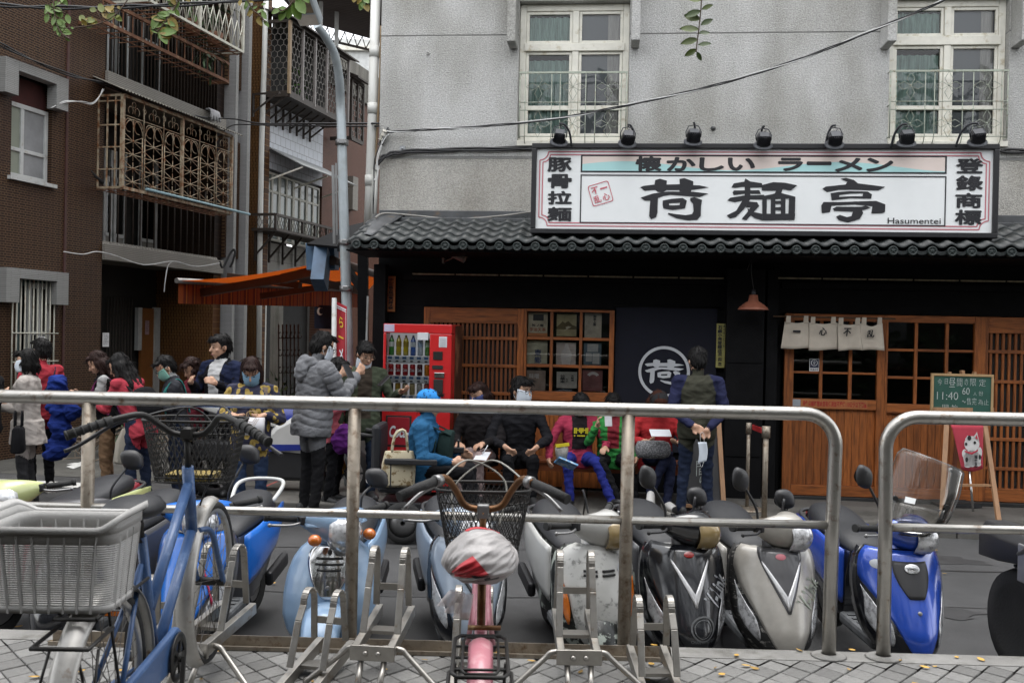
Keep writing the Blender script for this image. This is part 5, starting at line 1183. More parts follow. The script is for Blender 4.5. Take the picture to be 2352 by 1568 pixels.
# meter box, mailbox, house number plate, notices
wp = LZ(575,300,-.18)[0]+.30
def onwall(px,py,off=-.0):
 d = ray(px,py); n_ = LEFT.x; p0 = LEFT.o+LEFT.x*(wp-off); p = CAM+d*((p0-CAM).dot(n_)/d.dot(n_)); return p
RW = LEFT.rz-pi/2+pi/2
def wallthing(name,label,cat,px,py):
 p = onwall(px,py); r = thing(name,label,cat,p,LEFT.rz-pi/2); return r,p
def onw(r,x0,y0,x1,y1,d0,d1,mb):
 I = WM[r.name].inverted(); a = I @ onwall(x0,y0); c = I @ onwall(x1,y1); mb.box(min(a.x,c.x),-d1,min(a.z,c.z),max(a.x,c.x),-d0,max(a.z,c.z)); return (a.x+c.x)/2,(a.z+c.z)/2
M_wpl = mat('white_box_metal',(.42,.42,.40),.5,var=.1); M_mail = mat('dark_green_mailbox',(.012,.014,.013),.4,var=.2)
r,p = wallthing('meter_box','flat white electric meter cabinet on the white wall under the awning','box',525,755)
b = MB(); onw(r,507,703,537,757,.001,.04,b); b.obj('cabinet',M_wpl,r,bevel=.004); b = MB(); onw(r,520,735,527,750,.04,.045,b); onw(r,505,732,510,748,.04,.045,b); b.obj('window',M_dark,r)
r,p = wallthing('mailbox','black mailbox with a small white number plate on the white wall','mailbox',551,740)
b = MB(); onw(r,541,722,562,753,.001,.12,b); onw(r,539,718,564,724,.001,.15,b); b.obj('box',M_mail,r,bevel=.006); b = MB(); x,z = onw(r,543,734,558,745,.121,.125,b); b.obj('plate',M_swht,r); b = MB(); lettering(b,'3',x-.02,x+.02,z-.03,z+.02,-.127); b.obj('lettering',M_ink,r)
r,p = wallthing('number_plate','small white and green house number plate below the mailbox','plate',552,777)
b = MB(); x,z = onw(r,545,770,559,783,.001,.008,b); b.obj('plate',M_swht,r); b = MB(); lettering(b,'3',x-.02,x+.02,z-.045,z+.01,-.01); b.obj('lettering',M_ink,r); b = MB(); rect(b,x-.08,x+.08,z+.02,z+.055,-.0085); b.obj('header',mat('plate_green',(.02,.1,.06),.5),r)
def notice(lab,px0,py0,px1,py1,off,col,lines):
 a = LEFT.at(px0,py0,off); c = LEFT.at(px1,py1,off); r = fthing(LEFT,'paper_notice',lab,'notice',(a[0]+c[0])/2,c[1],off)
 w = (c[0]-a[0])/2; h = a[1]-c[1]; b = MB(); b.box(-w,-.002,0,w,.002,h); b.obj('sheet',mat('paper_'+col[0],col[1],.8),r)
 b = MB()
 for i in range(lines): lettering(b,'施工公告停車請勿進入'[i % 6:i % 6+4],-w*.8,w*.8*(1 if i % 3 else .6),h*(.86-.8*i/lines),h*(.86-.8*i/lines)+h*.5/lines,-.004)
 if lines: b.obj('print',M_ink,r)
notice('white notice sheet with rows of print at the corner of the brown brick wall',236,764,250,796,.02,('white',(.6,.6,.6)),7)
notice('white notice sheet taped to the lower barred window',88,772,103,800,.07,('white',0),4)
notice('pink notice strip on the orange-brown door',334,736,342,768,-1.1,('pink',(.45,.3,.32)),5)
# cables across the left
PL = lambda px,py,Y: onY(px,py,Y)
cable('power_cable','thick twisted black power cable across the top left corner',[PL(-40,8,9),PL(60,16,9),PL(200,18,9),PL(330,14,9),PL(470,8,9),PL(640,-6,9)],.014,M_cab,6,2,.5)
cable('power_cable','black cable bundle stretched in front of the brick wall to the ledge',[PL(-40,80,12.5),PL(60,140-8,13.2),PL(160,172,14),PL(236,192,14.8),PL(330,232,15.8),PL(430,262,17),PL(500,276,18)],.016,M_cab,6,2,.4)
cable('power_cable','pair of black cables crossing from the brown block to the shop corner',[PL(500,272,18),PL(540,274,17),PL(600,284,15.5),PL(700,284,13.5),PL(836,284,11.4),PL(870,284,11.1)],.012,M_cab,6,1)
cable('power_cable','lower black cable drooping between the brown block and the shop corner',[PL(515,300,18),PL(540,287,17),PL(620,288,15),PL(760,290,12.6),PL(870,290,11.1)],.010,M_cab,6,1)
cable('power_cable','thick black cable slanting down the brick wall from the upper window',[PL(85,195,14),PL(97,215,14.1),PL(112,255,14.2),PL(150,318,14.4),PL(190,372,14.7),PL(215,402,14.9),PL(236,420,15.05)],.030,M_cab,6,1)
cable('thin_cable','pair of white wires looping from the upper window to the ledge',[PL(118,248,13.8),PL(150,234,14),PL(185,234,14.3),PL(212,238,14.6),PL(228,222,14.7),PL(237,205,14.8)],.009,M_cabw,6,2,.3)
cable('thin_cable','white wire sagging along the ledge with a loose hanging end',[PL(146,578,13.9),PL(190,584,14.3),PL(222,578,14.7),PL(262,586,15.1),PL(330,608,15.7),PL(398,600,16.6),PL(450,612,17.4),PL(505,604,18)],.008,M_cabw,6,1)
cable('thin_cable','loose white wire end hanging in front of the dark porch',[PL(398,600,16.6),PL(386,610,16.5),PL(380,640,16.4),PL(377,671,16.4)],.009,M_cabw,6,1)
cable('thin_cable','tangle of black and orange-tagged wires on the grey pilaster above the awning',[PL(505,600,18),PL(512,614,18.1),PL(530,580,18.2),PL(540,575,18.2),PL(535,600,18.2),PL(528,614,18.2)],.02,M_cab,6,1)
# ================================================================ scooters
M_rub = mat('tyre_rubber',(.018,.018,.018),.8,var=.2,bump=.2,bscale=60); M_alloy = mat('grey_alloy',(.25,.25,.25),.4,.8,var=.15)
M_plas = mat('black_plastic',(.018,.018,.02),.5,var=.2,bump=.08,bscale=200); M_seat = mat('seat_vinyl',(.015,.016,.019),.5,var=.15,bump=.15,bscale=220,spec=.4)
M_floor = mat('floor_plastic',(.10,.105,.11),.75,var=.25,scale=14,col2=(.05,.05,.05),c2scale=8)
M_chr = mat('chrome',(.6,.6,.6),.14,1,var=.08,scale=14); M_lens = mat('clear_lens',(.66,.67,.69),.14,.25,var=.25,scale=30,coat=1,spec=.8,col2=(.32,.32,.33),c2scale=34,c2lo=.5,c2hi=.62)
M_lensy = mat('yellowed_lens',(.30,.22,.10),.15,.1,var=.2,scale=9,coat=.8); M_amber = mat('amber_lens',(.55,.14,.012),.18,0,var=.2,scale=20,coat=.8); M_redl = mat('red_lens',(.30,.015,.012),.2,0,var=.2,coat=.8)
M_mir = mat('mirror_glass',(.55,.57,.6),.03,1,var=0)
def paint(name,c,rough=.32,coat=.7,col2=None,**k): return mat(name,c,rough,0,var=.07,scale=5,coat=coat,col2=col2,**k)
def wheel(par,y,r=.215,w=.055,name='front_wheel'):
 b = MB(); M = Matrix.Translation((0,y,r)) @ Matrix.Rotation(pi/2,4,'Y')
 b.lathe([(r-.07,-w*.6),(r-.03,-w),(r-.008,-w*.7),(r,0),(r-.008,w*.7),(r-.03,w),(r-.07,w*.6)],26,M); o = b.obj(name,M_rub,par)
 b = MB(); b.lathe([(r-.075,-w*.55),(r-.065,0),(r-.075,w*.55),(.05,.02),(.03,.05),(.03,-.05),(.05,-.02),(r-.075,-w*.55)],18,M); b.obj('rim',M_alloy,o)
 return o
def scooter(label,X,Y,head,c_body,c_panel,c_low,style,steer=-35,seat=M_seat,lens=M_lens,tail=None,mirrors=(0,1.10),extra=None,group='scooters parked along the kerb',hsc=None,wk=1.0,name='scooter',mh=.25):
 r = thing(name,label,'scooter',(X,Y,0),0,group,rot=(radians(-1.5),radians(0),pi+radians(head)))
 sporty = style in ('v','k','d')
 if style == 'vino':
  zs = [.24,.28,.36,.46,.56,.64,.70,.735]; ws = [.165,.195,.218,.218,.205,.18,.14,.09]; yc = [.50,.525,.545,.54,.52,.49,.46,.44]; dd = [.06,.09,.12,.13,.13,.12,.10,.08]
 elif style == 'w':
  zs = [.22,.28,.38,.48,.58,.66,.71,.74]; ws = [.165,.185,.20,.205,.205,.19,.15,.09]; yc = [.54,.58,.60,.585,.55,.51,.48,.455]; dd = [.10,.12,.14,.14,.14,.13,.10,.07]
 else:
  zs = [.22,.27,.35,.45,.55,.64,.70,.74]; ws = [.105,.155,.19,.205,.208,.20,.185,.15]; yc = [.68,.70,.69,.645,.59,.535,.495,.465]; dd = [.16,.20,.23,.23,.21,.18,.15,.12]
 ws = [w*wk for w in ws]
 def surf(u,z,off=0.0):
  w = np.interp(z,zs,ws); y = np.interp(z,zs,yc); d = np.interp(z,zs,dd)
  return (u*w*(1+off*1.5),y-d*abs(u)**2.0+off,z+off*.25)
 def patch(n_,m,fn,nu=14,nv=12,off=.006,par=None):
  b = MB(); b.grid(lambda s,t: surf(*fn(s,t),off),nu,nv); return b.obj(n_,m,par or r,thick=.006)
 b = MB(); b.grid(lambda s,t: surf(-1+2*s,.22+.52*t),24,22); b.grid(lambda s,t: ((-1+2*s)*np.interp(.22+.5*t,zs,ws)*.98,np.interp(.22+.5*t,zs,yc)-np.interp(.22+.5*t,zs,dd)-.05+.02*cos((s-.5)*3),.22+.5*t),8,10)
 b.obj('leg_shield',c_low,r,thick=.012)
 for sx in (-1,1):
  b = MB(); b.grid(lambda s,t: (sx*np.interp(.24+.48*t,zs,ws)*(1-.03*s),np.interp(.24+.48*t,zs,yc)-np.interp(.24+.48*t,zs,dd)-.10*s*(1-.3*t),.24+.48*t),3,10); b.obj('shield_edge',c_low if style != 'vino' else c_panel,r,thick=.008)
 # wheels, fender, floor
 wf_y = .60 if style == 'vino' else .47; wheel(r,wf_y); wheel(r,-.60,name='rear_wheel')
 b = MB(); wf = .085 if style != 'vino' else .10; FR = .25 if style == 'vino' else .232
 b.grid(lambda s,t: ((-1+2*s)*wf*(1-.35*abs(t-.5)),wf_y+(FR-.03*(2*s-1)**2)*sin(-1.15+2.3*t+.25),.215+(FR-.035*(2*s-1)**2)*cos(-1.15+2.3*t+.25)),8,14); b.obj('front_fender',c_panel if style in ('vino',) else c_low,r,thick=.006)
 b = MB(); b.box(-.15,-.05,.20,.15,.44,.265); b.obj('floorboard',M_floor,r,bevel=.02)
 b = MB();
 for k in range(5): b.box(-.13,.03+.07*k,.2655,.13,.055+.07*k,.272)
 b.obj('floor_rib',M_floor,r)
 b = MB(); b.loft([[(x*w,y,z) for x,z in ((-1,z0),(-1,z0+h*.6),(-.75,z0+h),(.75,z0+h),(1,z0+h*.6),(1,z0))] for y,w,z0,h in ((-.03,.13,.24,.38),(-.15,.16,.24,.40),(-.4,.17,.34,.32),(-.65,.15,.46,.22),(-.86,.09,.56,.12))]); b.obj('rear_body',c_low,r,bevel=.01)
 for sx in (-1,1):
  b = MB(); b.grid(lambda s,t: (sx*(.165+.032*sin(pi*min(1,s*1.05))*(.4+.6*sin(pi*t)) - .05*max(0,s-.6)*2 - .03*max(0,.18-s)*4),-.02-.88*s,.32+.22*s+(.30-.19*s+.03*sin(pi*s))*t),14,8); b.obj('side_panel',c_body,r,thick=.012)
  b = MB(); b.bar((sx*.165,-.42,.26),(sx*.17,-.80,.30),.05,.09) ; b.obj('exhaust' if sx > 0 else 'engine_case',M_plas,r,bevel=.02)
 # seat
 b = MB(); ring = []
 for y,w,z0,h in ((.01,.07,.64,.03),(-.04,.115,.655,.075),(-.16,.14,.66,.105),(-.30,.148,.665,.10),(-.42,.155,.67,.115),(-.55,.155,.685,.13),(-.68,.135,.70,.125),(-.78,.09,.72,.09),(-.81,.04,.735,.04)):
  ring.append([(w*cx_,y,z0+h*cz_) for cx_,cz_ in ((-1,0),(-1.02,.45),(-.88,.8),(-.55,.97),(0,1.03),(.55,.97),(.88,.8),(1.02,.45),(1,0))])
 b.loft(ring,M=Matrix.Translation((0,0,-.06))); b.obj('seat',seat,r,sub=1)
 b = MB(); b.tube(spline([(-.13,-.62,.64),(-.14,-.78,.67),(-.08,-.87,.68),(.08,-.87,.68),(.14,-.78,.67),(.13,-.62,.64)] if tail is None else [(-.13,-.62,.70),(-.15,-.80,.77),(-.09,-.91,.79),(.09,-.91,.79),(.15,-.80,.77),(.13,-.62,.70)],4),.013,7); b.obj('grab_rail',tail or M_plas,r)
 b = MB(); b.ell((0,-.885,.65),(.075,.03,.045)); b.obj('tail_light',M_redl,r)
 # headset, turned on its lock
 S = Matrix.Translation((0,.36,-.035)) @ Matrix.Rotation(radians(-steer),4,'Z')
 hc_ = hsc or c_body
 b = MB(); b.tube([(0,.03,.68),(0,.0,.80)],[.075,.06],14); b.v = [tuple(S @ Vector(p)) for p in b.v]; b.obj('steering_column',hc_ if style != 'v' else M_plas,r)
 b = MB(); rg = []
 for x,y,z,ry_,rz_ in ((-.19,-.03,.885,.024,.022),(-.14,.0,.878,.05,.045),(-.085,.055,.862,.092,.080),(0,.085,.85,.115,.098),(.085,.055,.862,.092,.080),(.14,.0,.878,.05,.045),(.19,-.03,.885,.024,.022)):
  rg.append([(x,y+ry_*cos(a),z+rz_*sin(a)*(1 if sin(a) > 0 else 1.15)) for a in [2*pi*k/14 for k in range(14)]])
 b.loft(rg,M=S); b.obj('headset_cover',hc_,r,sub=1)
 b = MB(); b.grid(lambda s,t: ((-1+2*s)*.088*(1-.30*(2*t-1)**2),.206-.060*(2*s-1)**2-.035*(2*t-1)**2,.765+.135*t),10,8,M=S); b.obj('headlight',lens,r,thick=.012)
 for sx in (-1,1):
  b = MB(); b.tube([S @ Vector((sx*.19,-.03,.885)),S @ Vector((sx*.335,-.075,.90))],.0175,10); b.tube([S @ Vector((sx*.325,-.072,.899)),S @ Vector((sx*.345,-.078,.901))],.021,10); b.obj('grip',M_rub,r)
  b = MB(); b.tube(spline([S @ Vector(p) for p in ((sx*.17,.0,.872),(sx*.24,.01,.865),(sx*.335,-.02,.87))],4),.007,6); b.ell(S @ Vector((sx*.337,-.02,.87)),.011,None,8,6); b.obj('brake_lever',M_alloy if style != 'v' else M_plas,r)
  b = MB(); b.box(sx*.15-.035,-.04,.86,sx*.15+.035,.02,.905,M=S); b.obj('switch_box',M_plas,r,bevel=.008)
  if mirrors[0 if sx < 0 else 1]:
   b = MB(); p = S @ Vector((sx*.16,-.02,.90)); q = S @ Vector((sx*mh,-.06,mirrors[0 if sx < 0 else 1])); b.tube(spline([p,p+Vector((sx*.01,0,.08)),q],4),.007,6); mo = b.obj('mirror_stem',M_plas,r)
   Mm = Matrix.Translation(q+Vector((sx*.02,0,.035))) @ Matrix.Rotation(radians(-steer*.5+sx*8),4,'Z') @ Matrix.Rotation(radians(-12*sx),4,'Y')
   b = MB(); b.loft([[(kx*.058*abs(cos(a))**.75*(1 if cos(a) > 0 else -1),yy,kx*.056*abs(sin(a))**.75*(1 if sin(a) > 0 else -1)+.016*cos(a)) for a in [2*pi*k/20 for k in range(20)]] for yy,kx in ((-.014,.9),(-.008,1),(.006,.97),(.020,.78),(.028,.4))],M=Mm); b.obj('mirror',M_plas,mo)
   b = MB(); b.add([Mm @ Vector((.06*cos(a),-.0165,.042*sin(a))) for a in [2*pi*k/18 for k in range(18)]],[tuple(range(18))]); b.obj('mirror_glass',M_mir,mo)
 if extra: extra(r,surf,patch,S)
 return r
P_lb = paint('powder_blue_paint',(.24,.36,.52)); P_white = paint('pearl_white_paint',(.52,.52,.50),.3); P_blk = paint('gloss_black_paint',(.012,.013,.017),.18,1)
P_silver = mat('champagne_silver_paint',(.42,.40,.365),.36,.25,var=.06,scale=30,coat=.5); P_blue = mat('deep_blue_paint',(.018,.075,.46),.2,.15,var=.06,scale=5,coat=1); P_bright = paint('bright_blue_paint',(.015,.16,.62),.3)
P_ice = mat('ice_blue_silver_paint',(.30,.36,.44),.34,.25,var=.06,coat=.5); P_camo = mat('camo_black_white',(.012,.014,.013),.4,var=.1,col2=(.36,.40,.36),c2scale=13,c2lo=.52,c2hi=.56,coat=.3)
P_scuff = mat('scuffed_black',(.02,.02,.02),.55,var=.2,scale=20,col2=(.30,.29,.27),c2scale=15,c2lo=.55,c2hi=.62,stretch=(1,1,3)); P_lime = paint('pale_lime_paint',(.46,.50,.22)); P_redp = paint('dark_red_paint',(.26,.02,.035)); P_grey = paint('dark_grey_paint',(.055,.055,.06),.4)
M_logo = mat('logo_silver',(.45,.47,.5),.4,.4)
def text_on_surf(par,surf,body,u0,u1,z0,z1,m,rot=0,off=.012,bold=.02,shear=0):
 vs,fs = txt(body,bold,shear); ax = [v[0] for v in vs]; ay = [v[1] for v in vs]; a0,a1,b0,b1 = min(ax),max(ax),min(ay),max(ay); b = MB(); P = []
 for x,y in vs:
  s,t = (x-a0)/(a1-a0)-.5,(y-b0)/(b1-b0)-.5; w,h = u1-u0,z1-z0
  # seen from the front the scooter's +x is to the left
  uu,zz = -(s*w*cos(rot)-t*h/.2*sin(rot)),s*w*.2*sin(rot)+t*h*cos(rot)
  P.append(surf((u0+u1)/2+uu,(z0+z1)/2+zz,off))
 b.add(P,[list(reversed(f)) for f in fs]); return b.obj('lettering',m,par)
def ov(par,surf,u,z,ru,rz,m,name='badge',off=.012):
 b = MB(); b.add([surf(u+ru*cos(a),z+rz*sin(a),off) for a in [2*pi*k/18 for k in range(18)]]+[surf(u,z,off+.006)],[(k,(k+1) % 18,18) for k in range(18)],0,True); return b.obj(name,m,par)
def panel_w(z,pts): return np.interp(z,[p[0] for p in pts],[p[1] for p in pts])
def side_lights(r,surf,patch,pw,z0,z1,m=M_lens,uo=.93,rim=True):
 for sx in (-1,1):
  def fn(s,t):
   z = z0+(z1-z0)*t; i = panel_w(z,pw)+.05; o = uo; k = max(0.0,min(t/.42,(1-t)/.58))**.62; mid = i+(o-i)*.5; h = (o-i)*.5*max(.06,k); return (sx*(mid+(2*s-1)*h),z)
  patch('headlamp_unit',m,fn,8,14,.006)
  if rim: patch('headlamp_rim',M_plas,lambda s,t: (fn(.5+(s-.5)*1.28,.5+(t-.5)*1.06)[0],z0+(z1-z0)*(.5+(t-.5)*1.06)),8,14,.003)
def vbadge(r,surf,patch,zt,zb,ut,m=M_chr,thick_=.16,inner=M_grey if False else None):
 for sx in (-1,1): patch('v_trim',m,lambda s,t: (sx*(ut*(1-s)+.0*s+.00)+sx*0,zt+(zb-zt)*s**1.15-t*.075*(1-.0*s)-.0) if False else (sx*ut*(1-s)*(1-.0*t),zt+(zb-zt)*s**1.2-.012-t*(.03+.05*s)),12,4,.013)
def ex_vlink(panelmat,midmat,badgecol,textmat,sticker):
 def f(r,surf,patch,S):
  pw = [(.24,.25),(.30,.42),(.42,.62),(.55,.86),(.62,.95),(.74,.98)]
  patch('centre_panel',panelmat,lambda s,t: ((2*s-1)*panel_w(.25+.485*t,pw),.25+.485*t),18,18,.012)
  if midmat: patch('inner_panel',midmat,lambda s,t: ((2*s-1)*np.interp(t,[0,1],[.03,.62]),.45+.285*t),12,12,.016)
  side_lights(r,surf,patch,pw,.30,.56)
  b = MB()
  for sx in (-1,1):
   b.grid(lambda s,t: surf(sx*(.46*(1-s)),.675-.15*s**1.15-t*(.012+.05*s),.021),10,3)
  b.obj('v_trim',mat('bright_trim',(.62,.62,.63),.3,.55,var=.1),r,thick=.004)
  ov(r,surf,.03,.70,.13,.014,badgecol,'badge',.02)
  ov(r,surf,0,.47,.035,.007,M_alloy,'bolt',.018)
  text_on_surf(r,surf,'V-Link',-.95,-.25,.475,.575,textmat,radians(50),.020,.03,.2)
  if sticker:
   b = MB(); n = 24
   for rr in ((.30,.26),(.22,.20)):
    for k in range(n): b.add([surf(-.12+rr[j]*cos(a),.37+rr[j]*.2*sin(a),.0205) for j,a in ((0,2*pi*k/n),(0,2*pi*(k+1)/n),(1,2*pi*(k+1)/n),(1,2*pi*k/n))],[(0,1,2,3)])
   b.obj('sticker',mat('grey_sticker',(.11,.115,.12),.5),r); text_on_surf(r,surf,'CHARMMYKITTY',-.44,.2,.305,.32,MATS['grey_sticker'],0,.021,.0)
 return f
def ex_kym(r,surf,patch,S):
 pw = [(.24,.18),(.30,.34),(.40,.50),(.50,.72),(.58,.95),(.74,.98)]
 patch('centre_panel',P_blue,lambda s,t: ((2*s-1)*panel_w(.245+.49*t,pw),.245+.49*t),20,20,.012)
 side_lights(r,surf,patch,pw,.285,.545)
 patch('black_v_panel',M_plas,lambda s,t: ((2*s-1)*.40*sin(pi*(.13+.42*t)),.52+.165*t),12,10,.018)
 ov(r,surf,0,.655,.17,.022,M_chr,'badge',.026); ov(r,surf,0,.46,.05,.009,M_alloy,'bolt',.018); ov(r,surf,.66,.66,.13,.022,M_logo,'round_sticker',.018)
 text_on_surf(r,surf,'KYMCO',-.11,.11,.65,.66,M_plas,0,.034)
 patch('chin_vent',M_rub,lambda s,t: ((2*s-1)*.4,.225+.02*t),6,2,.01)
 # tall clear windscreen bolted to the headset
 gm = glassmat('clear_acrylic',(.93,.93,.92),.55,1.4,.06,.06,(.4,.38,.35))
 S = Matrix.Translation((0,.36,-.035)) @ Matrix.Rotation(radians(-16),4,'Z')
 def ws(s,t):
  a = (2*s-1); w = np.interp(t,[0,.25,.6,1],[.14,.17,.18,.165]); return S @ Vector((a*w*(1-.12*(t > .97))-.05-.12*t,.17-.10*a*a-.16*t,0.86+.38*t-.012*a*a*t+.05*a*t))
 b = MB(); b.grid(ws,16,18); o = b.obj('windscreen',gm,r,thick=.004)
 b = MB(); edge = [ws(0,t/18) for t in range(19)]+[ws(s/16,1) for s in range(1,17)]+[ws(1,1-t/18) for t in range(1,19)]; b.tube(edge,.002,4); b.obj('screen_edge',mat('acrylic_edge',(.22,.21,.20),.5),o)
 b = MB(); b.grid(lambda s,t: ws(.16+.68*s,.05+.33*t)+Vector((0,0,0))+S.to_3x3() @ Vector((0,.012,0)),10,6); b.obj('inner_plate',gm,o,thick=.004)
 for s,t in ((.14,.42),(.86,.42),(.12,.14),(.88,.14)): b = MB(); p = ws(s,t); d = S.to_3x3() @ Vector((0,1,0)); b.tube([p-d*.02,p+d*.025],[.011,.014],10); b.obj('screen_bolt',M_rub,o)
 b = MB(); b.grid(lambda s,t: ws(.60+.14*s,.40+.07*t)+S.to_3x3() @ Vector((0,.008,0)),2,2); b.obj('screen_sticker',M_swht,o)
def ex_vino(r,surf,patch,S):
 def sh(s,t): z = .47+.255*t; return ((2*s-1)*.66*(min(1,t*1.1+.03))**.62*(1-.15*max(0,t-.8)*5),z)
 patch('chrome_grille',M_chr,sh,16,16,.010)
 for k,(w,z) in enumerate(((.36,.655),(.34,.628),(.28,.600))): patch('grille_slot',M_rub,lambda s,t: ((2*s-1)*w,z+.010*t),8,2,.0165)
 ov(r,surf,0,.69,.07,.013,M_rub,'badge',.018); ov(r,surf,0,.525,.045,.011,M_alloy,'lock',.018); ov(r,surf,-.08,.36,.05,.010,M_rub,'bolt',.014)
 for sx in (-1,1):
  b = MB(); b.ell(S @ Vector((sx*.15,.11,.80)),(.035,.035,.03)); b.obj('indicator',M_amber,r)
 b = MB(); b.grid(lambda s,t: ((-1+2*s)*.17*(1-.3*t*t),.13-.09*(2*s-1)**2*(1)-.1*t,.855+.06*t),10,5,M=S); b.obj('visor',P_lb,r,thick=.006)
 b = MB(); b.lathe([(.0,.03),(.06,.02),(.078,.0),(.08,-.05)],18,S @ Matrix.Translation((0,.15,.80)) @ Matrix.Rotation(-pi/2,4,'X')); b.obj('headlight',mat('headlamp_glass',(.52,.53,.54),.1,.5,var=.12,coat=1),r)
def ex_white(r,surf,patch,S):
 pw = [(.24,.28),(.30,.50),(.40,.62),(.50,.70),(.60,.96),(.74,1.0)]
 patch('centre_panel',mat('spotted_white_panel',(.50,.50,.48),.35,var=.1,col2=(.22,.22,.21),c2scale=22,c2lo=.54,c2hi=.64,coat=.4),lambda s,t: ((2*s-1)*panel_w(.25+.49*t,pw),.25+.49*t),18,18,.012)
 for sx in (-1,1): patch('indicator',M_amber,lambda s,t: (sx*(.84-.12*(1-t)+(2*s-1)*.085*sin(pi*(.06+.9*t))),.36+.22*t),6,10,.02)
 for k,(u,z) in enumerate(((-.22,.62),(.22,.62),(-.22,.60),(.22,.60))): patch('vent_slot',M_rub,lambda s,t: (u+(2*s-1)*.16,z+.010*t),4,2,.0185)
 ov(r,surf,-.62,.63,.15,.03,MATS['logo_silver'],'sticker',.018); text_on_surf(r,surf,'ACC',-.74,-.52,.632,.648,M_grille,0,.025)
 for u in (-.35,.3): ov(r,surf,u,.31,.06,.012,M_alloy,'bolt',.018)
 b = MB(); b.tube([S @ Vector((.05,.0,.93)),S @ Vector((.045,-.02,1.0)),S @ Vector((.06,-.03,1.05))],.005,6); b.obj('antenna',M_plas,r)
def ex_d(r,surf,patch,S):
 pw = [(.24,.22),(.30,.40),(.42,.60),(.55,.84),(.62,.95),(.74,.98)]
 patch('centre_panel',P_ice,lambda s,t: ((2*s-1)*panel_w(.245+.49*t,pw),.245+.49*t),18,18,.012)
 side_lights(r,surf,patch,pw,.32,.58)
 patch('dark_slot',M_plas,lambda s,t: (.42-.5*s,.62-.16*s+.03*t),8,2,.018); ov(r,surf,.35,.665,.1,.02,M_logo,'badge',.018)
def ex_b(r,surf,patch,S):
 pw = [(.24,.22),(.30,.40),(.42,.60),(.55,.84),(.62,.95),(.74,.98)]
 patch('centre_panel',P_bright,lambda s,t: ((2*s-1)*panel_w(.245+.49*t,pw),.245+.49*t),18,18,.012)
 side_lights(r,surf,patch,pw,.32,.58); patch('red_stripe',mat('red_decal',(.5,.02,.08),.4),lambda s,t: (-.75+.3*s,.38+.2*s+.02*t),6,2,.018)
sx_ = lambda px,Y: (px-CX)/FPX*Y
N_Y = 4.95+.69                         # the nose touches the kerb when the scooter's origin stands here
scooter('bright blue scooter with white tail behind the old blue bicycle',sx_(452,5.2),N_Y+.05,-2,P_bright,P_bright,P_grey,'d',-25,tail=M_wframe,extra=ex_b,hsc=P_bright,mirrors=(1.12,0))
scooter('powder blue retro scooter with a chrome slotted shield',sx_(772,5.2),N_Y-.10,2,P_lb,P_lb,P_lb,'vino',-32,wk=1.1,lens=M_lens,extra=ex_vino,hsc=P_lb,mirrors=(1.02,0))
scooter('ice blue silver scooter half hidden by the pink bicycle',sx_(1050,5.1),N_Y+.02,10,P_ice,P_ice,P_blk,'d',-10,extra=ex_d,hsc=P_ice,mirrors=(0,0))
scooter('scratched white scooter with black camouflage sides and amber indicators',sx_(1345,5.15),N_Y-.06,9,P_white,P_white,P_camo,'w',-48,wk=1.05,lens=M_lensy,extra=ex_white,hsc=P_white,mirrors=(0,0))
scooter('glossy black scooter with a chrome V on its front',sx_(1568,5.15),N_Y,6,P_grey,P_blk,P_blk,'v',-48,wk=1.08,lens=M_lensy,extra=ex_vlink(P_blk,None,M_redl,M_logo,True),hsc=P_blk,mirrors=(.93,1.10))
scooter('champagne silver scooter with a dark V panel and scuffed fairing',sx_(1792,5.12),N_Y-.01,3,P_silver,P_silver,P_scuff,'v',-50,wk=1.1,extra=ex_vlink(P_silver,P_grey,M_spink,M_grille,False),hsc=P_silver,mirrors=(.93,1.10))
scooter('deep blue scooter with a tall clear windscreen at the railing gap',sx_(2092,5.12),N_Y+.01,2,P_blue,P_blue,P_blk,'k',-44,extra=ex_kym,hsc=P_blue,wk=1.12,mirrors=(0,1.12))
scooter('lime and red scooter behind the grey plastic crate',sx_(10,6.0)+.2,N_Y+.6,-12,P_lime,P_redp,P_redp,'d',-20,hsc=P_lime,mirrors=(0,1.12))
scooter('dark grey scooter between the crate and the blue scooter',sx_(225,5.4),N_Y+.02,-6,P_grey,P_grey,P_blk,'d',-30,hsc=P_grey,mirrors=(1.08,0))
# rear end of a motorcycle with a yellow plate at the right edge
r = thing('motorcycle','rear end of a dark motorcycle with a yellow number plate at the right edge','motorcycle',(2.80,5.45,0),radians(3))
b = MB(); b.loft([[(x*w,y,z0+h*zz) for x,zz in ((-1,0),(-1,.7),(-.6,1),(.6,1),(1,.7),(1,0))] for y,w,z0,h in ((-.45,.06,.72,.07),(-.35,.11,.66,.12),(0,.13,.62,.18),(.25,.10,.6,.2))]); b.obj('tail_body',M_plas,r,bevel=.01)
b = MB(); b.box(-.13,-.42,.56,-.115,-.2,.76); b.box(-.13,-.435,.56,.13,-.42,.75); b.obj('tail_cover',mat('grey_silver_paint',(.28,.28,.29),.4,.3),r,bevel=.02)
b = MB(); b.ell((-.03,-.47,.79),(.04,.03,.022)); b.obj('tail_light',M_redl,r)
Mw = Matrix.Translation((0,-.05,.30)) @ Matrix.Rotation(pi/2,4,'Y'); b = MB(); b.lathe([(0,-.035),(.16,-.03),(.2,-.05),(.27,-.055),(.29,0),(.27,.055),(.2,.05),(.16,.03),(0,.035)],26,Mw); b.obj('rear_wheel',M_rub,r)
b = MB(); b.grid(lambda s,t: (-.1+.2*s,-.05-.33*sin(.2+1.5*t),.30+.33*cos(.2+1.5*t)),5,10); b.obj('rear_fender',M_plas,r,thick=.01)
b = MB(); b.box(-.13,-.425,.23,.13,-.415,.44); b.obj('number_plate',mat('plate_yellow',(.60,.34,.02),.4,var=.05),r,bevel=.012)
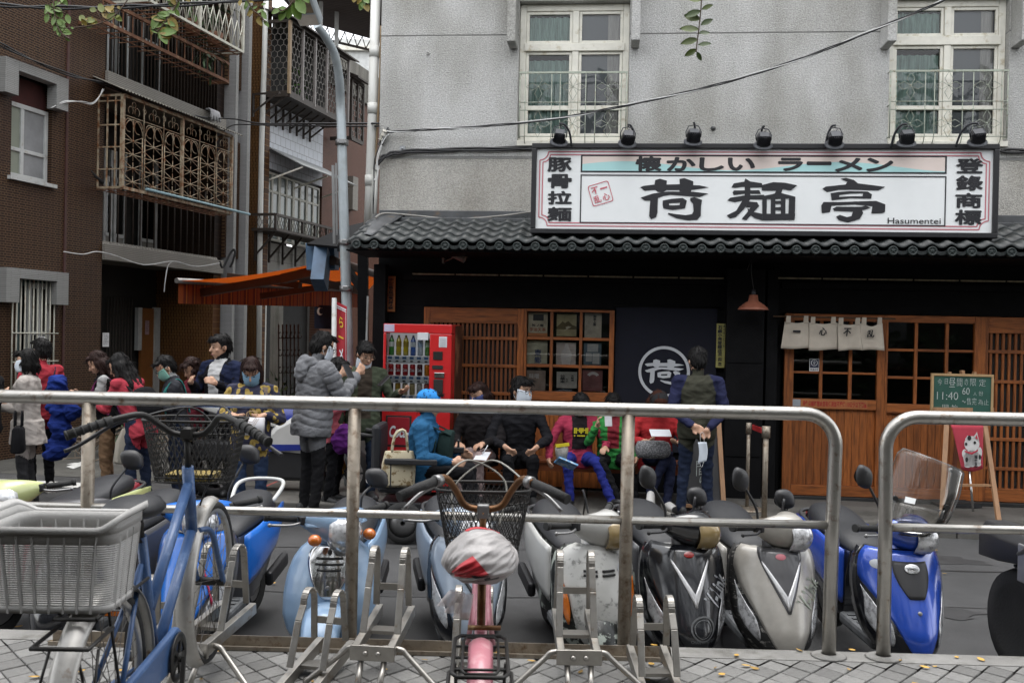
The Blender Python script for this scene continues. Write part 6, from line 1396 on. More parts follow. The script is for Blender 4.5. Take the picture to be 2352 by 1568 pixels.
b = MB(); lettering(b,'L2B-408',-.115,.115,.26,.36,-.428,.03); b.obj('lettering',M_ink,r)
b = MB(); b.tube(spline([(-.12,-.2,.7),(-.12,-.44,.82),(.12,-.44,.82),(.12,-.2,.7)],4),.014,7); b.obj('grab_rail',M_alloy,r)
# ================================================================ bicycles
M_spoke = mat('spoke_steel',(.12,.11,.10),.45,.7); M_fend = mat('spotted_steel_fender',(.42,.41,.39),.4,.6,var=.15,scale=10,col2=(.17,.10,.05),c2scale=12,c2lo=.58,c2hi=.72)
M_bblue = mat('faded_blue_frame',(.036,.085,.205),.45,var=.15,scale=8,col2=(.07,.13,.26),c2scale=18,c2lo=.55,c2hi=.65,coat=.3); M_bblk = mat('black_bike_metal',(.02,.019,.018),.5,.4,var=.2)
M_brown = mat('rusty_handlebar',(.14,.065,.025),.45,.6,var=.35,scale=14,col2=(.3,.2,.1),c2scale=25,c2lo=.6,c2hi=.7)
def bwheel(par,c,R=.325,name='wheel',rim=None):
 M = Matrix.Translation(c) @ Matrix.Rotation(pi/2,4,'Y')
 b = MB(); b.tube([M @ Vector((R*cos(a),R*sin(a),0)) for a in [2*pi*k/40 for k in range(40)]],.019,9,closed=True); o = b.obj(name,M_rub,par)
 b = MB(); b.lathe([(R-.014,-.013),(R-.03,-.011),(R-.03,.011),(R-.014,.013)],40,M); b.obj('rim',rim or M_fend,o)
 b = MB()
 for k in range(32):
  a = 2*pi*k/32; s = 1 if k % 2 else -1; a2 = a+(.45 if k % 4 < 2 else -.45); b.tube([M @ Vector((.022*cos(a2),.022*sin(a2),s*.032)),M @ Vector(((R-.03)*cos(a),(R-.03)*sin(a),0))],.0016,3,cap=False)
 b.obj('spokes',M_spoke,o)
 b = MB(); b.tube([M @ Vector((0,0,-.06)),M @ Vector((0,0,.06))],.018,10); b.obj('hub',M_bblk,o)
 return o
def bfender(par,c,R,a0,a1,m,w=.034,n=24):
 b = MB();
 def fn(s,t): a = a0+(a1-a0)*t; k = 2*s-1; rr = R+.018*(1-k*k*.9); return (c[0]+k*w,c[1]+rr*cos(a),c[2]+rr*sin(a))
 b.grid(fn,6,n); return b.obj('fender',m,par,thick=.003)
def mesh_basket(par,c,wt,wb,dt,db,h,m,name='basket',nn=(16,10)):
 """wire basket: rim hoops and a woven diamond net"""
 root = MB(); cx_,cy_,cz_ = c
 def ringp(t,a):
  w = wb+(wt-wb)*t; d = db+(dt-db)*t; ca,sa = cos(a),sin(a); k = 4.0
  q = (abs(ca)**k+abs(sa)**k)**(-1/k); return Vector((cx_+w/2*ca*q,cy_+d/2*sa*q,cz_+h*t))
 for t,rr in ((0,.004),(.08,.003),(.8,.003),(1,.006)): root.tube([ringp(t,2*pi*k/28) for k in range(28)],rr,5,closed=True)
 o = root.obj(name,m,par); net = MB(); N = 56
 for k in range(N):
  for s in (1,-1):
   net.tube([ringp(j/6,2*pi*(k+s*j*.9)/N) for j in range(7)],.0018,3,cap=False)
 for k in range(12):
  x = -wb/2+wb*k/11; net.tube([(cx_+x,cy_-db/2,cz_),(cx_+x,cy_+db/2,cz_)],.0013,3,cap=False)
 for k in range(8):
  y = -db/2+db*k/7; net.tube([(cx_-wb/2,cy_+y,cz_),(cx_+wb/2,cy_+y,cz_)],.0013,3,cap=False)
 net.obj('wire_net',m,o); return o
# --- the old blue bicycle; its front wheel stands in the rack
PZ0 = .30
bx = -1.27; bk = thing('bicycle','old blue step-through bicycle with a grey crate on its carrier and rusty fenders','bicycle',(bx,3.7,PZ0),radians(1))
T = lambda x,y,z: (x,y,z)
rh,fh = (0,-.57,.325),(0,.60,.41)
bwheel(bk,rh,name='rear_wheel'); bwheel(bk,fh,name='front_wheel')
bfender(bk,rh,.352,radians(-10),radians(215),M_fend,.04,36); bfender(bk,fh,.352,radians(92),radians(235),M_fend,.036)
head0,head1 = Vector((0,.33,.70)),Vector((0,.26,.92)); bb = Vector((0,-.10,.31)); stt = Vector((0,-.26,.78))
b = MB(); b.tube([head1-Vector((0,0,.04)),(.0,-.17,.50)],.020,10); b.tube([head0,bb],.020,10); b.tube([bb,stt],.018,10); b.tube([head0-Vector((0,.01,.02)),head1+Vector((0,-.01,.03))],.023,12)
for sx in (-1,1): b.tube([stt-Vector((0,0,.1)),(sx*.05,-.57,.325)],.009,8); b.tube([bb,(sx*.05,-.57,.325)],.010,8); b.tube(spline([head0+Vector((sx*.02,.02,-.02)),(sx*.05,.42,.66),(sx*.055,.52,.52),(sx*.055,.60,.41)],6),.012,8)
b.obj('frame',M_bblue,bk)
b = MB(); b.tube([stt-Vector((0,0,.02)),stt+Vector((0,-.03,.10))],.013,8); b.obj('seat_post',M_bblk,bk)
b = MB(); b.ell((0,-.33,.89),(.10,.13,.04)); b.ell((0,-.22,.885),(.05,.10,.03)); b.obj('saddle',M_seat,bk)
cc_ = MB(); cc_.prism([(-.60,-.03),(-.56,.035),(.02,.085),(.09,.035),(.09,-.03),(.02,-.06),(-.55,-.055)],.045,.075,M=Matrix.Translation((0,-.08,.325)) @ Matrix(((0,0,1,0),(1,0,0,0),(0,1,0,0),(0,0,0,1)))); cc_.obj('chain_guard',M_bblue,bk,bevel=.012)
b = MB(); b.lathe([(.085,-.004),(.09,0),(.085,.004),(.06,.004),(.06,-.004),(.085,-.004)],26,Matrix.Translation((.085,bb.y,bb.z)) @ Matrix.Rotation(pi/2,4,'Y'))
for k in range(5): b.bar((.085,bb.y,bb.z),(.085,bb.y+.08*cos(k*1.257),bb.z+.08*sin(k*1.257)),.008,.016)
b.tube([(-.1,bb.y,bb.z),(.1,bb.y,bb.z)],.018,10); b.bar((.105,bb.y,bb.z),(.115,bb.y-.06,bb.z-.15),.014,.028); b.bar((-.105,bb.y,bb.z),(-.115,bb.y+.06,bb.z+.15),.014,.028); b.obj('crank',M_bblk,bk)
def pedal(par,c,m2):
 b = MB(); x,y,z = c
 for dy in (-.04,.04): b.box(x,y+dy-.008,z-.012,x+.09,y+dy+.008,z+.012)
 for dx in (.0,.04,.082): b.box(x+dx,y-.04,z-.010,x+dx+.008,y+.04,z+.010)
 o = b.obj('pedal',m2,par,bevel=.003); q = MB(); q.box(x+.012,y-.0495,z-.008,x+.078,y-.0481,z+.008); q.obj('reflector',M_amber,o)
pedal(bk,(.12,bb.y-.06,bb.z-.15),M_plas); pedal(bk,(-.21,bb.y+.06,bb.z+.15),M_plas)
hz = 1.085; b = MB(); b.tube([head1,(0,.235,hz-.02)],.013,8)
hbp = spline([(-.30,.06,hz+.035),(-.22,.10,hz+.065),(-.15,.16,hz+.075),(-.10,.22,hz+.03),(-.05,.25,hz-.005),(.05,.25,hz-.005),(.10,.22,hz+.03),(.15,.16,hz+.075),(.22,.10,hz+.065),(.30,.04,hz+.03)],6); b.tube(hbp,.0125,10); b.obj('handlebar',M_bblk,bk)
b = MB(); b.bar((0,.21,hz-.0),(0,.275,hz-.005),.04,.035); b.tube([(0,.235,hz-.03),(0,.25,hz+.02)],.02,10); b.obj('stem',M_bblk,bk)
for p,q in (((-.38,.005,hz+.005),(-.24,.09,hz+.06)),((.38,-.03,hz-.0),(.24,.085,hz+.06))):
 b = MB(); b.tube([p,Vector(p).lerp(Vector(q),.5),q],[.019,.0165,.018],12);
 for k in range(6): t = k/6; b.tube([Vector(p).lerp(Vector(q),t),Vector(p).lerp(Vector(q),t+.05)],.0195,12)
 b.obj('grip',M_rub,bk)
 s = 1 if p[0] > 0 else -1; b = MB(); b.tube(spline([(s*.20,.14,hz+.055),(s*.26,.14,hz+.035),(s*.36,.10,hz-.035),(s*.41,.07,hz-.06)],4),.008,7); b.obj('brake_lever',M_plas,bk)
b = MB(); b.tube(spline([(.21,.14,hz+.05),(.1,.35,hz+.10),(-.08,.36,hz+.06),(-.05,.30,hz-.2),(0,.33,.7)],8),.004,5); b.tube(spline([(-.21,.14,hz+.05),(-.02,.36,hz+.09),(.09,.35,hz-.05),(.03,.32,hz-.3)],8),.004,5); b.obj('brake_cable',M_cab,bk)
mesh_basket(bk,(-.02,.42,.875),.40,.30,.28,.21,.25,M_bblk)
b = MB(); b.box(-.12,.34,.878,.07,.48,.905); b.obj('basket_litter',mat('basket_litter',(.22,.16,.04),.8,var=.6,scale=30,col2=(.04,.04,.03),c2scale=20),bk)
# carrier and crate
b = MB()
for sx in (-1,1): b.tube([(sx*.06,-.36,.66),(sx*.06,-.80,.645)],.006,6); b.tube([(sx*.055,-.57,.325),(sx*.06,-.70,.645)],.005,6); b.tube([(sx*.055,-.57,.325),(sx*.085,-.88,.40),(sx*.07,-.80,.56)],.0045,6)
b.tube([(-.06,-.80,.645),(.06,-.80,.645)],.007,6); b.tube([(-.08,-.72,.60),(-.08,-.90,.59),(.08,-.90,.59),(.08,-.72,.60)],.007,6); b.obj('carrier',M_bblk,bk)
b = MB()
for sx in (-1,1): b.tube([(sx*.075,-.52,.30),(sx*.11,-.30,.06)],.009,6)
b.tube([(-.11,-.30,.06),(.11,-.30,.06)],.009,6); b.obj('kickstand',M_bblk,bk)
M_crate = mat('grey_crate_plastic',(.40,.395,.385),.6,var=.08,scale=5,bump=.1,bscale=120,col2=(.26,.23,.18),c2scale=5,c2lo=.62,c2hi=.8)
cr_ = thing('plastic_crate','grey slotted plastic crate strapped on the carrier of the blue bicycle','crate',(bx-.075,3.04,PZ0+.655),radians(2))
def rr(w,d,rad,z,n=4):
 P = []
 for (sx,sy,a0) in ((1,1,0),(-1,1,pi/2),(-1,-1,pi),(1,-1,1.5*pi)):
  for k in range(n+1): a = a0+pi/2*k/n; P.append((sx*(w-rad)+rad*cos(a),sy*(d-rad)+rad*sin(a),z))
 return P
ch = .255; W0,W1,D0,D1 = .168,.192,.118,.138
fl = MB(); fl.loft([rr(W0,D0,.04,0),rr(W0,D0,.04,.006)]); fl.obj('base',M_crate,cr_)
b = MB(); b.loft([rr(W0+.0,D0,.045,0),rr(W0+.004,D0+.003,.045,.022)],cap=False); b.loft([rr(W0+(W1-W0)*.82,D0+(D1-D0)*.82,.05,ch*.80),rr(W1-.004,D1-.004,.05,ch*.93),rr(W1,D1,.05,ch)],cap=False); b.obj('wall',M_crate,cr_,thick=.005)
sl_ = MB(); ns = 27
for i in range(ns):
 t0 = .022/ch+(.80-.022/ch)*i/ns; t1 = t0+(.80-.022/ch)/ns*.60; sl_.loft([rr(W0+(W1-W0)*t0,D0+(D1-D0)*t0,.046,ch*t0),rr(W0+(W1-W0)*t1,D0+(D1-D0)*t1,.046,ch*t1)],cap=False)
sl_.obj('slat',M_crate,cr_,thick=.004,kind='stuff')
b = MB()
for sy in (-1,1):
 for k in range(7): x = -1+2*k/6; b.bar((x*(W0-.05),sy*(D0+.001),.0),(x*(W1-.055),sy*(D1+.0-.003),ch*.9),.006,.010)
for sx in (-1,1):
 for k in range(4): y = -1+2*k/3; b.bar((sx*(W0+.001),y*(D0-.045),0),(sx*(W1-.003),y*(D1-.05),ch*.9),.010,.006)
b.obj('rib',M_crate,cr_)
lip = MB(); Lp = []
def lipz(x,y): return ch+.026*max(0,(abs(x)/W1-.78)/.22)**1.3
for dr,dz in ((0,0),(.016,.004),(.018,-.014),(.012,-.015)):
 Lp.append([(x,y,lipz(x,y)+dz) for x,y,_ in rr(W1+dr,D1+dr,.05+dr,0,6)])
lip.loft(Lp,cap=False); lip.loft([[(x,y,ch*.93) for x,y,_ in rr(W1,D1,.05,0,6)],Lp[0]],cap=False); lip.obj('rim',M_crate,cr_,thick=.004)
# --- the pink bicycle seen from behind
def bagmat(*a,**k):
 m = mat(*a,**k); t = m.node_tree; N = t.nodes; L = t.links; b = N['Principled BSDF']; tl = N.new('ShaderNodeBsdfTranslucent'); tl.inputs[0].default_value = rgb(.6,.57,.56); mx = N.new('ShaderNodeMixShader'); mx.inputs[0].default_value = .3; L.new(b.outputs[0],mx.inputs[1]); L.new(tl.outputs[0],mx.inputs[2]); L.new(mx.outputs[0],N['Material Output'].inputs[0]); return m
M_pink = mat('pink_frame',(.46,.17,.21),.4,var=.1,scale=8,col2=(.5,.26,.28),c2scale=16,coat=.4); M_bag = bagmat('white_plastic_bag',(.50,.48,.475),.35,var=.06,bump=.25,bscale=14,coat=.1)
pb = thing('bicycle','small pink bicycle with a rusty riser handlebar seen from behind','bicycle',(-.085,3.35,PZ0),radians(1.5))
bwheel(pb,(0,-.52,.29),.29,'rear_wheel'); bwheel(pb,(0,.50,.29),.29,'front_wheel')
bfender(pb,(0,-.52,.29),.315,radians(5),radians(200),M_pink,.034,30); bfender(pb,(0,.50,.29),.315,radians(20),radians(150),M_pink,.034)
b = MB(); b.tube([(0,-.20,.25),(0,-.30,.60)],.019,10); b.tube(spline([(0,.30,.66),(0,.1,.40),(0,-.20,.28)],6),.022,10); b.tube([(0,.32,.56),(0,.27,.76)],.02,10)
for sx in (-1,1): b.tube([(sx*.015,-.30,.56),(sx*.055,-.52,.29)],.010,8); b.tube([(0,-.20,.25),(sx*.055,-.52,.29)],.010,8); b.tube([(sx*.02,.32,.56),(sx*.05,.50,.29)],.010,8); b.tube([(sx*.045,-.75,.50),(sx*.10,-.62,.18)],.009,6)
b.obj('frame',M_pink,pb)
b = MB(); b.tube([(0,-.29,.58),(0,-.31,.76)],.0135,10); b.tube([(-.04,-.33,.61),(.06,-.33,.61)],.008,8); b.obj('seat_post',M_brown,pb)
b = MB(); b.ell((0,-.34,.80),(.085,.11,.04)); b.ell((0,-.22,.80),(.04,.1,.03)); b.obj('saddle',M_seat,pb)
b = MB(); b.tube([(0,.27,.72),(0,.245,.86)],.012,8)
b.tube(spline([(-.17,.13,.985),(-.135,.17,.99),(-.10,.22,.94),(-.07,.25,.885),(-.03,.255,.868),(.03,.255,.868),(.07,.25,.885),(.10,.22,.94),(.135,.17,.99),(.17,.12,.985)],6),.0125,10); b.obj('handlebar',M_brown,pb)
b = MB(); b.box(-.022,.235,.835,.022,.275,.885); b.obj('stem',M_alloy,pb,bevel=.006)
for s in (-1,1):
 b = MB(); b.tube([(s*.165,.135,.985),(s*.225,.08,.968),(s*.285,.02,.945)],[.0165,.0165,.018],12); b.obj('grip',M_rub,pb)
 b = MB(); b.tube([(s*.15,.15,.985),(s*.172,.13,.984)],.021,10); b.tube(spline([(s*.16,.16,.97),(s*.22,.12,.94),(s*.27,.08,.895)],4),[.008]*9,6); b.obj('brake_lever',M_alloy,pb)
b = MB(); b.tube(spline([(-.16,.16,.97),(-.06,.36,1.03),(.08,.37,.95),(.06,.30,.80)],8),.0035,5); b.tube(spline([(.16,.16,.97),(.03,.37,1.03),(-.11,.36,.93),(-.1,.3,.80)],8),.0035,5); b.obj('brake_cable',mat('grey_cable_housing',(.28,.27,.24),.5),pb)
mesh_basket(pb,(0,.44,.69),.36,.27,.26,.2,.23,M_bblk)
b = MB()
R_ = lambda z,w,y0,y1: b.tube(rrp(w,y0,y1,z),.005,6,closed=True)
def rrp(w,y0,y1,z): return [(x*w,y,z) for x,y in ((-.8,y0),(-1,y0+.03),(-1,y1-.03),(-.8,y1),(.8,y1),(1,y1-.03),(1,y0+.03),(.8,y0))]
b.tube(rrp(.075,-.74,-.38,.60),.006,6,closed=True); b.tube(rrp(.05,-.72,-.40,.602),.0045,6,closed=True); b.tube(rrp(.085,-.76,-.60,.575),.006,6,closed=True)
for y in (-.68,-.58,-.48): b.tube([(-.075,y,.6),(.075,y,.6)],.0045,6)
for sx in (-1,1): b.tube([(sx*.07,-.62,.6),(sx*.055,-.52,.29)],.005,6)
b.tube([(.105,-.72,.50),(.11,-.70,.1)],.006,6); b.obj('carrier',M_bblk,pb)
b = MB(); b.lathe([(0,.012),(.025,.01),(.034,0),(.034,-.02)],4,Matrix.Translation((0,-.838,.30)) @ Matrix.Rotation(pi/2,4,'X') @ Matrix.Rotation(pi/4,4,'Z')); b.obj('reflector',M_redl,pb,bevel=.004)
pedal(pb,(.10,-.2,.2),M_plas); pedal(pb,(-.19,-.2,.3),M_plas)
# carrier bag over its saddle
bg_ = thing('plastic_bag','white plastic carrier bag with red print tied over the saddle of the pink bicycle','bag',(-.085,3.03,PZ0+.795),0)
b = MB(); gp = Vector((-.80,-.35,-.50)).normalized(); g1_ = gp.orthogonal().normalized(); g2_ = gp.cross(g1_)
def bagp(s,t):
 ps,th = 2*pi*s,pi*t; w = .9*sin(2*ps+1)+.5*sin(3*ps-2*th); near_ = math.exp(-th*.9)
 cr = abs(sin(4.5*ps+w+.4*th))**.7+.6*abs(sin(9.5*ps-1.3*w))**.7+.4*abs(sin(17*ps+2*w))**.8
 k = 1.05-(.02+.085*near_)*cr-.03*abs(sin(3*th+2.2*sin(2*ps)))**1.5+.012*sin(13*ps+9*th)
 d = gp*cos(th)+(g1_*cos(ps)+g2_*sin(ps))*sin(th); z = d.z*k
 return Vector((.116*d.x*k,.135*d.y*k,.015+(.088 if z > 0 else .064)*z+.012*max(0,z-.75)*4))
b.grid(bagp,170,60); b.obj('bag_body',M_bag,bg_)
b = MB(); b.grid(lambda s,t: bagp(.10+.13*s,.10+.34*t)*1.012,24,16); b.obj('red_print',mat('bag_red',(.48,.03,.04),.35),bg_); b = MB(); b.grid(lambda s,t: bagp(.36+.11*s,.56+.30*t)*1.012,24,12); b.obj('red_print',MATS['bag_red'],bg_)
b = MB()
for (dx,dz,L_) in ((-.05,-.05,.06),(-.07,-.045,.045),(-.025,-.055,.07)):
 b.grid(lambda s,t: (dx-.02*t+(.012+.014*t)*sin(2*pi*s)*(1+.15*sin(9*s+2*t)),-.12+.012*cos(2*pi*s),dz-L_*t),14,6)
b.obj('knot',mat('clear_film_bag',(.5,.46,.45),.3,alpha=.5),bg_)
# ================================================================ cycle rack units
M_rk = mat('brushed_stainless',(.33,.315,.29),.38,.9,var=.15,scale=12,bump=.05,bscale=80,col2=(.2,.14,.09),c2scale=15,c2lo=.57,c2hi=.75)
def rack(label,px,high,Yb=4.42,px2=None,rz=0):
 X = (px-CX)/FPX*Yb; r = thing('cycle_rack',label,'cycle rack',(X,Yb,PZ0),radians(rz),'steel cycle rack units along the kerb')
 z0 = .15 if high else .02; H = .53 if high else .36
 gap = .076
 for sx in (-1,1):
  b = MB(); P = [(sx*gap,-.09,z0+.04),(sx*gap*.96,-.02,z0+.22)]
  top = H; P += [(sx*gap*.92,.02+.055*(1-cos(a)),top-.06+.06*sin(a)) for a in [pi*k/8 for k in range(9)]]; P += [(sx*gap,.15,z0+.1)]
  for k in range(len(P)-1): b.bar(P[k],P[k+1],.030,.012,up=(0,P[k+1][2]-P[k][2],-(P[k+1][1]-P[k][1])))
  b.obj('loop',M_rk,r,bevel=.003)
  b = MB(); b.bar((sx*gap,-.22,z0-.03*(not high)),(sx*gap,.22,z0+.06),.032,.05); b.obj('channel',M_rk,r,bevel=.003)
 b = MB(); b.box(-gap+.016,.14,z0+.17,gap-.016,.152,z0+.20); b.obj('cross_brace',M_rk,r); b = MB(); b.box(-gap+.016,-.02,z0+.015,gap-.016,.06,z0+.03); b.obj('tray_plate',M_rk,r)
 if high:
  b = MB(); b.box(-gap-.02,-.235,z0-.035,gap+.02,-.221,z0+.03); o = b.obj('front_plate',M_rk,r,bevel=.003)
  b = MB(); [b.ell((sx*.027,-.238,z0-.003),(.012,.010,.012),None,10,6) for sx in (-1,1)]; b.obj('bolt',M_rk,o)
  for sx in (-1,1):
   b = MB(); b.tube(spline([(sx*.03,-.16,z0+.0),(sx*.11,-.17,z0+.0),(sx*.15,-.18,z0-.03),(sx*.29,-.24,.01)],5),.0125,8); b.tube([(sx*.05,-.22,z0-.04),(sx*.045,-.30,.005)],.013,8); b.obj('leg',M_rk,r)
 return r
rack('raised cycle rack holding the front wheel of the blue bicycle',505,True,4.42,rz=-12)
rack('low cycle rack left of the blue bicycle frame',385,False,4.50)
rack('low cycle rack in front of the powder blue scooter',738,False,4.32,rz=-14)
rack('raised empty cycle rack between the powder blue scooter and the pink bicycle',897,True,4.42,rz=-6)
rack('low cycle rack hidden behind the pink bicycle',1100,False,4.42)
rack('raised empty cycle rack in front of the camouflage scooter',1335,True,4.42,rz=1)
rack('low empty cycle rack in front of the black scooter',1522,False,4.32,rz=3)
gr = thing('rack_rail','stainless steel ground rail carrying the cycle racks along the kerb','rail',(-1,4.66,PZ0))
b = MB(); x0,x1 = sx_(120,4.66),sx_(1558,4.62); b.loft([[(x,kY(x)-.19,PZ0),(x,kY(x)-.19,PZ0+.055),(x,kY(x)-.185,PZ0+.055),(x,kY(x)-.185,PZ0+.006),(x,kY(x)-.24,PZ0+.018),(x,kY(x)-.24,PZ0)] for x in (x0,x1)],sm=False); b.obj('angle_rail',M_steel_dull,gr,world=True)
# fallen leaves on the paving
M_fall = mat('fallen_leaf',(.42,.25,.05),.6,var=.2,rnd=.5,scale=30)
lm_ = MB(); leaf(lm_,(0,0,.006),(1,0,0),(0,0,1),.045,.024,0,-.1); lmesh = lm_.mesh('leaf',M_fall)
fl_ = thing('fallen_leaves','scattered yellow fallen leaves on the paving and the road','leaves',(0,4.4,.3)); fl_['kind'] = 'stuff'
rl_ = random.Random(11)
Mi = WM[fl_.name].inverted(); pls = []
for _ in range(70):
 x,y = rl_.uniform(-2.3,2.4),rl_.uniform(4.05,4.86); z = .302
 pls.append(Mi @ TR(x,y,z,rl_.uniform(0,6.28),rl_.uniform(.5,1.1)) @ Matrix.Rotation(rl_.uniform(-.25,.25),4,'X'))
for _ in range(40): x,y = rl_.uniform(-3,4.5),rl_.uniform(5,9.5); pls.append(Mi @ TR(x,y,.012 if y < 9.1 else .115,rl_.uniform(0,6.28),rl_.uniform(.7,1.3)))
copies('leaf',lmesh,pls,fl_)
# ================================================================ people
M_skin = mat('skin',(.46,.27,.18),.5,var=.08,scale=12); M_hair = mat('black_hair',(.007,.0065,.0065),.6,spec=.18,var=.3,scale=30,stretch=(1,1,.2),bump=.3,bscale=90); M_hairb = mat('dark_brown_hair',(.022,.010,.008),.6,spec=.18,var=.3,scale=30,stretch=(1,1,.2),bump=.3,bscale=90)
M_mask = mat('white_mask',(.55,.60,.66),.7,var=.05,bump=.1,bscale=40); M_maskb = mat('blue_mask',(.17,.30,.42),.7,var=.08); M_maskn = mat('navy_mask',(.035,.05,.16),.7,var=.2,scale=40); M_maskg = mat('mint_mask',(.22,.48,.40),.7,var=.06)
M_eye = mat('eye_dark',(.012,.01,.01),.2); M_lip = mat('lip',(.30,.12,.10),.5); M_gls = mat('glasses_black',(.012,.012,.014),.3); M_strapw = mat('mask_strap',(.6,.6,.6),.6)
def cloth(name,c,**k):
 k.setdefault('var',.22); k.setdefault('scale',7); k.setdefault('bump',.35); k.setdefault('bscale',16); k.setdefault('spec',.12)
 l = .3*c[0]+.55*c[1]+.15*c[2]; c = tuple((.86*q+.14*l)*(.78 if max(c) > .05 else .9) for q in c)
 return mat(name,c,.88,**k)
def remesh(mb,vox):
 me = bpy.data.meshes.new('t'); me.from_pydata(mb.v,[],mb.f); me.update()
 o = bpy.data.objects.new('t',me); COL.objects.link(o); md = o.modifiers.new('r','REMESH'); md.mode = 'VOXEL'; md.voxel_size = vox; md.use_smooth_shade = True
 sm = o.modifiers.new('s','SMOOTH'); sm.factor = .5; sm.iterations = 3
 dg = bpy.context.evaluated_depsgraph_get(); out = bpy.data.meshes.new_from_object(o.evaluated_get(dg)); bpy.data.objects.remove(o); bpy.data.meshes.remove(me); return out
class Body:
 """solid primitives fused by a voxel remesh into one skin; every vertex takes the cloth of the nearest primitive"""
 def __init__(s): s.mb = MB(); s.p = []
 def cap(s,a,b,ra,rb,tag,q=0.0):
  a,b = Vector(a),Vector(b); n = 12; d = b-a; L = d.length; z = d.normalized() if L > 1e-6 else Vector((0,0,1))
  x = z.orthogonal().normalized(); y = z.cross(x); M = Matrix((( x.x,y.x,z.x,a.x),(x.y,y.y,z.y,a.y),(x.z,y.z,z.z,a.z),(0,0,0,1)))
  pr = [(max(1e-4,ra*sin(t)),-ra*cos(t)) for t in [pi/2*k/4 for k in range(5)]]+[(max(1e-4,rb*cos(t)),L+rb*sin(t)) for t in [pi/2*k/4 for k in range(5)]]
  s.mb.lathe(pr,n,M); s.mb.f.append(list(range(len(s.mb.v)-n,len(s.mb.v)))); s.mb.m.append(0); s.mb.s.append(True); k = len(s.mb.v)-n*len(pr); s.mb.f.append(list(range(k+n-1,k-1,-1))); s.mb.m.append(0); s.mb.s.append(True)
  s.p.append((np.array(a),np.array(b),ra,rb,np.eye(3),np.ones(3),tag,q))
 def ell(s,c,r,tag,M=None,q=0.0):
  R = M.to_3x3() if M is not None else Matrix.Identity(3); Mt = Matrix.Translation(c) @ R.to_4x4(); s.mb.ell((0,0,0),r,Mt,16,11)
  m = min(r); s.p.append((np.array(c),np.array(c),m,m,np.array(R),np.array([m/k for k in r]),tag,q))
 def torso(s,rings,tag,q=0.0,M=None):
  """rings: (centre, rx, ry)"""
  n = 20; R = M.to_3x3() if M is not None else Matrix.Identity(3); L = []
  for c,rx,ry in rings: L.append([Vector(c)+R @ Vector((rx*abs(cos(a))**.85*(1 if cos(a) > 0 else -1),ry*sin(a),0)) for a in [2*pi*k/n for k in range(n)]])
  s.mb.loft(L)
  for (c0,x0,y0),(c1,x1,y1) in zip(rings[:-1],rings[1:]):
   m0,m1 = min(x0,y0),min(x1,y1); s.p.append((np.array(c0),np.array(c1),m0,m1,np.array(R),np.array([(y0+y1)/(x0+x1),1,1]),tag,q))
 def build(s,name,parent,mats,vox=.008,over=None,fold=.006,seed=0):
  me = remesh(s.mb,vox); n = len(me.vertices); co = np.empty(n*3); me.vertices.foreach_get('co',co); co = co.reshape(n,3); no = np.empty(n*3); me.vertices.foreach_get('normal',no); no = no.reshape(n,3)
  best = np.full(n,1e9); tg = np.zeros(n,int); ax = np.zeros(n); qq = np.zeros(n); tags = sorted({p[6] for p in s.p}|set(mats)); ti = {t: i for i,t in enumerate(tags)}
  for a,b,ra,rb,R,sc,tag,q in s.p:
   d = (co-a) @ R; e = (b-a) @ R; L2_ = (e*e).sum(); d = d*sc; e2 = e*sc; l2 = (e2*e2).sum()
   t = np.clip((d @ e2)/l2,0,1) if l2 > 1e-9 else np.zeros(n)
   dist = np.sqrt(((d-t[:,None]*e2)**2).sum(1))-(ra+(rb-ra)*t); k = dist < best
   best[k] = dist[k]; tg[k] = ti[tag]; ax[k] = (t*sqrt(L2_)+a[2])[k] if L2_ > 0 else a[2]; qq[k] = q
  if over is not None: over(co,no,tg,ti)
  sk = np.array([t in ('skin',) for t in tags])[tg]
  f = lambda kx,ky,kz,ph: np.sin(co[:,0]*kx+ph+1.7*np.sin(co[:,2]*kz*.6+ph))*np.sin(co[:,2]*kz+co[:,1]*ky+ph*1.3)
  g1,g2,g3 = f(19,14,23,seed),f(41,37,31,seed*2+1),f(27,33,52,seed*3+2)
  disp = (.8*g1+.5*g2-.9*np.abs(g3)**.5+.5)*fold*1.25*(~sk)
  disp += np.where(qq > 0,.012*(np.abs(np.sin(pi*(ax+.02*np.sin(co[:,0]*14+seed))/np.where(qq > 0,qq,1)))**.6-.6),0)
  co2 = co+no*disp[:,None]; me.vertices.foreach_set('co',co2.ravel())
  me.materials.clear(); used = []
  for t in tags: me.materials.append(mats.get(t,M_skin))
  np_ = len(me.polygons); ls = np.empty(np_,int); me.polygons.foreach_get('loop_start',ls); lv = np.empty(len(me.loops),int); me.loops.foreach_get('vertex_index',lv)
  me.polygons.foreach_set('material_index',tg[lv[ls]].astype(np.int32)); me.polygons.foreach_set('use_smooth',np.ones(np_,bool)); me.update(); me.name = name
  return link(name,me,parent)
def V(*a): return Vector(a)
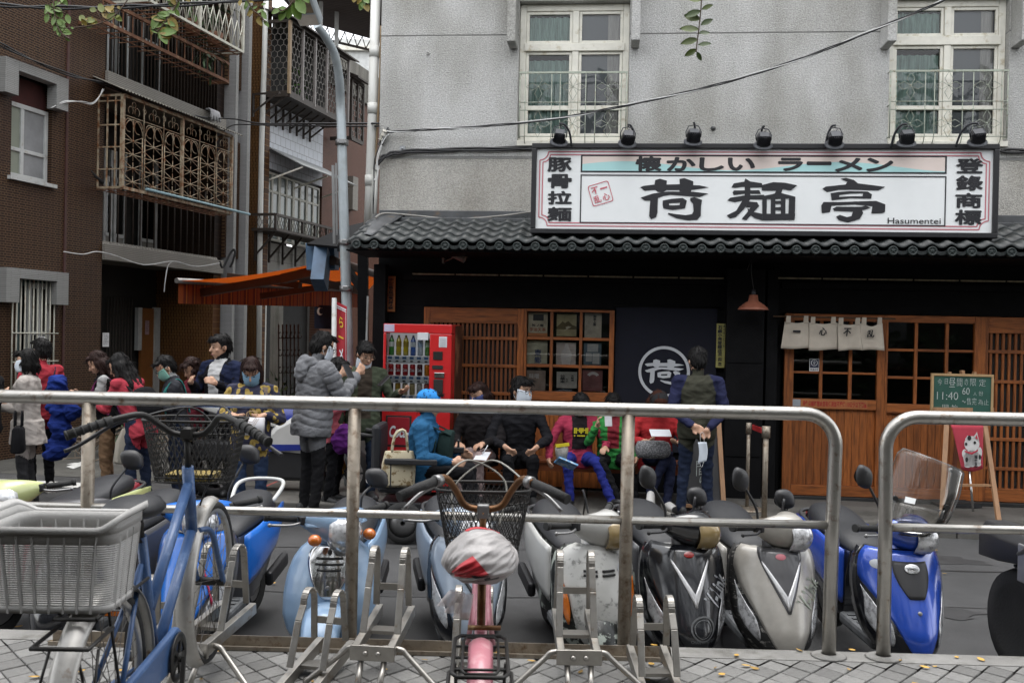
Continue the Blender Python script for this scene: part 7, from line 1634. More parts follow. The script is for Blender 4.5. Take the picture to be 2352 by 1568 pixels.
def hand(B,w,d,palm,curl=.5,k=1.0,tag='skin',thumb=1):
 """palm and five bent fingers: w wrist, d direction of the hand, palm = way the palm faces"""
 d = Vector(d).normalized(); pn = Vector(palm); pn = (pn-d*pn.dot(d)).normalized(); x = d.cross(pn)*thumb
 w = Vector(w); c = w+d*.045*k; B.cap(w,w+d*.03*k,.022*k,.026*k,tag)
 for i in range(4):
  o = x*(.028-.019*i)*k; B.cap(w+d*.02*k+o*.6,w+d*.078*k+o,.016*k,.0125*k,tag)
  L = (.046,.052,.048,.038)[i]*k; p0 = w+d*.080*k+o; c1 = curl*(1+.08*i); d1 = d*cos(c1)+pn*sin(c1); d2 = d*cos(c1*2.1)+pn*sin(c1*2.1); p1 = p0+d1*L*.62; p2 = p1+d2*L*.5
  B.cap(p0,p1,.0105*k,.0095*k,tag); B.cap(p1,p2,.0095*k,.008*k,tag)
 t0 = w+d*.028*k+x*.024*k; t1 = t0+(d*.6+x*.75+pn*.25).normalized()*.036*k; t2 = t1+(d*.9+x*.1+pn*.45).normalized()*.028*k
 B.cap(t0,t1,.0135*k,.0115*k,tag); B.cap(t1,t2,.0115*k,.0095*k,tag)
def rotm(yaw,pitch,roll=0): return Matrix.Rotation(radians(yaw),4,'Z') @ Matrix.Rotation(radians(pitch),4,'X') @ Matrix.Rotation(radians(roll),4,'Y')
def person(label,px,Y,top,gz,heading,lean=0,head=(0,0,0),arms=None,legs=None,sit=False,mats=None,bulk=1.0,quilt=0,hair='short',hairm=None,mask=None,glasses=None,coat=None,hem=None,H=None,over=None,shoes=None,fold=.006,seed=0,extra=None,sleeve_end=.86,woman=False,child=False,curl=.5,cuffs='top',chin=False):
 """local frame: faces -y, x to the viewer's right when it faces the camera. arms: (elbow, wrist, hand dir, palm) offsets for x<0 and x>0 sides."""
 P = onY(px,700,Y); g0 = gz
 zt = onY(px,top,Y).z
 if H is None: H = (zt-g0)/(cos(radians(lean))*.55+.45)
 k = H/1.70
 r = thing('person',label,'person',(P.x,Y,g0),radians(heading))
 B = Body(); hipz = (.395+.085*k) if sit else .90*k
 if sit: k = (zt-g0-hipz)/(.80); hs_ = k
 hd = 1.07 if not child else 1.12
 Lm = Matrix.Translation((0,0,hipz)) @ Matrix.Rotation(radians(lean),4,'X') @ Matrix.Translation((0,0,-hipz))
 J = lambda x,y,z: Lm @ V(x*k,y*k,hipz+z*k)               # points of the trunk, measured from the hips
 sw_ = (.158 if woman else .178)*bulk
 R3 = Lm.to_3x3().to_4x4()
 b = bulk
 if coat:                                                    # long coat down to height `coat`
  B.torso([(V(0,.02*k,coat),.20*k*b,.17*k*b),(V(0,.015*k,(coat+hipz)/2),.185*k*b,.155*k*b),(J(0,.01,.02),.175*k*b,.145*k*b)],'top',quilt)
 hb = hem if hem is not None else -.10
 B.torso([(J(0,.01,hb),.165*k*b,.122*k*b),(J(0,.01,hb+.06),.172*k*b,.130*k*b),(J(0,.0,.12),.160*k*b,.118*k*b),(J(0,.0,.24),.170*k*b,.122*k*b),(J(0,.0,.36),.182*k*b,.122*k*b),(J(0,.01,.44),.165*k*b,.10*k*b),(J(0,.015,.49),.10*k*b,.07*k*b)],'top',quilt,R3)
 B.torso([(J(0,.01,-.10),.15*k,.105*k),(J(0,.01,.0),.155*k,.115*k),(J(0,.01,.08),.145*k,.105*k)],'pants',0,R3)
 nb = J(0,.015,.485); hc = J(0,.0,.645) + V(0,0,0)
 HM = rotm(head[0],head[1],head[2])
 hc = J(0,.01,.540)+HM.to_3x3() @ V(0,-.018*k,.098*k)
 B.cap(nb,hc-HM.to_3x3() @ V(0,-.012*k,.05*k),.056*k*(1+(b-1)*.5),.052*k,'skin')
 if 'collar' in mats: B.torso([(J(0,.015,.455),.085*k*b,.08*k*b),(J(0,.005,.52),.072*k*b,.072*k*b)],'collar',0,R3)
 f = lambda x,y,z: hc+HM.to_3x3() @ V(x*k*hd,y*k*hd,z*k*hd)
 B.ell(f(0,.008,.022),(.074*k*hd,.092*k*hd,.096*k*hd),'skin',HM); B.ell(f(0,-.018,-.035),(.062*k*hd,.070*k*hd,.078*k*hd),'skin',HM); B.ell(f(0,-.040,-.085),(.036*k,.036*k,.026*k),'skin',HM)
 B.cap(f(0,-.083,.012),f(0,-.104,-.022),.009*k,.0135*k,'skin'); B.ell(f(0,-.075,-.058),(.026*k,.018*k,.010*k),'skin',HM)
 for sx in (-1,1): B.ell(f(sx*.076,.012,-.008),(.010*k,.020*k,.031*k),'skin',HM); B.ell(f(sx*.045,-.055,-.022),(.020*k,.02*k,.02*k),'skin',HM)
 # arms
 arms = arms or [(None,)*4,(None,)*4]; wr = []
 for i,sx in enumerate((-1,1)):
  el,wri,hdir,palm = arms[i]; s0_ = J(sx*sw_,.01,.425)
  el = s0_+(V(sx*.05,.02,-.28)*k if el is None else V(*el)*k); wri = el+(V(sx*.0,-.05,-.25)*k if wri is None else V(*wri)*k)
  B.cap(J(sx*sw_*.55,.01,.435),s0_,.062*k*b,.062*k*b,'sleeve' if 'sleeve' in mats else 'top',quilt); tgm = 'sleeve' if 'sleeve' in mats else 'top'
  B.cap(s0_,el,.060*k*b,.050*k*b,tgm,quilt); ce = el.lerp(wri,sleeve_end); B.cap(el,ce,.049*k*b,.039*k*b,tgm,quilt); B.cap(ce,wri,.027*k,.024*k,'skin')
  hd_ = hdir or tuple((wri-el).normalized()); hand(B,wri,hd_,palm or (-sx,0,-.2),curl,k*1.02,'skin',-sx if palm is None else sx); wr.append(wri)
 # legs
 lw = 1.0
 for i,sx in enumerate((-1,1)):
  h0 = V(sx*.085*k,.01*k,hipz)
  if legs: kn,an = V(*legs[i][0]),V(*legs[i][1])
  elif sit: kn,an = V(sx*.12,-.42,hipz+.01),V(sx*.12,-.40,.085)
  else: kn,an = V(sx*.10*k,-.012,.47*k),V(sx*.10*k,.03,.085*k)
  B.cap(h0,kn,.088*k,.062*k,'pants'); B.cap(kn,an,.060*k,.046*k,'pants')
  sh = (shoes or {}).get('m',M_rub); s_dir = (shoes or {}).get('dir',[(sx*.25,-1)]*2)[i]; dd = V(s_dir[0],s_dir[1],(shoes or {}).get('tilt',[0,0])[i]).normalized(); xx = dd.cross(V(0,0,1)).normalized(); zz = xx.cross(dd)
  Ms = Matrix(((xx.x,dd.x,zz.x,an.x),(xx.y,dd.y,zz.y,an.y),(xx.z,dd.z,zz.z,an.z-.03),(0,0,0,1)))
  q = MB(); rg = []
  for y,w,zt_ in ((-.075,.018,.035),(-.06,.034,.062),(-.01,.038,.075),(.05,.040,.055),(.11,.043,.038),(.155,.036,.024),(.18,.012,.010)): rg.append([(w*cos(a),y,-.035+max(0,zt_+.035)*.5*(1+sin(a))) for a in [2*pi*j/12 for j in range(12)]])
  q.loft([[p for p in ring] for ring in rg],M=Ms @ Matrix.Scale(k*1.05,4)); so = q.obj('shoe',sh,r,sub=1)
  q = MB(); q.prism([(-.036,-.075),(.036,-.075),(.040,.0),(.045,.10),(.036,.17),(0,.19),(-.036,.17),(-.045,.10),(-.040,0)],-.062,-.038,Ms @ Matrix.Scale(k*1.05,4)); q.obj('sole',(shoes or {}).get('sole',M_rub),so,bevel=.004)
 mm = dict(mats); mm['skin'] = mm.get('skin',M_skin)
 body = B.build('body',r,mm,.0085,over,fold,seed+len(label))
 # hair
 hm = hairm or M_hair; hb_ = Body()
 z = 1.0
 hb_.ell(f(0,.024,.046),(.083*k*hd,.090*k*hd,.088*k*hd),'hair',HM); hb_.ell(f(0,.050,.0),(.076*k*hd,.066*k*hd,.085*k*hd),'hair',HM)
 if hair in ('short','fringe'):
  for sx in (-1,1): hb_.ell(f(sx*.062,.016,.025),(.022*k,.050*k,.048*k),'hair',HM)
  if hair == 'fringe': hb_.ell(f(0,-.058,.078),(.066*k*hd,.042*k,.034*k),'hair',HM)
  else: hb_.ell(f(.01,-.050,.092),(.058*k*hd,.045*k,.026*k),'hair',HM)
 if hair in ('bob','long','curly','bun'):
  for sx in (-1,1): hb_.ell(f(sx*.066,.022,-.02),(.028*k,.062*k,.085*k),'hair',HM)
  hb_.ell(f(0,-.050,.082),(.066*k,.046*k,.032*k),'hair',HM)
  if hair in ('bob',): hb_.ell(f(0,.055,-.045),(.092*k,.058*k,.080*k),'hair',HM); [hb_.ell(f(sx*.072,.0,-.055),(.026*k,.05*k,.062*k),'hair',HM) for sx in (-1,1)]
  if hair == 'bun': hb_.ell(f(0,.07,-.05),(.07*k,.06*k,.08*k),'hair',HM)
  if hair == 'long':
   for sx in (-.06,0,.06): hb_.cap(f(sx,.06,-.02),f(sx*1.25,.075,-.26),.052*k,.030*k,'hair')
   for sx in (-1,1): hb_.cap(f(sx*.07,.01,.0),f(sx*.088,-.015,-.22),.028*k,.018*k,'hair')
  if hair == 'curly':
   rr_ = random.Random(len(label))
   for _ in range(46): a,e = rr_.uniform(0,2*pi),rr_.uniform(-.5,1.3); d = V(cos(a)*cos(e),.25+sin(a)*cos(e),sin(e)); hb_.ell(f(d.x*.088,max(-.035,d.y*.092),.02+d.z*.088),tuple([.024*k]*3),'hair')
 ho = hb_.build('hair',r,{'hair': hm},.008,None,.004,seed)
 rs = random.Random(seed+len(label)); q = MB(); vv = ho.data.vertices; loose = hair in ('long','bob','curly','bun'); crown = f(0,.03,.10)
 for _ in range(340 if loose else 240):
  v = vv[rs.randrange(len(vv))]; p = v.co.copy(); n_ = v.normal; d = (p-crown); d = d-n_*d.dot(n_); d = (d.normalized() if d.length > 1e-4 else V(0,1,0))+V(0,0,-.5 if loose else -.15); d = (d-n_*d.dot(n_)*.8).normalized(); L = rs.uniform(.03,.085 if loose else .045)*k; b1 = V(rs.gauss(0,1),rs.gauss(0,1),rs.gauss(0,1))*.006
  if p.y < hc.y-.055*k and p.z < hc.z+.02*k: continue
  q.tube([p-n_*.002,p+d*L*.55+n_*.005+b1*.5,p+d*L+n_*(.001 if loose else .008)+b1+V(0,0,-.006)],[.0042*k,.0034*k,.0008],4,cap=False)
 q.obj('hair_strands',hm,ho)
 # face
 e = MB()
 for sx in (-1,1):
  e.ell(f(sx*.031,-.0845,.008),(.0125*k,.006*k,.0050*k),HM.to_3x3().to_4x4() if False else None,8,6); e.bar(f(sx*.015,-.090,.030),f(sx*.048,-.080,.031),.004*k,.006*k)
 e.obj('eye',M_eye,r)
 e = MB(); e.ell(f(0,-.0885,-.060),(.021*k,.006*k,.006*k),None,10,6); e.obj('mouth',M_lip,r)
 if mask is not None:
  dz = -.055 if chin else 0; dy = .030 if chin else 0
  def mk(s,t):
   a = (2*s-1)*1.25; zz = -.105+.115*t; rx = .080+.004*sin(pi*t); ry = .098+.022*sin(pi*t)*max(0,cos(a*1.5)); return f(rx*sin(a),.010-ry*cos(a)*(1 if abs(a) < 1.3 else 1)+dy,zz+dz+.012*abs(s-.5)*2)
  q = MB(); q.grid(mk,16,9); mo = q.obj('face_mask',mask,r,thick=.003)
  q = MB()
  for sx,s in ((-1,0),(1,1)): q.tube([mk(s,.9),f(sx*.082,.02,.02)],.0016*k,4); q.tube([mk(s,.1),f(sx*.082,.02,-.03)],.0016*k,4)
  q.obj('ear_loop',M_strapw,mo)
 if glasses:
  q = MB()
  for sx in (-1,1):
   c = f(sx*.034,-.098,.006); X_,Z_ = HM.to_3x3() @ V(1,0,0),HM.to_3x3() @ V(0,0,1)
   q.tube([c+X_*(.027*k*cos(a))+Z_*(.019*k*sin(a)) for a in [2*pi*j/14 for j in range(14)]],.0022*k,5,closed=True); q.tube([f(sx*.061,-.092,.010),f(sx*.079,.015,.012)],.002*k,5)
  q.tube([f(-.008,-.101,.009),f(.008,-.101,.009)],.002*k,4); q.obj('glasses',glasses,r)
 if extra: extra(r,J,f,wr,k,HM,R3)
 return r
def inner_front(tag,w0,w1,zlo,zhi,ylim=0.0):
 """an open jacket: the strip of another cloth down the front"""
 def f(co,no,tg,ti):
  t = np.clip((co[:,2]-zlo)/(zhi-zlo),0,1); m = (tg == ti['top']) & (np.abs(co[:,0]) < w0+(w1-w0)*t) & (no[:,1] < -.15) & (co[:,2] > zlo) & (co[:,1] < ylim+.05); tg[m] = ti[tag]
 return f
def strap(r,pts,m,w=.035,name='strap'):
 b = MB(); P = spline(pts,5)
 for i in range(len(P)-1): b.bar(P[i],P[i+1],w,.008)
 return b.obj(name,m,r)
C_ = lambda n,*c,**k: cloth(n,c,**k)
M_denim = C_('dark_denim',.018,.028,.06); M_jean = C_('blue_jeans',.03,.055,.12); M_blkc = C_('black_cloth',.010,.010,.012); M_charc = C_('charcoal_cloth',.03,.03,.035); M_navyc = C_('navy_cloth_plain',.018,.026,.06)
SNK = dict(m=mat('white_sneaker',(.55,.54,.52),.6,var=.1),sole=mat('white_sole',(.5,.48,.44),.7)); SHB = dict(m=mat('black_shoe',(.015,.015,.016),.5),sole=M_rub)
held = lambda sx: None
LA,UA = -.28,.24
# --- left group
person('woman in a long cream coat and white mask facing left by the railing',66,9.9,795,.0,-82,head=(0,4,0),mats=dict(top=C_('cream_wool_coat',.50,.45,.41,bscale=90,bump=.15),pants=C_('grey_trousers',.05,.05,.055)),coat=.62,bulk=1.06,hair='bun',mask=M_mask,shoes=SHB,woman=True,arms=[((-.03,-.02,-.28),(.03,-.24,.03),None,None),((.03,-.04,-.28),(-.03,-.24,.02),None,None)],fold=.004)
person('man in a red sweater and glasses facing away behind the cream coat',98,10.7,771,.0,-128,head=(5,6,0),mats=dict(top=C_('red_knit',.48,.025,.045),pants=M_blkc),hair='short',mask=M_mask,glasses=M_gls,shoes=SNK,arms=[((-.05,-.06,-.27),(.03,-.22,.0),None,None),((.06,-.06,-.27),(-.02,-.24,.02),None,None)],extra=lambda r,J,f,wr,k,HM,R3: strap(r,[J(.12,-.10,.1),J(.05,-.13,.3),J(-.09,-.06,.455),J(-.10,.06,.45),J(0,.135,.25),J(.14,.11,.05)],M_navyc,.05,'shoulder_strap'))
person('dark clad person with a backpack cut off by the left edge',-32,9.5,792,.0,-95,head=(0,25,0),mats=dict(top=M_blkc,pants=M_blkc),hair='short',shoes=SHB,bulk=1.12,arms=[((-.03,-.05,-.27),(.03,-.24,.05),None,None)]*1+[((.03,-.05,-.27),(-.03,-.24,.05),None,None)])
bpk = lambda m,y0=.15,w=.14,h=.40,z0=.02,nm='backpack': (lambda r,J,f,wr,k,HM,R3: (lambda b: (b.loft([[J(x*w*s_,y0+d,z) for x,d in ((-1,0),(-.9,.1*s_),(-.5,.15*s_),(.5,.15*s_),(.9,.1*s_),(1,0))] for z,s_ in ((z0,.9),(z0+.05,1),(z0+h*.6,1),(z0+h*.9,.85),(z0+h,.55))]),b.obj(nm,m,r,bevel=.015),strap(r,[J(-.10,y0,z0+h*.9),J(-.11,.03,.475),J(-.12,-.10,.38),J(-.14,-.10,.15),J(-.17,.04,.05)],m),strap(r,[J(.10,y0,z0+h*.9),J(.11,.03,.475),J(.12,-.10,.38),J(.14,-.10,.15),J(.17,.04,.05)],m)))(MB()))
person('woman in tan trousers and black top with a magenta backpack, long dark hair',252,10.4,797,.0,-75,head=(0,32,0),lean=6,mats=dict(top=M_blkc,sleeve=C_('white_black_sleeve',.4,.4,.4,col2=(.01,.01,.01),c2scale=6,c2lo=.5,c2hi=.52),pants=C_('tan_trousers',.28,.165,.085)),hair='long',hairm=M_hairb,shoes=SNK,woman=True,arms=[((-.03,-.06,-.26),(.03,-.22,.08),None,None),((.03,-.06,-.26),(-.03,-.22,.08),None,None)],extra=bpk(C_('magenta_backpack',.22,.03,.13),.12))
person('woman in a red shirt bending forward with long black hair and dark jeans',325,9.75,815,.0,-112,lean=24,H=1.62,head=(8,30,0),mats=dict(top=C_('crimson_shirt',.46,.03,.055),pants=M_denim),hair='long',shoes=SNK,woman=True,hem=-.16,arms=[((-.05,-.10,-.25),(.05,-.22,.06),None,None),((.03,-.10,-.25),(-.05,-.22,.06),None,None)],extra=bpk(M_blkc,.13,.13,.30))
person('boy in a charcoal jacket with a teal strap and mint mask looking down',412,10.25,808,.0,-62,head=(0,36,0),lean=8,mats=dict(top=C_('charcoal_jacket',.035,.037,.045),pants=M_denim,collar=C_('white_collar',.5,.5,.5)),hair='short',mask=M_maskg,glasses=M_gls,shoes=SNK,arms=[((-.06,-.08,-.25),(.06,-.2,.1),None,None),((.05,-.08,-.25),(-.05,-.22,.1),None,None)],extra=lambda r,J,f,wr,k,HM,R3: (strap(r,[J(.09,.13,.1),J(.10,.10,.42),J(.10,.02,.49),J(.11,-.10,.38),J(.12,-.13,.1)],C_('teal_strap',.02,.26,.24),.05,'bag_strap')))
person('woman with curly dark hair and a dark red jacket looking down behind the boys',452,10.95,812,.0,-40,head=(0,34,0),mats=dict(top=C_('dark_red_jacket',.17,.015,.03),pants=M_blkc),hair='curly',hairm=M_hairb,shoes=SHB,woman=True)
person('teenage boy in a navy and black jacket over a white shirt looking left',512,10.7,760,.0,-22,head=(-24,8,0),mats=dict(top=C_('navy_black_jacket',.012,.018,.05,col2=(.006,.006,.008),c2scale=3,c2lo=.48,c2hi=.5),inner=C_('white_shirt',.58,.58,.58),pants=M_blkc,collar=M_blkc),over=inner_front('inner',.05,.085,.86,1.42),hair='fringe',shoes=SHB,bulk=1.1,arms=[((-.06,-.08,-.25),(.1,-.2,.1),None,None),((.06,-.08,-.25),(-.1,-.2,.1),None,None)])
def owl_mat():
 m = mat('patterned_blouse',(.022,.02,.045),.88,var=.15,bump=.3,bscale=16); t = m.node_tree; N = t.nodes; L = t.links; b = N['Principled BSDF']; tc = N.new('ShaderNodeTexCoord'); vo = N.new('ShaderNodeTexVoronoi'); vo.inputs['Scale'].default_value = 15; vo.inputs['Randomness'].default_value = .7
 mp = N.new('ShaderNodeMapping'); mp.inputs['Scale'].default_value = (1,1,.7); L.new(tc.outputs['Object'],mp.inputs[0]); L.new(mp.outputs[0],vo.inputs['Vector']); cr_ = N.new('ShaderNodeValToRGB'); cr_.color_ramp.interpolation = 'CONSTANT'; e = cr_.color_ramp.elements
 e[0].color = rgb(.24,.16,.03); e[1].position = .42; e[1].color = rgb(.02,.02,.045); q = e.new(.20); q.color = rgb(.34,.24,.06); L.new(vo.outputs['Distance'],cr_.inputs[0]); L.new(cr_.outputs[0],b.inputs['Base Color']); return m
person('woman in a mustard and navy patterned blouse and blue mask looking down',582,9.0,808,.0,8,head=(0,34,0),mats=dict(top=owl_mat(),pants=M_jean),hair='bob',hairm=M_hairb,mask=M_maskb,shoes=SHB,woman=True,bulk=1.16,hem=-.14,arms=[((-.09,-.03,-.27),(.12,-.20,.06),(.8,-.4,-.2),(0,0,1)),((.09,-.03,-.27),(-.12,-.20,.06),(-.8,-.4,-.2),(0,0,1))],extra=lambda r,J,f,wr,k,HM,R3: (strap(r,[J(-.15,.05,.46),J(-.08,-.11,.40),J(.02,-.15,.25),J(.14,-.14,.02)],C_('khaki_strap',.12,.08,.03),.03,'bag_strap'),strap(r,[J(.12,.05,.48),J(.13,-.06,.45),J(.14,-.125,.3)],C_('taupe_strap',.2,.15,.12),.045,'bag_strap')))
M_puff = C_('grey_puffer_nylon',.20,.205,.22,bump=.5,bscale=22)
def hood(m):
 def g_(r,J,f,wr,k,HM,R3):
  B = Body();
  for a in range(9): t = -1.3+2.6*a/8; B.ell(J(.105*sin(t),.075+.05*cos(t),.47+.02*cos(t)),(.045*k,.045*k,.055*k),'h')
  B.ell(J(0,.15,.40),(.11*k,.05*k,.10*k),'h'); B.build('hood',r,{'h': m},.009,None,.008,3)
 return g_
person('tall man in a quilted grey puffer jacket and glasses holding a phone',724,9.3,752,.06,128,head=(-6,22,0),lean=4,mats=dict(top=M_puff,pants=C_('black_jeans',.016,.016,.018)),bulk=1.28,quilt=.072,hair='short',mask=M_mask,glasses=M_gls,shoes=SHB,hem=-.17,arms=[((-.05,-.12,-.24),(.10,-.20,.20),(.1,-.6,.7),(1,0,0)),((.04,-.12,-.24),(-.06,-.24,.17),(-.1,-.6,.7),(-1,0,0))],extra=hood(M_puff),fold=.004)
person('older woman with curly black hair, mint mask and a coral pink jacket',775,10.0,815,.06,78,head=(0,12,0),mats=dict(top=C_('coral_pink_jacket',.52,.10,.13),pants=M_blkc),hair='curly',mask=M_maskg,shoes=SHB,woman=True,coat=.72,arms=[((-.06,-.06,-.26),(.08,-.2,.1),None,None),((.06,-.06,-.26),(-.08,-.2,.1),None,None)])
M_olive = C_('olive_overshirt',.065,.082,.05)
person('young man in an open olive shirt, mask under his chin, looking at a phone',838,10.0,775,.10,16,head=(14,24,0),mats=dict(top=M_olive,inner=C_('brown_tee',.055,.042,.03),pants=C_('indigo_jeans',.016,.028,.055)),over=inner_front('inner',.065,.08,.84,1.44),hair='fringe',mask=M_mask,chin=True,glasses=mat('thin_metal_glasses',(.2,.17,.13),.3,.7),shoes=SHB,bulk=1.08,hem=-.17,arms=[((-.06,.02,-.28),(.02,-.06,-.24),None,None),((.10,-.03,-.26),(.06,-.22,.09),(.5,-.8,.25),(0,-.3,1))])
# --- seated on the bench
YB = 10.18
person('girl in a black coat and navy mask seated on the bench with a menu pad',1112,YB+.02,868,.10,-14,sit=True,head=(-22,18,0),mats=dict(top=C_('soft_black_coat',.014,.012,.013),pants=C_('pale_pink_skirt',.36,.26,.25,bump=.6,bscale=50)),hair='long',hairm=M_hairb,mask=M_maskn,shoes=SHB,woman=True,bulk=1.08,lean=6,legs=[((-.09,-.42,.49),(-.08,-.36,.085)),((.09,-.42,.49),(.10,-.36,.085))],arms=[((-.07,-.10,-.24),(.10,-.22,-.03),(.6,-.7,-.2),(0,0,-1)),((.07,-.10,-.24),(-.12,-.22,-.02),(-.6,-.7,-.2),(0,0,-1))])
person('young man in a black jacket, glasses and white mask seated with clasped hands',1196,YB,856,.10,4,sit=True,head=(42,6,0),mats=dict(top=C_('black_zip_jacket',.013,.013,.016),pants=M_blkc,collar=C_('brown_hood_lining',.11,.055,.025)),hair='fringe',mask=M_mask,glasses=mat('brown_glasses',(.05,.02,.012),.3),shoes=SHB,bulk=1.0,lean=8,arms=[((-.10,-.10,-.24),(.13,-.22,-.05),(.6,-.6,-.5),(1,0,0)),((.10,-.10,-.24),(-.13,-.22,-.05),(-.6,-.6,-.5),(-1,0,0))])
def shirtprint(r,J,f,wr,k,HM,R3):
 b = MB(); g = ['110111011','111111111','110111011','110010011','000000000','101111101']
 for j,row in enumerate(g):
  for i,ch in enumerate(row):
   if ch == '1': x,z = -.075+.0185*i,.36-.0165*j; b.add([J(x+a,-.138+.10*abs(x)*abs(x)*8-.0,z+c) for a,c in ((0,0),(.017,0),(.017,.015),(0,.015))],[(0,1,2,3)])
 b.obj('shirt_print',mat('yellow_print',(.60,.50,.02),.7),r)
person('boy in a crimson jacket over a black printed shirt and bright blue trousers, seated',1334,YB,893,.10,6,sit=True,head=(6,30,0),lean=4,mats=dict(top=C_('crimson_jacket',.42,.025,.075),inner=C_('black_tee',.018,.014,.016),pants=C_('royal_blue_trousers',.018,.028,.24)),over=inner_front('inner',.08,.075,.56,1.0,.1),hair='short',shoes=dict(m=SHB['m'],sole=SNK['sole'],dir=[(-.5,-1),(.4,-1)],tilt=[.0,.5]),child=True,bulk=1.08,legs=[((-.16,-.36,.47),(-.14,-.42,.09)),((.12,-.38,.47),(.26,-.50,.09))],arms=[((-.15,-.06,-.24),(-.03,-.16,-.17),(0,-.8,-.6),(1,0,0)),((.12,-.10,-.24),(-.05,-.20,-.02),(-.5,-.8,-.3),(0,0,-1))],extra=shirtprint)
person('boy in a green puffer jacket and red shirt holding up a white phone, seated',1414,YB,896,.10,-2,sit=True,head=(-12,22,0),lean=2,mats=dict(top=C_('green_puffer',.025,.30,.05,bump=.5,bscale=20),inner=C_('red_tee',.28,.02,.035),pants=M_blkc),quilt=.06,over=inner_front('inner',.055,.07,.58,.98,.1),hair='short',shoes=dict(m=M_blkc,sole=SNK['sole']),child=True,bulk=1.10,legs=[((-.13,-.37,.46),(.05,-.42,.075)),((.13,-.38,.46),(.22,-.42,.075))],arms=[((-.10,-.13,-.22),(.10,-.14,.20),(.1,-.3,1),(1,-.3,0)),((.11,-.07,-.25),(-.05,-.20,-.12),(-.1,-.7,-.7),(-1,0,0))])
def cap_hat(m,brim=1):
 def g_(r,J,f,wr,k,HM,R3):
  b = MB(); b.grid(lambda s,t: f(.090*sin(pi/2*(1-t))*cos(2*pi*s),.018+.104*sin(pi/2*(1-t))*sin(2*pi*s),.045+.085*(1-cos(pi/2*t))*1.0 if False else .042+.088*sin(pi/2*t)),24,8); b.grid(lambda s,t: f(.090*cos(2*pi*s),.018+.104*sin(2*pi*s),.018+.026*t),24,2); c = b.obj('cap_crown',m,r,thick=.004)
  b = MB(); b.grid(lambda s,t: f((.088+.006*t)*cos(pi+pi*s),.01+(.098*sin(pi+pi*s))-(.085*t)*sin(pi*s)**.7,.024-.018*t*sin(pi*s)),18,6); b.obj('cap_brim',m,r,thick=.005); b = MB(); b.ell(f(0,.018,.131),(.008,.008,.005),None,8,5); b.obj('cap_button',m,c)
 return g_
person('woman in a scarlet jacket and dark grey cap seated with crossed legs',1512,YB-.02,882,.10,0,sit=True,head=(4,38,0),lean=10,mats=dict(top=C_('scarlet_jacket',.50,.015,.02),pants=C_('navy_joggers',.014,.018,.045)),hair='long',hairm=C_('auburn_hair',.06,.02,.012),shoes=dict(m=SNK['m'],sole=SNK['sole'],dir=[(-.2,-1),(.5,-1)],tilt=[-.5,0]),woman=True,bulk=1.10,legs=[((.05,-.44,.56),(-.10,-.46,.20)),((.10,-.38,.47),(.06,-.44,.085))],arms=[((-.12,-.10,-.22),(.12,-.20,.03),(.7,-.6,.1),(0,0,1)),((.12,-.10,-.22),(-.10,-.22,.02),(-.7,-.6,.1),(0,0,1))],extra=cap_hat(C_('charcoal_cap',.028,.028,.03)))
def raglan(co,no,tg,ti):
 m = (tg == ti['sleeve']);
 z = co[:,2]; lim = .085+.14*np.clip((1.40-z)/.35,0,1); q = (tg == ti['top']) & (np.abs(co[:,0]) > lim+.0) & (z > 1.05); tg[q] = ti['sleeve']
def hip_hold(r,J,f,wr,k,HM,R3): pass
person('stout man in an olive and navy raglan shirt seen from behind, hands behind him',1606,9.45,790,.10,180,head=(0,14,0),mats=dict(top=C_('olive_raglan',.055,.055,.038),sleeve=C_('navy_raglan_sleeve',.022,.026,.075),pants=C_('navy_sweatpants',.018,.028,.06)),bulk=1.10,hair='short',shoes=SHB,over=raglan,hem=-.12,legs=[((-.11,-.01,.47),(-.12,.02,.085)),((.11,-.01,.47),(.13,.02,.085))],sleeve_end=.92,arms=[((-.055,.07,-.27),(.17,.14,-.16),(.7,.15,-.7),(0,1,0)),((.055,.07,-.27),(-.16,.15,-.13),(-.8,.15,-.4),(0,1,0))])
# ================================================================ vending machine
K3 = K(850,1250,.4784)
VO = .80
M_vred = mat('vending_red',(.52,.016,.018),.35,var=.05,coat=.5); M_vwht = mat('vending_white',(.6,.62,.65),.4,var=.05)
vu0,vu1 = SHOP.at(878,900,VO)[0],SHOP.at(1035,900,VO)[0]; vz1 = SHOP.at(956,744,VO)[1]
vm = fthing(SHOP,'vending_machine','red drinks vending machine with lit shelves of bottles and cans beside the timber lattice','vending machine',(vu0+vu1)/2,.10,VO)
cu_ = (vu0+vu1)/2; ox = cu_
def vq(x,y): u,z = SHOP.at(*K3(x,y),VO); return u-ox,z-.10
gx0,gz1 = vq(1452,168); gx1,gz0 = vq(1806,722); hw = (vu1-vu0)/2; hz_ = vz1-.10
b = MB()
for q in ((-hw,.09,gz0-.004,hw,.74,.06*0+.05),): pass
b.box(-hw,.20,.05,hw,.74,hz_); b.obj('cabinet',M_vred,vm,bevel=.012)
b = MB()
b.box(-hw,0,.06,hw,.199,gz0); b.box(-hw,0,gz1,hw,.199,hz_); b.box(-hw,0,gz0+.001,gx0,.199,gz1-.001); b.box(gx1,0,gz0+.001,hw,.199,gz1-.001); b.obj('door',M_vred,vm,bevel=.008)
b = MB(); rect(b,gx0,gx1,gz0,gz1,.19); b.obj('display_back',mat('lit_display',(.6,.62,.65),.4,var=.05,emit=.10),vm)
g_ = MB(); rect(g_,gx0,gx1,gz0,gz1,.012); g_.obj('pane',glassmat('display_glass',(.92,.94,.94),.5,1.4),vm)
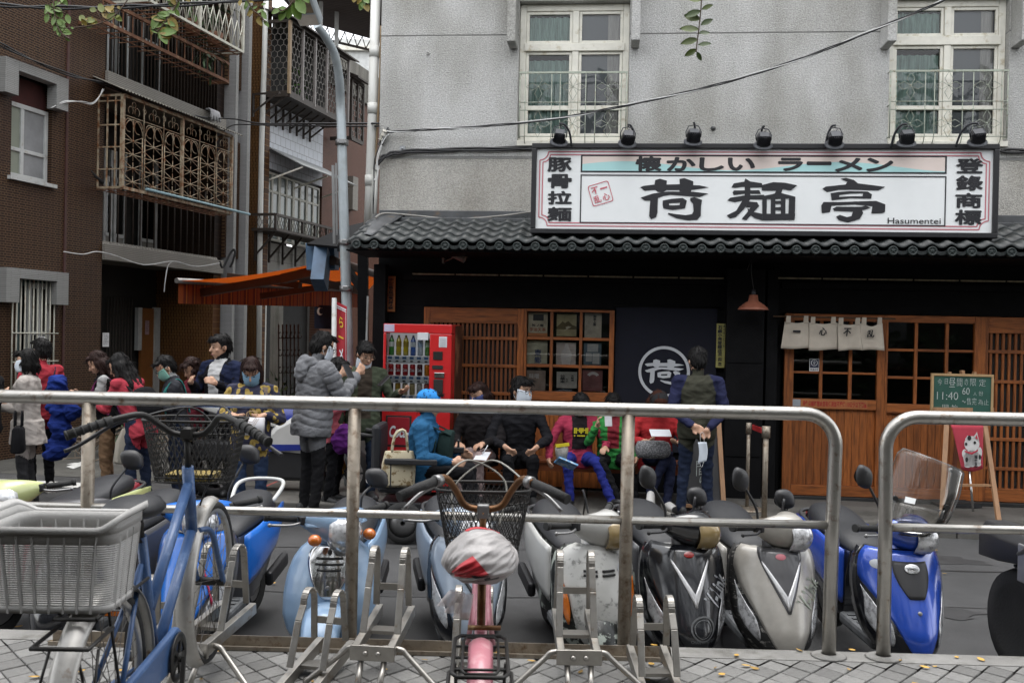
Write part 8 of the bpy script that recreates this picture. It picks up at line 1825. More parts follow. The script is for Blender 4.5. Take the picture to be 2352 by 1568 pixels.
side = MB(); rect(side,.21,.735,.06,hz_-.01,0); side.v = [(hw+.003,v[0],v[2]) for v in side.v]; side.obj('side_print',mat('brown_photo_print',(.045,.02,.014),.4,var=.7,scale=3,col2=(.20,.09,.05),c2scale=2.2,c2lo=.5,c2hi=.62),vm)
b = MB(); lettering(b,'Coca-Cola',0,.55,-.09,.09,0,.03,.25); b.v = [(hw+.006,.47-v[2],.35+v[0]*.9) for v in b.v]; b.obj('side_lettering',mat('print_cream',(.3,.22,.18),.5),vm)
def bottle(mb,x,z,h,r): mb.lathe([(0,0),(r,.005),(r,h*.28),(r*.9,h*.36),(r,h*.44),(r,h*.64),(r*.85,h*.74),(r*.42,h*.88),(r*.42,h*.92)],12,Matrix.Translation((x,.10,z)))
bc = [((.06,.26,.05),(.75,.8,.75)),((.55,.42,.02),(.35,.25,.02)),((.55,.42,.02),(.35,.25,.02)),((.05,.13,.45),(.6,.65,.7)),((.50,.56,.62),(.35,.45,.6)),((.10,.28,.06),(.45,.6,.4))]
zsh = [vq(1600,362)[1],vq(1600,528)[1],vq(1600,690)[1]]
cells = [gx0+(gx1-gx0)*(i+.5)/6 for i in range(6)]
for i,x in enumerate(cells):
 b = MB(); bottle(b,x,zsh[0],vq(1600,182)[1]-zsh[0],.029); o = b.obj('bottle',mat('bottle_%s' % ['green','yellow','yellow','blue','clear','lime'][i],bc[i][0],.2,var=.1,coat=.5),vm)
 b = MB(); h = vq(1600,182)[1]-zsh[0]; b.lathe([(.0105,0),(.0105,.018),(0,.018)],10,Matrix.Translation((x,.10,zsh[0]+h*.88))); b.obj('cap',M_vwht if i not in (1,2) else mat('cap_yellow',(.6,.45,.03),.4),o)
 b = MB(); b.lathe([(.0298,h*.42),(.0298,h*.65)],12,Matrix.Translation((x,.10,zsh[0]))); b.obj('bottle_label',mat('lab_%d' % i,bc[i][1],.5),o)
cc2 = [(.42,.01,.015)]*4+[(.09,.008,.01),(.62,.22,.02)]; cc3 = [(.02,.02,.018),(.55,.34,.04),(.45,.36,.24),(.40,.32,.16),(.5,.5,.48),(.3,.05,.03)]
for row,(zz,yt,cols_) in enumerate(((zsh[1],432,cc2),(zsh[2],592,cc3))):
 for i,x in enumerate(cells):
  h = vq(1600,yt)[1]-zz; b = MB(); b.lathe([(.022,0),(.029,.008),(.029,h-.012),(.023,h),(0,h)],12,Matrix.Translation((x,.09,zz))); o = b.obj('can',mat('can_%d_%d' % (row,i if row or i > 3 else 0),cols_[i],.3,.2,var=.25,scale=40),vm)
  if row == 0 and i < 5: q = MB(); lettering(q,'Cola',x-.025,x+.025,zz+h*.35,zz+h*.62,.0585,.02,.2); q.obj('lettering',M_vwht,o)
for k,zz in enumerate(zsh):
 b = MB(); b.box(gx0+.002,.03,zz-.075,gx1-.002,.12,zz-.004); b.obj('shelf',M_vwht,vm,bevel=.01)
 for x in cells:
  b = MB(); b.ell((x,.028,zz-.055),(.018,.006,.008),None,10,6); b.obj('button',M_rub,vm)
  b = MB(); rect(b,x-.022,x+.022,zz-.035,zz-.008,.0285); b.obj('price_tag',mat('price_blue',(.05,.12,.25),.5),vm)
def vbox(n_,x0,y0,x1,y1,d,m,bev=.004): a = vq(x0,y0); c = vq(x1,y1); return MB().box(a[0],-d,c[1],c[0],.002,a[1]).obj(n_,m,vm,bevel=bev)
vbox('screen',1846,324,1924,396,.008,M_dark); vbox('bill_slot',1838,440,1926,474,.008,M_rub); vbox('coin_plate',1856,500,1940,546,.012,M_chr); vbox('card_reader',1850,556,1926,690,.02,M_rub,.008); vbox('sticker',1894,200,1960,292,.002,M_vwht); vbox('lid_notice',1714,166,1804,230,.002,M_vwht); vbox('round_sticker',1436,96,1520,160,.002,mat('lilac_sticker',(.45,.42,.55),.5)); vbox('poster_frame',1452,856,1660,1122,.01,M_rub); o = vbox('poster',1466,870,1646,1108,.013,mat('cola_red',(.28,.015,.025),.4,var=.2,scale=4))
b = MB(); a,c = vq(1480,1040),vq(1780,950); lettering(b,'Coca-Cola',a[0],c[0],a[1],c[1],-.016,.03,.25); b.obj('lettering',M_vwht,vm)
vbox('outlet_flap',1660,930,1800,1060,.006,M_rub); vbox('kick_plate',1430,1430,1980,1490,.004,M_rub)
for y0 in (210,225,240,255,270): vbox('notice_line',1902,y0+12,1950,y0+15,.0035,M_alloy,0)
# ================================================================ street lamp and banner flag
M_pole = mat('galvanised_pole',(.36,.40,.42),.5,.3,var=.12,scale=4,col2=(.25,.26,.24),c2scale=3,c2lo=.5,c2hi=.75)
YL = 11.0
sl = thing('street_lamp','grey steel street lamp with a curved arm and a flat lantern','street lamp',(onY(803,1100,YL).x,YL,0))
base = onY(806,1000,YL); base.z = 0
pts = [base,onY(800,850,YL),onY(795,660,YL),onY(789,480,YL),onY(785,320,YL)]+[onY(x,y,YL-.15*i) for i,(x,y) in enumerate(((782,240),(779,180),(768,125),(749,88),(727,58)))]
P_ = spline(pts,6); n = len(P_); b = MB(); b.tube(P_,[.062-.022*i/n for i in range(n)],14); b.obj('pole',M_pole,sl,world=True)
A4 = [onY(x,y,YL-.9) for x,y in ((661,31),(717,30),(736,60),(689,62))]; top4 = [onY(x,y,YL-.9) for x,y in ((600,-60),(690,-60),(745,42),(690,60))]
b = MB(); q = [onY(640,-40,YL-1.2),onY(702,-40,YL-1.2),onY(737,60,YL-.8),onY(688,63,YL-.8)]; up = Vector((.03,.02,.07)); b.add(q+[p+up for p in q],[(0,1,2,3),(7,6,5,4),(0,4,5,1),(1,5,6,2),(2,6,7,3),(3,7,4,0)]); b.obj('lantern',mat('lantern_grey',(.42,.46,.48),.45,var=.08),sl,world=True,bevel=.02)
b = MB(); m_ = lambda i,j,t: q[i].lerp(q[j],t)+Vector((0,0,-.004)); b.add([m_(0,3,.72).lerp(m_(1,2,.72),.04),m_(0,3,.72).lerp(m_(1,2,.72),.94),m_(0,3,.97).lerp(m_(1,2,.97),.94),m_(0,3,.97).lerp(m_(1,2,.97),.06)],[(0,1,2,3)]); b.add([m_(0,3,.1).lerp(m_(1,2,.1),.08),m_(0,3,.1).lerp(m_(1,2,.1),.9),m_(0,3,.68).lerp(m_(1,2,.68),.9),m_(0,3,.68).lerp(m_(1,2,.68),.08)],[(0,1,2,3)],1); b.obj('lens',[mat('lens_beige',(.60,.54,.47),.5),mat('reflector_brown',(.22,.17,.11),.4,var=.4,scale=9)],sl,world=True)
for y,x in ((328,785.5),(557,792),(663,795)):
 p = onY(x,y,YL); b = MB(); b.lathe([(.066,-.03),(.072,-.03),(.072,.03),(.066,.03)],14,Matrix.Translation(p)); b.box(p.x-.02,p.y-.10,p.z-.02,p.x+.04,p.y-.07,p.z+.02); b.obj('clamp',M_alloy,sl,world=True)
b = MB(); b.bar(onY(765,380,YL),onY(768,560,YL),.03,.03); b.bar(onY(772,375,YL),onY(774,540,YL),.02,.02); b.obj('sign_bracket',M_alloy,sl,world=True)
YF = 10.6; bf = thing('banner_flag','upright red banner flag with yellow lettering on a white pole by the street lamp','flag',(onY(772,1050,YF).x,YF,0))
b = MB(); p = onY(767,1000,YF); p.z = 0; b.tube([p,onY(768,684,YF)],.026,10); b.obj('pole',M_wframe,bf,world=True)
fl4 = lambda s,t: onY(770+27*s,690+14*s+ (212-6*s)*t,YF-.02*sin(3*s)) if False else onY(770.5+26.5*s-3*t*0,691+13*s+205*t,YF+.03*sin(4*s+3*t))
b = MB(); b.grid(fl4,8,14); b.obj('cloth',mat('banner_red',(.36,.02,.03),.8,var=.15,scale=4),bf,world=True)
b = MB(); off = Vector((0,-.012,0))
for t0,t1 in ((.035,.05),(.06,.07)): b.grid(lambda s,t: fl4(.06+.9*s,t0+(t1-t0)*t)+off,6,1)
for s0_ in (.07,.90): b.grid(lambda s,t: fl4(s0_+.035*s,.06+.9*t)+off,1,8)
for i,ch in enumerate('メン'):
 vs,fs = txt(ch,.02); b.add([fl4(.25+.5*v[0],.62+.2*i-.16*v[1])+off for v in vs],[list(reversed(f)) for f in fs])
b.obj('white_print',M_vwht,bf,world=True)
b = MB()
for i,ch in enumerate('らー'): vs,fs = txt(ch,.02); b.add([fl4(.25+.5*v[0],.26+.17*i-.14*v[1])+off for v in vs],[list(reversed(f)) for f in fs])
b.obj('yellow_print',mat('banner_yellow',(.6,.4,.03),.7),bf,world=True)
# ================================================================ boards, stanchions, cloth flag
M_easel = mat('easel_wood',(.34,.19,.10),.55,var=.15,scale=6,stretch=(6,6,1)); M_chalk = mat('green_chalkboard',(.018,.075,.055),.7,var=.25,scale=4); M_ch = mat('chalk_white',(.42,.46,.44),.9,var=.3,scale=40)
es = thing('easel','tall wooden easel standing before the right door','easel',(onY(2240,1190,9.6).x,9.65,.10))
b = MB(); Bz = lambda x,y,Y: onY(*cC(x,y),Y)
b.bar(Bz(1748,500,9.74),Bz(1703,1350,9.46),.045,.025); b.bar(Bz(2030,500,9.72),Bz(2157,1365,9.42),.045,.025); b.bar(Bz(1770,1060,9.58),Bz(2108,1062,9.54),.05,.02); b.bar(Bz(1865,160,9.80),Bz(1870,215,9.80),.05,.03)
for x in (1765,1962): b.bar(Bz(x,170,9.80),Bz(x-2,215,9.80),.045,.025)
b.bar(Bz(1640,470,9.70),Bz(2110,474,9.70),.04,.05); b.obj('front_frame',M_easel,es,world=True)
b = MB(); b.bar(Bz(1860,300,9.86),Bz(1775,1262,10.05),.04,.025); b.obj('rear_leg',mat('dark_easel_wood',(.14,.045,.02),.6),es,world=True)
b = MB(); b.tube([Bz(1922,950,9.8),Bz(1952,1268,9.75)],.012,8); b.obj('stay',M_chr,es,world=True)
cbd = thing('chalkboard','green chalkboard with handwritten opening notice resting on the easel','chalkboard',Bz(1865,480,9.72))
F2 = Frame((Bz(1620,480,9.72).x,9.72,0),((Bz(2115,480,9.66)-Bz(1620,480,9.72)).x,(Bz(2115,480,9.66)-Bz(1620,480,9.72)).y))
bu = lambda x,y: F2.at(*cC(x,y),0)
x0,x1,z0,z1 = bu(1622,300)[0],bu(2112,300)[0],bu(1860,560)[1],bu(1860,187)[1]; t_ = .022
Mb = F2.M
def cb(n_,m,*a): MB().box(*a,M=Mb).obj(n_,m,cbd,world=True)
cb('panel',M_chalk,x0+t_,.0,z0+t_,x1-t_,.02,z1-t_)
for a in ((x0,-.008,z1-t_,x1,.028,z1),(x0,-.008,z0,x1,.028,z0+t_),(x0,-.008,z0+t_+.001,x0+t_,.028,z1-t_-.001),(x1-t_,-.008,z0+t_+.001,x1,.028,z1-t_-.001)): cb('frame_bar',mat('light_wood_frame',(.36,.24,.12),.55,var=.15),*a)
b = MB()
def chk(s,a0,b0,a1,b1): p = bu(a0,b1); q = bu(a1,b0); lettering(b,s,p[0],q[0],p[1],q[1],-.003,-.012,M=Mb)
for s,a0,b0,a1,b1 in (('今',1670,226,1708,275),('日',1728,225,1752,266),('昼',1762,218,1812,290),('間',1824,222,1866,284),('の',1884,228,1910,276),('限',1928,224,1976,280),('定',1998,230,2050,284),('11:40',1666,330,1834,386),('60',1866,296,1924,348),('人',1952,330,1980,356),('份',1994,322,2030,358),('～',1862,396,1894,412),('售完',1900,376,1978,428),('為止',1990,388,2074,430),('開',1708,428,1756,470),('始',1782,428,1830,470)): chk(s,a0,b0,a1,b1)
b.obj('chalk_lettering',M_ch,cbd,world=True)
# lucky cat cloth
M_flag = mat('cat_flag_red',(.44,.045,.07),.85,var=.1,scale=6); ct = thing('cloth_flag','red cloth flag printed with a white lucky cat hanging on the easel','flag',Bz(1900,760,9.55))
Fc = Frame((Bz(1770,700,9.56).x,9.56,0),((Bz(2035,700,9.50)-Bz(1770,700,9.56)).x,(Bz(2035,700,9.50)-Bz(1770,700,9.56)).y)); cuv = lambda x,y: Fc.at(*cC(x,y),0)
b = MB()
def fg(s,t):
 x = (1772+22*t**.5*(1 if 1 else 0)+70*t)*(1-s)+2032*s; y = 580+t*(360-8*s+16*sin(pi*s)); u,z = cuv(x,y); return Fc.M @ V(u,.012*sin(s*6+t*2),z)
b.grid(fg,16,10); b.obj('cloth',M_flag,ct,world=True,thick=.002)
def fpoly(lst,m,y,n_):
 b = MB()
 for pts in lst: b.add([Fc.M @ V(cuv(*p)[0],y,cuv(*p)[1]) for p in pts],[tuple(range(len(pts)))])
 return b.obj(n_,m,ct,world=True)
E_ = lambda cx,cy,rx,ry,n=18: [(cx+rx*cos(2*pi*k/n),cy+ry*sin(2*pi*k/n)) for k in range(n)]
fpoly([E_(1938,735,60,62),[(1945,690),(1978,640),(1996,720)],[(1882,700),(1905,668),(1930,690)],E_(1935,850,62,66),E_(1905,905,26,16),E_(1985,895,26,16),E_(1880,810,20,34),E_(2000,800,18,40),[(1870,840),(1900,790),(1980,790),(2010,850),(2006,900),(1884,912)]],mat('flag_white',(.55,.54,.53),.85),-.020,'cat_print')
fpoly([[(1962,690),(1976,660),(1986,700)],[(1880,786),(1935,802),(1985,780),(1984,792),(1935,818),(1882,798)]],M_flag,-.0225,'collar_print')
fpoly([E_(1892,736,10,13),E_(1960,725,10,13),E_(1918,688,15,20),E_(1897,858,11,20),E_(2000,838,9,20)],M_rub,-.0228,'mark_print')
b = MB()
for i,ch in enumerate('福来る'): p,q = cuv(1956,852+34*i),cuv(1982,822+34*i); lettering(b,ch,p[0],q[0],p[1],q[1],-.0232,.02,M=Fc.M)
b.obj('lettering',M_ink,ct,world=True)
dt = thing('drip_tray','black plastic drip tray on the apron behind the easel','tray',onZ(*cC(1830,1225),.10)); b = MB(); p = onZ(*cC(1830,1225),.10); b.box(p.x-.23,p.y-.12,.105,p.x+.2,p.y+.12,.125); b.box(p.x-.23,p.y-.12,.125,p.x+.2,p.y-.10,.15); b.box(p.x-.23,p.y+.10,.125,p.x+.2,p.y+.12,.15); b.obj('tray',M_plas,dt,world=True)
def stanchion(lab,px,Y,ph,r_=.02):
 P = onY(px,1100,Y); t = thing('stanchion',lab,'stanchion',(P.x,Y,.10),0,'queue stanchions by the black pillar')
 b = MB(); b.lathe([(0,.035),(.05,.03),(.155,.02),(.165,.008),(.165,0)],26); b.obj('base',M_steel_dull,t); b = MB(); b.tube([(0,0,.03),(0,0,ph)],r_,12); b.tube([(0,0,ph-.10),(0,0,ph+.01)],r_*1.5,12); b.obj('post',M_steel_dull,t); return P
pa = stanchion('thin steel queue stanchion with a round base against the black pillar',1717,9.95,.86,.018); pbx = stanchion('thick headed steel queue stanchion left of the left door',1757,9.35,.88,.026)
bl = thing('queue_belt','short red queue belt stretched between two steel stanchions','belt',(pa.x,9.9,.9)); b = MB(); b.bar((pa.x+.03,9.92,.93),(pbx.x-.03,9.40,.945),.008,.05); b.obj('belt',mat('belt_red',(.4,.01,.015),.7),bl,world=True)
ab = thing('blackboard','wood framed blackboard with chalk writing leaning behind the standing man','blackboard',(onY(1610,1150,9.95).x,9.98,.10)); q = [onY(1566,962,10.1),onY(1650,962,10.1),onY(1662,1164,9.85),onY(1568,1160,9.85)]
b = MB()
for i,j in ((0,1),(1,2),(2,3),(3,0)): b.bar(q[i],q[j],.045,.03)
b.obj('frame',M_easel,ab,world=True); b = MB(); b.add([p+V(0,.005,0) for p in q],[(3,2,1,0)]); b.obj('panel',mat('slate_black',(.03,.03,.032),.7,var=.3),ab,world=True)
b = MB(); FA = Frame((onY(1600,1080,9.93).x,9.92,0),(1,0));
for s,x0,y0,x1,y1 in (('間',1598,1058,1622,1092),('は',1606,1094,1628,1108)): p,q2 = FA.at(x0,y1),FA.at(x1,y0); lettering(b,s,p[0],q2[0],p[1],q2[1],-.02+.0,-.01,M=FA.M)
b.obj('chalk_lettering',M_ch,ab,world=True)
# ================================================================ things held, hung or carried
def phone(lab,px,py,Y,rx,rz,m):
 t = thing('phone',lab,'phone',onY(px,py,Y),rot=(radians(rx),0,radians(rz))); b = MB(); b.box(-.037,-.0045,-.075,.037,.0045,.075); b.obj('case',m,t,bevel=.006); b = MB(); rect(b,-.033,.033,-.07,.07,.0052); b.obj('screen',M_dark,t)
phone('dark phone held up by the man in the grey puffer jacket',800,852,9.0,-35,50,M_gls); phone('black phone in the hand of the man in the olive shirt',882,874,9.62,-50,-50,M_gls); phone('white phone raised by the seated boy in green',1397,962,9.84,-15,10,mat('phone_silver',(.5,.5,.52),.3,.3))
pg = thing('paper_bag','white paper gift bag with a tan scroll emblem held by the patterned blouse woman','bag',onY(578,998,8.72),radians(5)); b = MB(); w,h = .105,.150; b.loft([[(x*w*k,y*.045,z) for x,y in ((-1,-1),(1,-1),(1,1),(-1,1))] for z,k in ((0,1),(h,1))]); b.obj('bag_body',mat('white_card',(.60,.59,.62),.5,var=.04),pg)
b = MB()
for y in (-.046,.046): b.tube(spline([(-.04,y,h),(-.035,y*.6,h+.05),(.035,y*.6,h+.05),(.04,y,h)],4),.003,5)
b.obj('handle',mat('kraft_cord',(.3,.2,.1),.7),pg)
b = MB(); M_gold = mat('scroll_tan',(.40,.28,.18),.5)
for rr in (.048,.036,.024): b.tube([(rr*1.25*cos(a)*(1+.12*cos(6*a)),-.0462,h*.98+rr*1.35*sin(a)) for a in [pi+pi*k/16 for k in range(17)]],.0018,4)
lettering(b,'SCHOKOLAKE',-.075,.075,.038,.056,-.0465,.0); b.obj('emblem',M_gold,pg)
hb = thing('handbag','black cloth handbag hanging from the arm of the woman in the cream coat','bag',onY(42,1010,9.55),radians(-70)); b = MB(); b.loft([[(x*w,y*d,z) for x,y in ((-1,-.5),(-.6,-1),(.6,-1),(1,-.5),(1,.5),(.6,1),(-.6,1),(-1,.5))] for z,w,d in ((-.12,.13,.05),(-.1,.14,.06),(.1,.115,.05),(.13,.11,.03))]); b.obj('bag_body',M_blkc,hb,bevel=.008); b = MB()
for y in (-.03,.03): b.tube(spline([(-.06,y,.13),(-.05,y,.26),(.05,y,.26),(.06,y,.13)],4),.008,6)
b.obj('handle',M_blkc,hb)
B = Body(); rr_ = random.Random(4)
for i in range(16): B.ell((rr_.uniform(-.03,.03)+.03*sin(i*.4),rr_.uniform(-.03,.03),.02+.05*i),(.125-.002*i,.10,.075),'c')
for i in range(6): B.ell((.06+.02*i,-.03,.60-.03*i),(.08,.08,.08),'c')
jk = thing('puffer_jacket','bright blue quilted puffer jacket carried over the arm of the man in red','jacket',onY(135,1045,10.45)); B.build('quilted_body',jk,{'c': C_('blue_puffer',.010,.035,.24,bump=.6,bscale=22)},.009,None,.011,2)
tb = thing('tote_bag','cream canvas tote bag hanging beside the tan trousers','bag',onY(293,1060,10.1),radians(20)); b = MB(); b.loft([[(x*w,y*d,z) for x,y in ((-1,0),(-.7,-1),(.7,-1),(1,0),(.7,1),(-.7,1))] for z,w,d in ((-.02,.10,.05),(0,.14,.06),(.2,.12,.05),(.34,.06,.02))]); b.obj('bag_body',mat('cream_canvas',(.48,.45,.38),.9,var=.08),tb,bevel=.01)
b = MB(); b.tube([(-.03,0,.33),(0,0,.62)],.012,6); b.obj('handle',MATS['cream_canvas'],tb)
pu = thing('shoulder_bag','shiny purple shoulder bag on the hip of the woman in coral pink','bag',onY(793,1000,9.75)); B = Body(); [B.ell((.02*i-.05,0,-.03*abs(i-2)),(.09,.07,.12),'c') for i in range(5)]; B.build('bag_body',pu,{'c': C_('purple_satin',.13,.015,.20,bump=.6,bscale=14)},.01,None,.012,6)
mp_ = thing('menu_pad','small white order pad with a pen on the knees of the seated girl','pad',onY(1108,1048,9.72),rot=(radians(22),0,radians(-15))); b = MB(); b.box(-.075,-.10,0,.075,.09,.008); b.obj('backing',mat('brown_board',(.10,.04,.025),.6),mp_); b = MB(); b.box(-.065,-.09,.0085,.065,.075,.012); b.obj('paper',M_vwht,mp_); b = MB(); b.tube([(.0,.0,.02),(.05,.05,.10)],.005,6); b.obj('pen',M_vwht,mp_)
cm_ = thing('comic_book','pale blue picture book on the knee of the boy in crimson','book',onY(1300,1064,9.62),rot=(radians(62),radians(22),radians(8))); b = MB(); b.box(-.10,-.008,-.075,.10,.008,.075); b.obj('cover',mat('sky_cover',(.12,.33,.60),.4,var=.3,scale=5,col2=(.5,.6,.68),c2scale=14,c2lo=.5,c2hi=.56),cm_)
sn = thing('snack_bag','clear snack bag with a yellow top held by the boy in crimson','bag',onY(1290,1040,9.6)); b = MB(); b.loft([[(x*w,y*.03,z) for x,y in ((-1,0),(-.6,-1),(.6,-1),(1,0),(.6,1),(-.6,1))] for z,w in ((-.06,.05),(.03,.065),(.06,.06))]); b.obj('bag_body',mat('clear_wrapper',(.4,.38,.35),.25,var=.4,scale=20),sn); b = MB(); b.bar((-.06,-.03,.07),(.07,-.03,.09),.02,.03); b.obj('top_fold',mat('snack_yellow',(.6,.5,.03),.4),sn)
tbt = thing('tablet','white framed tablet in the hands of the woman in scarlet','tablet',onY(1517,994,9.58),rot=(radians(-62),0,radians(4))); b = MB(); b.box(-.10,-.004,-.06,.10,.004,.06); b.obj('case',M_vwht,tbt,bevel=.004); b = MB(); rect(b,-.09,.09,-.05,.05,.0045); b.obj('screen',M_dark,tbt)
lp = thing('lap_bag','grey patterned bag on the lap of the woman in scarlet','bag',onY(1500,1032,9.68)); b = MB(); b.loft([[(x,y*.07*s,z*.09*s) for y,z in [(cos(2*pi*k/14),sin(2*pi*k/14)) for k in range(14)]] for x,s in ((-.17,.4),(-.15,.9),(-.05,1),(.1,1),(.15,.8),(.17,.4))]); b.obj('bag_body',mat('grey_weave',(.10,.10,.105),.85,col2=(.24,.24,.25),c2scale=60,c2lo=.5,c2hi=.55),lp)
hm_ = thing('held_mask','white face mask dangling from the hand of the man in the raglan shirt','mask',onY(1613,1010,9.16),radians(20)); b = MB(); b.grid(lambda s,t: (-.045+.09*s+.015*sin(3*t),.012*sin(pi*s),-.02-.20*t*(1-.12*s)),8,10); b.obj('mask_body',M_mask,hm_,thick=.002); b = MB(); b.tube(spline([(-.02,0,-.02),(-.02,.0,.06),(.015,0,.06),(.02,0,-.02)],4),.002,4); b.tube(spline([(.02,0,-.2),(.0,0,-.25),(-.02,0,-.21)],4),.002,4); b.obj('ear_loop',M_strapw,hm_)
# ---- power wheelchair, its rider and the hanging tote
wcx,wY = onY(985,1100,8.75).x,8.75
wch = thing('power_wheelchair','black power wheelchair with orange springs facing right in front of the vending machine','wheelchair',(wcx,wY,0),radians(88))
b = MB(); b.box(-.23,-.05,.42,.23,.42,.50); b.obj('seat',M_seat,wch,bevel=.03); b = MB(); b.box(-.22,.40,.50,.22,.48,1.0); b.obj('backrest',M_seat,wch,bevel=.03)
for sx in (-1,1):
 M = Matrix.Translation((sx*.27,.18,.18)) @ Matrix.Rotation(pi/2,4,'Y'); b = MB(); b.lathe([(.12,-.04),(.17,-.045),(.18,0),(.17,.045),(.12,.04)],24,M); o = b.obj('drive_wheel',M_rub,wch); b = MB(); b.lathe([(.02,.03),(.12,.03),(.12,-.03),(.02,-.03)],16,M); b.obj('rim',M_alloy,o)
 for y in (-.42,.52): M = Matrix.Translation((sx*.22,y,.09)) @ Matrix.Rotation(pi/2,4,'Y'); b = MB(); b.lathe([(.05,-.025),(.085,-.03),(.09,0),(.085,.03),(.05,.025)],18,M); b.obj('caster_wheel',M_rub,wch)
 b = MB(); b.bar((sx*.27,-.10,.70),(sx*.27,.35,.70),.06,.05); b.bar((sx*.27,.30,.48),(sx*.27,.30,.69),.03,.03); b.obj('armrest',M_plas,wch,bevel=.01)
 b = MB(); b.tube([(sx*.20+.0*sin(k),-.2-.012*k,.20+.012*k) for k in range(10)],.022,8); b.obj('spring',mat('orange_spring',(.5,.12,.01),.4),wch)
 b = MB(); b.tube([(sx*.2,.45,.9),(sx*.2,.6,.92)],.016,8); b.obj('push_handle',M_rub,wch)
b = MB(); b.box(-.2,-.30,.16,.2,.40,.34); b.bar((-.2,-.5,.12),(.2,-.5,.12),.2,.02); b.bar((-.15,-.35,.35),(-.15,-.5,.13),.03,.03); b.bar((.15,-.35,.35),(.15,-.5,.13),.03,.03); b.obj('base_frame',M_plas,wch,bevel=.01)
b = MB(); b.box(.25,-.28,.72,.32,-.14,.77); b.lathe([(.012,0),(.01,.05),(.02,.06),(0,.075)],10,Matrix.Translation((.285,-.23,.77))); b.obj('joystick',M_plas,wch,bevel=.008)
b = MB(); lettering(b,'KARMA',-.1,.1,-.02,.02,0,.03); b.v = [(.305,.12+v[0]*1.0 if False else .05-v[0],.60+v[2]) for v in b.v]; b.f = [list(reversed(f)) for f in b.f]; b.obj('lettering',M_vwht,wch)
person('person in a blue fleece and bright blue cap sitting in the power wheelchair facing right',975,8.80,886,.11,84,sit=True,head=(4,8,0),lean=5,mats=dict(top=C_('blue_fleece',.012,.11,.25,bscale=60),pants=M_blkc,collar=C_('blue_fleece_collar',.015,.12,.26)),hair='short',shoes=SHB,bulk=1.2,legs=[((-.13,-.42,.49),(-.12,-.46,.12)),((.13,-.42,.49),(.12,-.46,.12))],arms=[((-.08,-.04,-.26),(.02,-.26,-.02),None,None),((.08,-.02,-.26),(.0,-.27,-.02),None,None)],extra=lambda *a: (cap_hat(mat('azure_cap',(.01,.20,.55),.8,var=.08))(*a),bpk(C_('dark_green_backpack',.014,.032,.03),-.26,.13,.36,.06,'front_bag')(*a)))
tt = thing('tote_bag','tan patterned canvas tote hanging behind the power wheelchair','bag',onY(914,1115,8.55),radians(12)); tm_ = mat('printed_canvas',(.42,.37,.26),.9,var=.1,col2=(.16,.11,.05),c2scale=16,c2lo=.54,c2hi=.6); b = MB()
b.loft([[(x*w+.02*z,y*d,z) for x,y in ((-1,0),(-.75,-1),(.75,-1),(1,0),(.75,1),(-.75,1))] for z,w,d in ((-.01,.11,.03),(.01,.145,.06),(.18,.15,.06),(.30,.125,.03))]); b.obj('bag_body',tm_,tt,bevel=.008); b = MB()
for y in (-.025,.025): b.tube(spline([(-.06,y,.29),(-.03,y,.44),(.05,y,.47),(.08,y,.29)],4),.010,6)
b.obj('handle',tm_,tt)
# ---- sports motorcycle in the lane
sb = thing('sports_motorcycle','white and blue sports motorcycle parked in the lane behind the grey puffer jacket','motorcycle',(onY(640,1100,10.6).x,10.6,0),radians(88))
for y,nm in ((-.70,'front_wheel'),(.68,'rear_wheel')):
 M = Matrix.Translation((0,y,.30)) @ Matrix.Rotation(pi/2,4,'Y'); b = MB(); b.lathe([(.21,-.06),(.28,-.06),(.30,0),(.28,.06),(.21,.06)],28,M); o = b.obj(nm,M_rub,sb); b = MB()
 for k in range(6): b.bar((0,y,.30),(0,y+.21*cos(k*1.047),.30+.21*sin(k*1.047)),.03,.02)
 b.lathe([(.215,-.04),(.2,0),(.215,.04)],26,M); b.obj('rim',M_plas,o)
b = MB(); b.prism([(-.62,.95),(-.75,.80),(-.52,.56),(-.30,.50),(.02,.52),(.16,.62),(.0,.80),(-.35,.98)],-.19,.19,Matrix(((0,0,1,0),(1,0,0,0),(0,1,0,0),(0,0,0,1)))); b.obj('fairing',P_white,sb,bevel=.05)
b = MB(); b.prism([(-.60,.66),(-.3,.55),(.05,.53),(.12,.6),(-.3,.61)],-.196,.196,Matrix(((0,0,1,0),(1,0,0,0),(0,1,0,0),(0,0,0,1)))); b.obj('blue_panel',mat('racing_blue',(.012,.025,.22),.3,coat=.6),sb)
b = MB(); b.box(-.16,-.45,.22,.16,.35,.55); b.box(-.10,.3,.40,.10,.9,.62); b.obj('engine',M_plas,sb,bevel=.04)
b = MB(); lettering(b,'SUZUKI',0,.62,-.07,.07,0,.05); b.v = [(.199,.30-v[0],.72+v[2]+v[0]*.05) for v in b.v]; b.obj('lettering',MATS['racing_blue'],sb)
b = MB(); b.loft([[(x*w,y,z0+h*zz) for x,zz in ((-1,0),(-.8,1),(.8,1),(1,0))] for y,w,z0,h in ((.0,.16,.78,.14),(.3,.13,.80,.10),(.75,.10,.92,.10),(.95,.05,1.0,.05))]); b.obj('tail',P_white,sb,bevel=.02); b = MB(); b.loft([[(x*w,y,z0+h*zz) for x,zz in ((-1,0),(-.6,1),(.6,1),(1,0))] for y,w,z0,h in ((-.35,.12,.8,.2),(-.1,.18,.82,.2),(.1,.12,.8,.12))]); b.obj('tank',mat('racing_blue',(0,0,0)),sb,bevel=.03)
for sx in (-1,1): b = MB(); b.tube([(sx*.10,-.70,.30),(sx*.10,-.45,.90)],.025,8); b.ell((sx*.11,-.62,.36),(.02,.04,.06)); b.obj('fork',mat('gold_fork',(.35,.2,.03),.35,.7),sb)
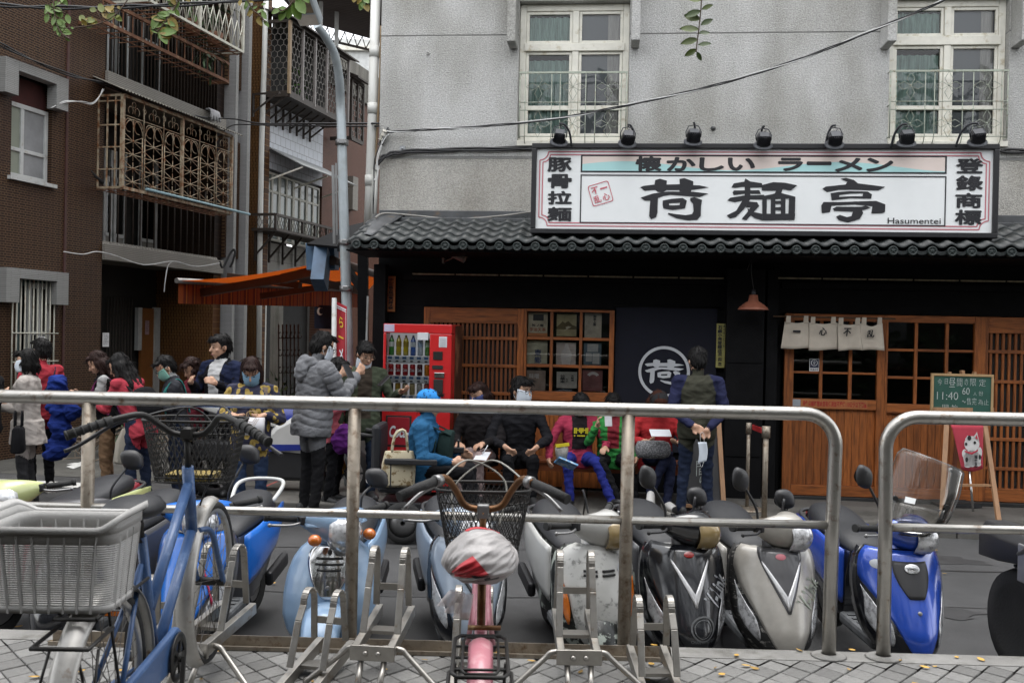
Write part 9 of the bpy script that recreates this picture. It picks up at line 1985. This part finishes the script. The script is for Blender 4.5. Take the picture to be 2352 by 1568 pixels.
# ---- things in the lane: shrubs, dead branches, mural board
for lab,px,Y,n,hh,ww,m in (('dark leafy shrub in a trough at the end of the lane',640,14.5,260,.62,.55,M_leafD),('second leafy shrub beside the iron gate in the lane',668,13.8,200,.5,.4,M_leafD),('green weeds growing under the dead branches at the brick wall',285,14.0,160,.28,.7,M_leafD)):
 P = onY(px,1000,Y); p = thing('shrub',lab,'shrub',(P.x,Y,0)); b = MB(); bush(b,(0,0,hh),(ww,.35,hh*.9),n,.11,.05); b.obj('foliage',m,p)
 b = MB(); [b.tube(spline([(rnd.uniform(-.2,.2),0,0),(rnd.uniform(-.3,.3),0,hh*.6),(rnd.uniform(-.5,.5)*ww*1.5,rnd.uniform(-.2,.2),hh*1.3)],3),.012,5) for _ in range(9)]; b.obj('stem',M_twig,p)
P = onY(300,1000,13.7); p = thing('branch_pile','heap of grey dead branches against the brick wall','branches',(P.x,13.7,0)); b = MB()
for _ in range(70): a = V(rnd.uniform(-.8,.8),rnd.uniform(-.3,.3),rnd.uniform(0,.35)); d = V(rnd.uniform(-.5,.5),rnd.uniform(-.3,.3),rnd.uniform(-.1,.4)); b.tube(spline([a,a+d*.5+V(0,0,rnd.uniform(-.06,.06)),a+d],3),rnd.uniform(.006,.014),4)
b.obj('branches',mat('dead_wood',(.20,.16,.12),.9,var=.3),p,kind='stuff')
mu = thing('mural_board','dark blue board painted with a crescent moon hanging under the awning','board',onY(745,728,17)); b = MB(); q = [onY(722,700,17),onY(770,702,17),onY(770,756,17),onY(722,754,17)]; b.add(q+[p_+V(0,.03,0) for p_ in q],[(3,2,1,0),(4,5,6,7),(0,1,5,4),(1,2,6,5),(2,3,7,6),(3,0,4,7)]); b.obj('board',mat('night_blue',(.008,.014,.035),.8,var=.5,scale=3),mu,world=True)
b = MB(); n = 12; b.add([onY(735+7*cos(a),715+9*sin(a),16.98) for a in [radians(50+260*k/n) for k in range(n+1)]]+[onY(738+5*cos(a),714+7*sin(a),16.98) for a in [radians(310-260*k/n) for k in range(n+1)]],[tuple(range(2*n+2))]); b.obj('moon',M_cream,mu,world=True)
ig = thing('iron_gate','black wrought iron scroll gate at the side of the lane','gate',onY(650,900,15.5)); b = MB()
for k in range(6): x = 640+k*9; b.tube([onY(x,745,15.5),onY(x,940,15.5)],.012,5); [b.tube([onY(x+4+4*cos(a),yy+7*sin(a),15.5) for a in [.5*j for j in range(11)]],.009,4) for yy in (770,810,850)]
b.obj('scroll_bars',M_diron,ig,world=True)
lw_ = thing('lane_wall','grey rendered pier at the side of the lane behind the iron gate','wall',(onY(618,800,17.5).x,17.5,0)); b = MB(); p,q = onY(622,690,17.5),onY(642,690,17.5); b.box(p.x,17.5,0,q.x,17.8,2.6); b.obj('pier',M_conc,lw_,world=True)
# ================================================================ overhanging leaves
def twig(name,lab,stem,leaves,Y,L,w,mats_,r=.003):
 S = [onY(x,y,Y) for x,y in stem]; t = thing(name,lab,'branch',S[0]); b = MB(); b.tube(spline(S,5),r,5)
 ex = []
 if (len(mats_) != 2 or r > .0031) and Y > 7.7:
  for x0,y0,x1,y1,*k in leaves:
   for _ in range(2): jx,jy,jl = rnd.uniform(-22,22),rnd.uniform(-34,-2),rnd.uniform(.55,.95); ex.append((x0+jx,y0+jy,x0+jx+(x1-x0)*jl+rnd.uniform(-8,8),y0+jy+(y1-y0)*jl+rnd.uniform(-6,8)))
  q = b
  for x0,y0,*_ in ex: c = min(S,key=lambda w: (w-onY(x0,y0,Y)).length); q.tube([c,c.lerp(onY(x0,y0,Y),.5)+V(0,0,.01),onY(x0,y0,Y)],r*.4,4)
 b.obj('stem',M_twig,t,world=True)
 for i,(x0,y0,x1,y1,*k) in enumerate(list(leaves)+ex):
  a,c = onY(x0,y0,Y),onY(x1,y1,Y+rnd.uniform(-.03,.03)); d = c-a; b = MB(); leaf(b,a,d,V(rnd.uniform(-.3,.3),-1,rnd.uniform(.1,.5)),d.length,d.length*(k[0] if k else w),0,.12); b.obj('leaf',mats_[i % len(mats_)],t,world=True)
M_lfa = mat('leaf_olive',(.065,.095,.012),.5,var=.25,scale=20); M_lfb = mat('leaf_fresh',(.085,.15,.018),.5,var=.25,scale=12); M_lfy = mat('leaf_ochre',(.17,.12,.014),.55,var=.3,scale=12)
twig('leaf_sprig','sprig of oval green leaflets hanging in front of the upper wall',[(1612,-20),(1610,20),(1606,60),(1601,100),(1599,120)],[(1611,22,1637,10),(1611,25,1572,35),(1609,46,1570,32),(1609,58,1638,42),(1607,68,1562,62),(1605,77,1633,72),(1604,90,1563,98),(1603,103,1633,98),(1601,113,1572,128),(1600,119,1612,140),(1612,2,1575,-8),(1612,0,1640,-10)],4.5,.02,.48,[M_lfa,mat('leaf_deep',(.04,.07,.012),.5,var=.2)])
twig('leaf_branch','hanging branch of bright green leaves by the brick wall at top left',[(120,-20),(125,20),(128,50),(140,75),(160,90)],[(125,8,112,28),(126,22,142,42),(127,35,118,58),(129,48,150,62),(134,62,136,84),(142,74,165,76),(150,84,160,96),(124,12,140,4),(131,52,122,72)],8.0,.2,.55,[M_lfb],.006)
twig('leaf_branch','thin branch of ochre leaves across the top of the brick wall',[(300,-10),(270,30),(235,52),(190,62),(140,66)],[(250,45,235,22),(245,48,262,28),(225,55,202,42),(215,57,196,62),(200,60,186,44),(262,34,280,48),(210,58,190,50)],8.2,.2,.6,[M_lfy,mat('leaf_yellow_green',(.11,.13,.016),.5)],.005)
twig('leaf_branch','loose ochre and green leaves before the white plant cage',[(420,-20),(400,20),(380,50),(360,75)],[(404,12,390,-6),(400,20,412,38),(385,42,360,30),(382,46,345,36),(372,60,362,90),(366,70,384,100),(360,75,395,84),(412,0,400,24),(365,76,404,70),(368,70,390,92)],8.1,.2,.5,[M_lfy,M_lfb,M_lfb],.005)
twig('leaf_branch','leafy twig dropping beside the drainpipe at the top of the lane',[(560,-15),(578,20),(596,35),(610,52)],[(570,4,560,22),(580,22,570,40),(590,30,606,20),(598,38,586,52),(605,46,618,62),(566,0,582,-6)],8.0,.2,.5,[M_lfb,M_lfy],.005)
twig('leaf_branch','cluster of broad green leaves above the street lamp lantern',[(690,-25),(668,10),(650,25),(640,20)],[(680,-2,700,30),(672,6,690,46),(660,20,632,22),(655,22,640,48),(645,20,622,30),(668,12,660,44),(685,-10,660,-4),(690,-15,712,6)],7.6,.2,.6,[M_lfb],.006)
twig('leaf_branch','small cluster of ochre leaves beside the drainpipe at the top edge',[(830,-20),(835,0),(838,10)],[(832,-6,818,10),(836,2,826,24),(838,6,846,26),(834,-4,848,6)],8.0,.2,.6,[M_lfy,M_lfb],.004)
# ================================================================ behind the camera: unseen masses added to hold back sky light, also reflected
ob = thing('unseen_block','dull brown apartment row on the other side of the street','building',(0,-9,0))
b = MB(); b.box(-28,-16,0,28,-9,7.5); b.obj('wall',mat('unseen_wall',(.07,.06,.05),.9,var=.4,scale=.4),ob,world=True)
for i in range(14):
 for z in (1.2,4.2): b = MB(); x = -26+i*4; b.box(x,-9.03,z,x+1.8,-8.99,z+1.6); b.obj('window',mat('unseen_window',(.22,.23,.24),.3),ob,world=True)
hd_ = thing('hedge','dense dark street hedge and trees on the near pavement behind the photographer','hedge',(0,-4.5,.3)); hd_['kind'] = 'stuff'
b = MB(); r9 = random.Random(9)
for _ in range(9000): h9 = r9.random() < .3; p = V(r9.uniform(-15,15),r9.uniform(-6.5,-4.2) if h9 else r9.uniform(-7,1.5),r9.uniform(.3,1.9) if h9 else r9.uniform(4.6,7.2)); leaf(b,p,(r9.gauss(0,1),r9.gauss(0,1),r9.gauss(0,1)),(0,.3,1),.42,.30)  # leaves added over the camera to deepen the shade under the eave
b.obj('foliage',M_leafD,hd_,world=True,kind='stuff')
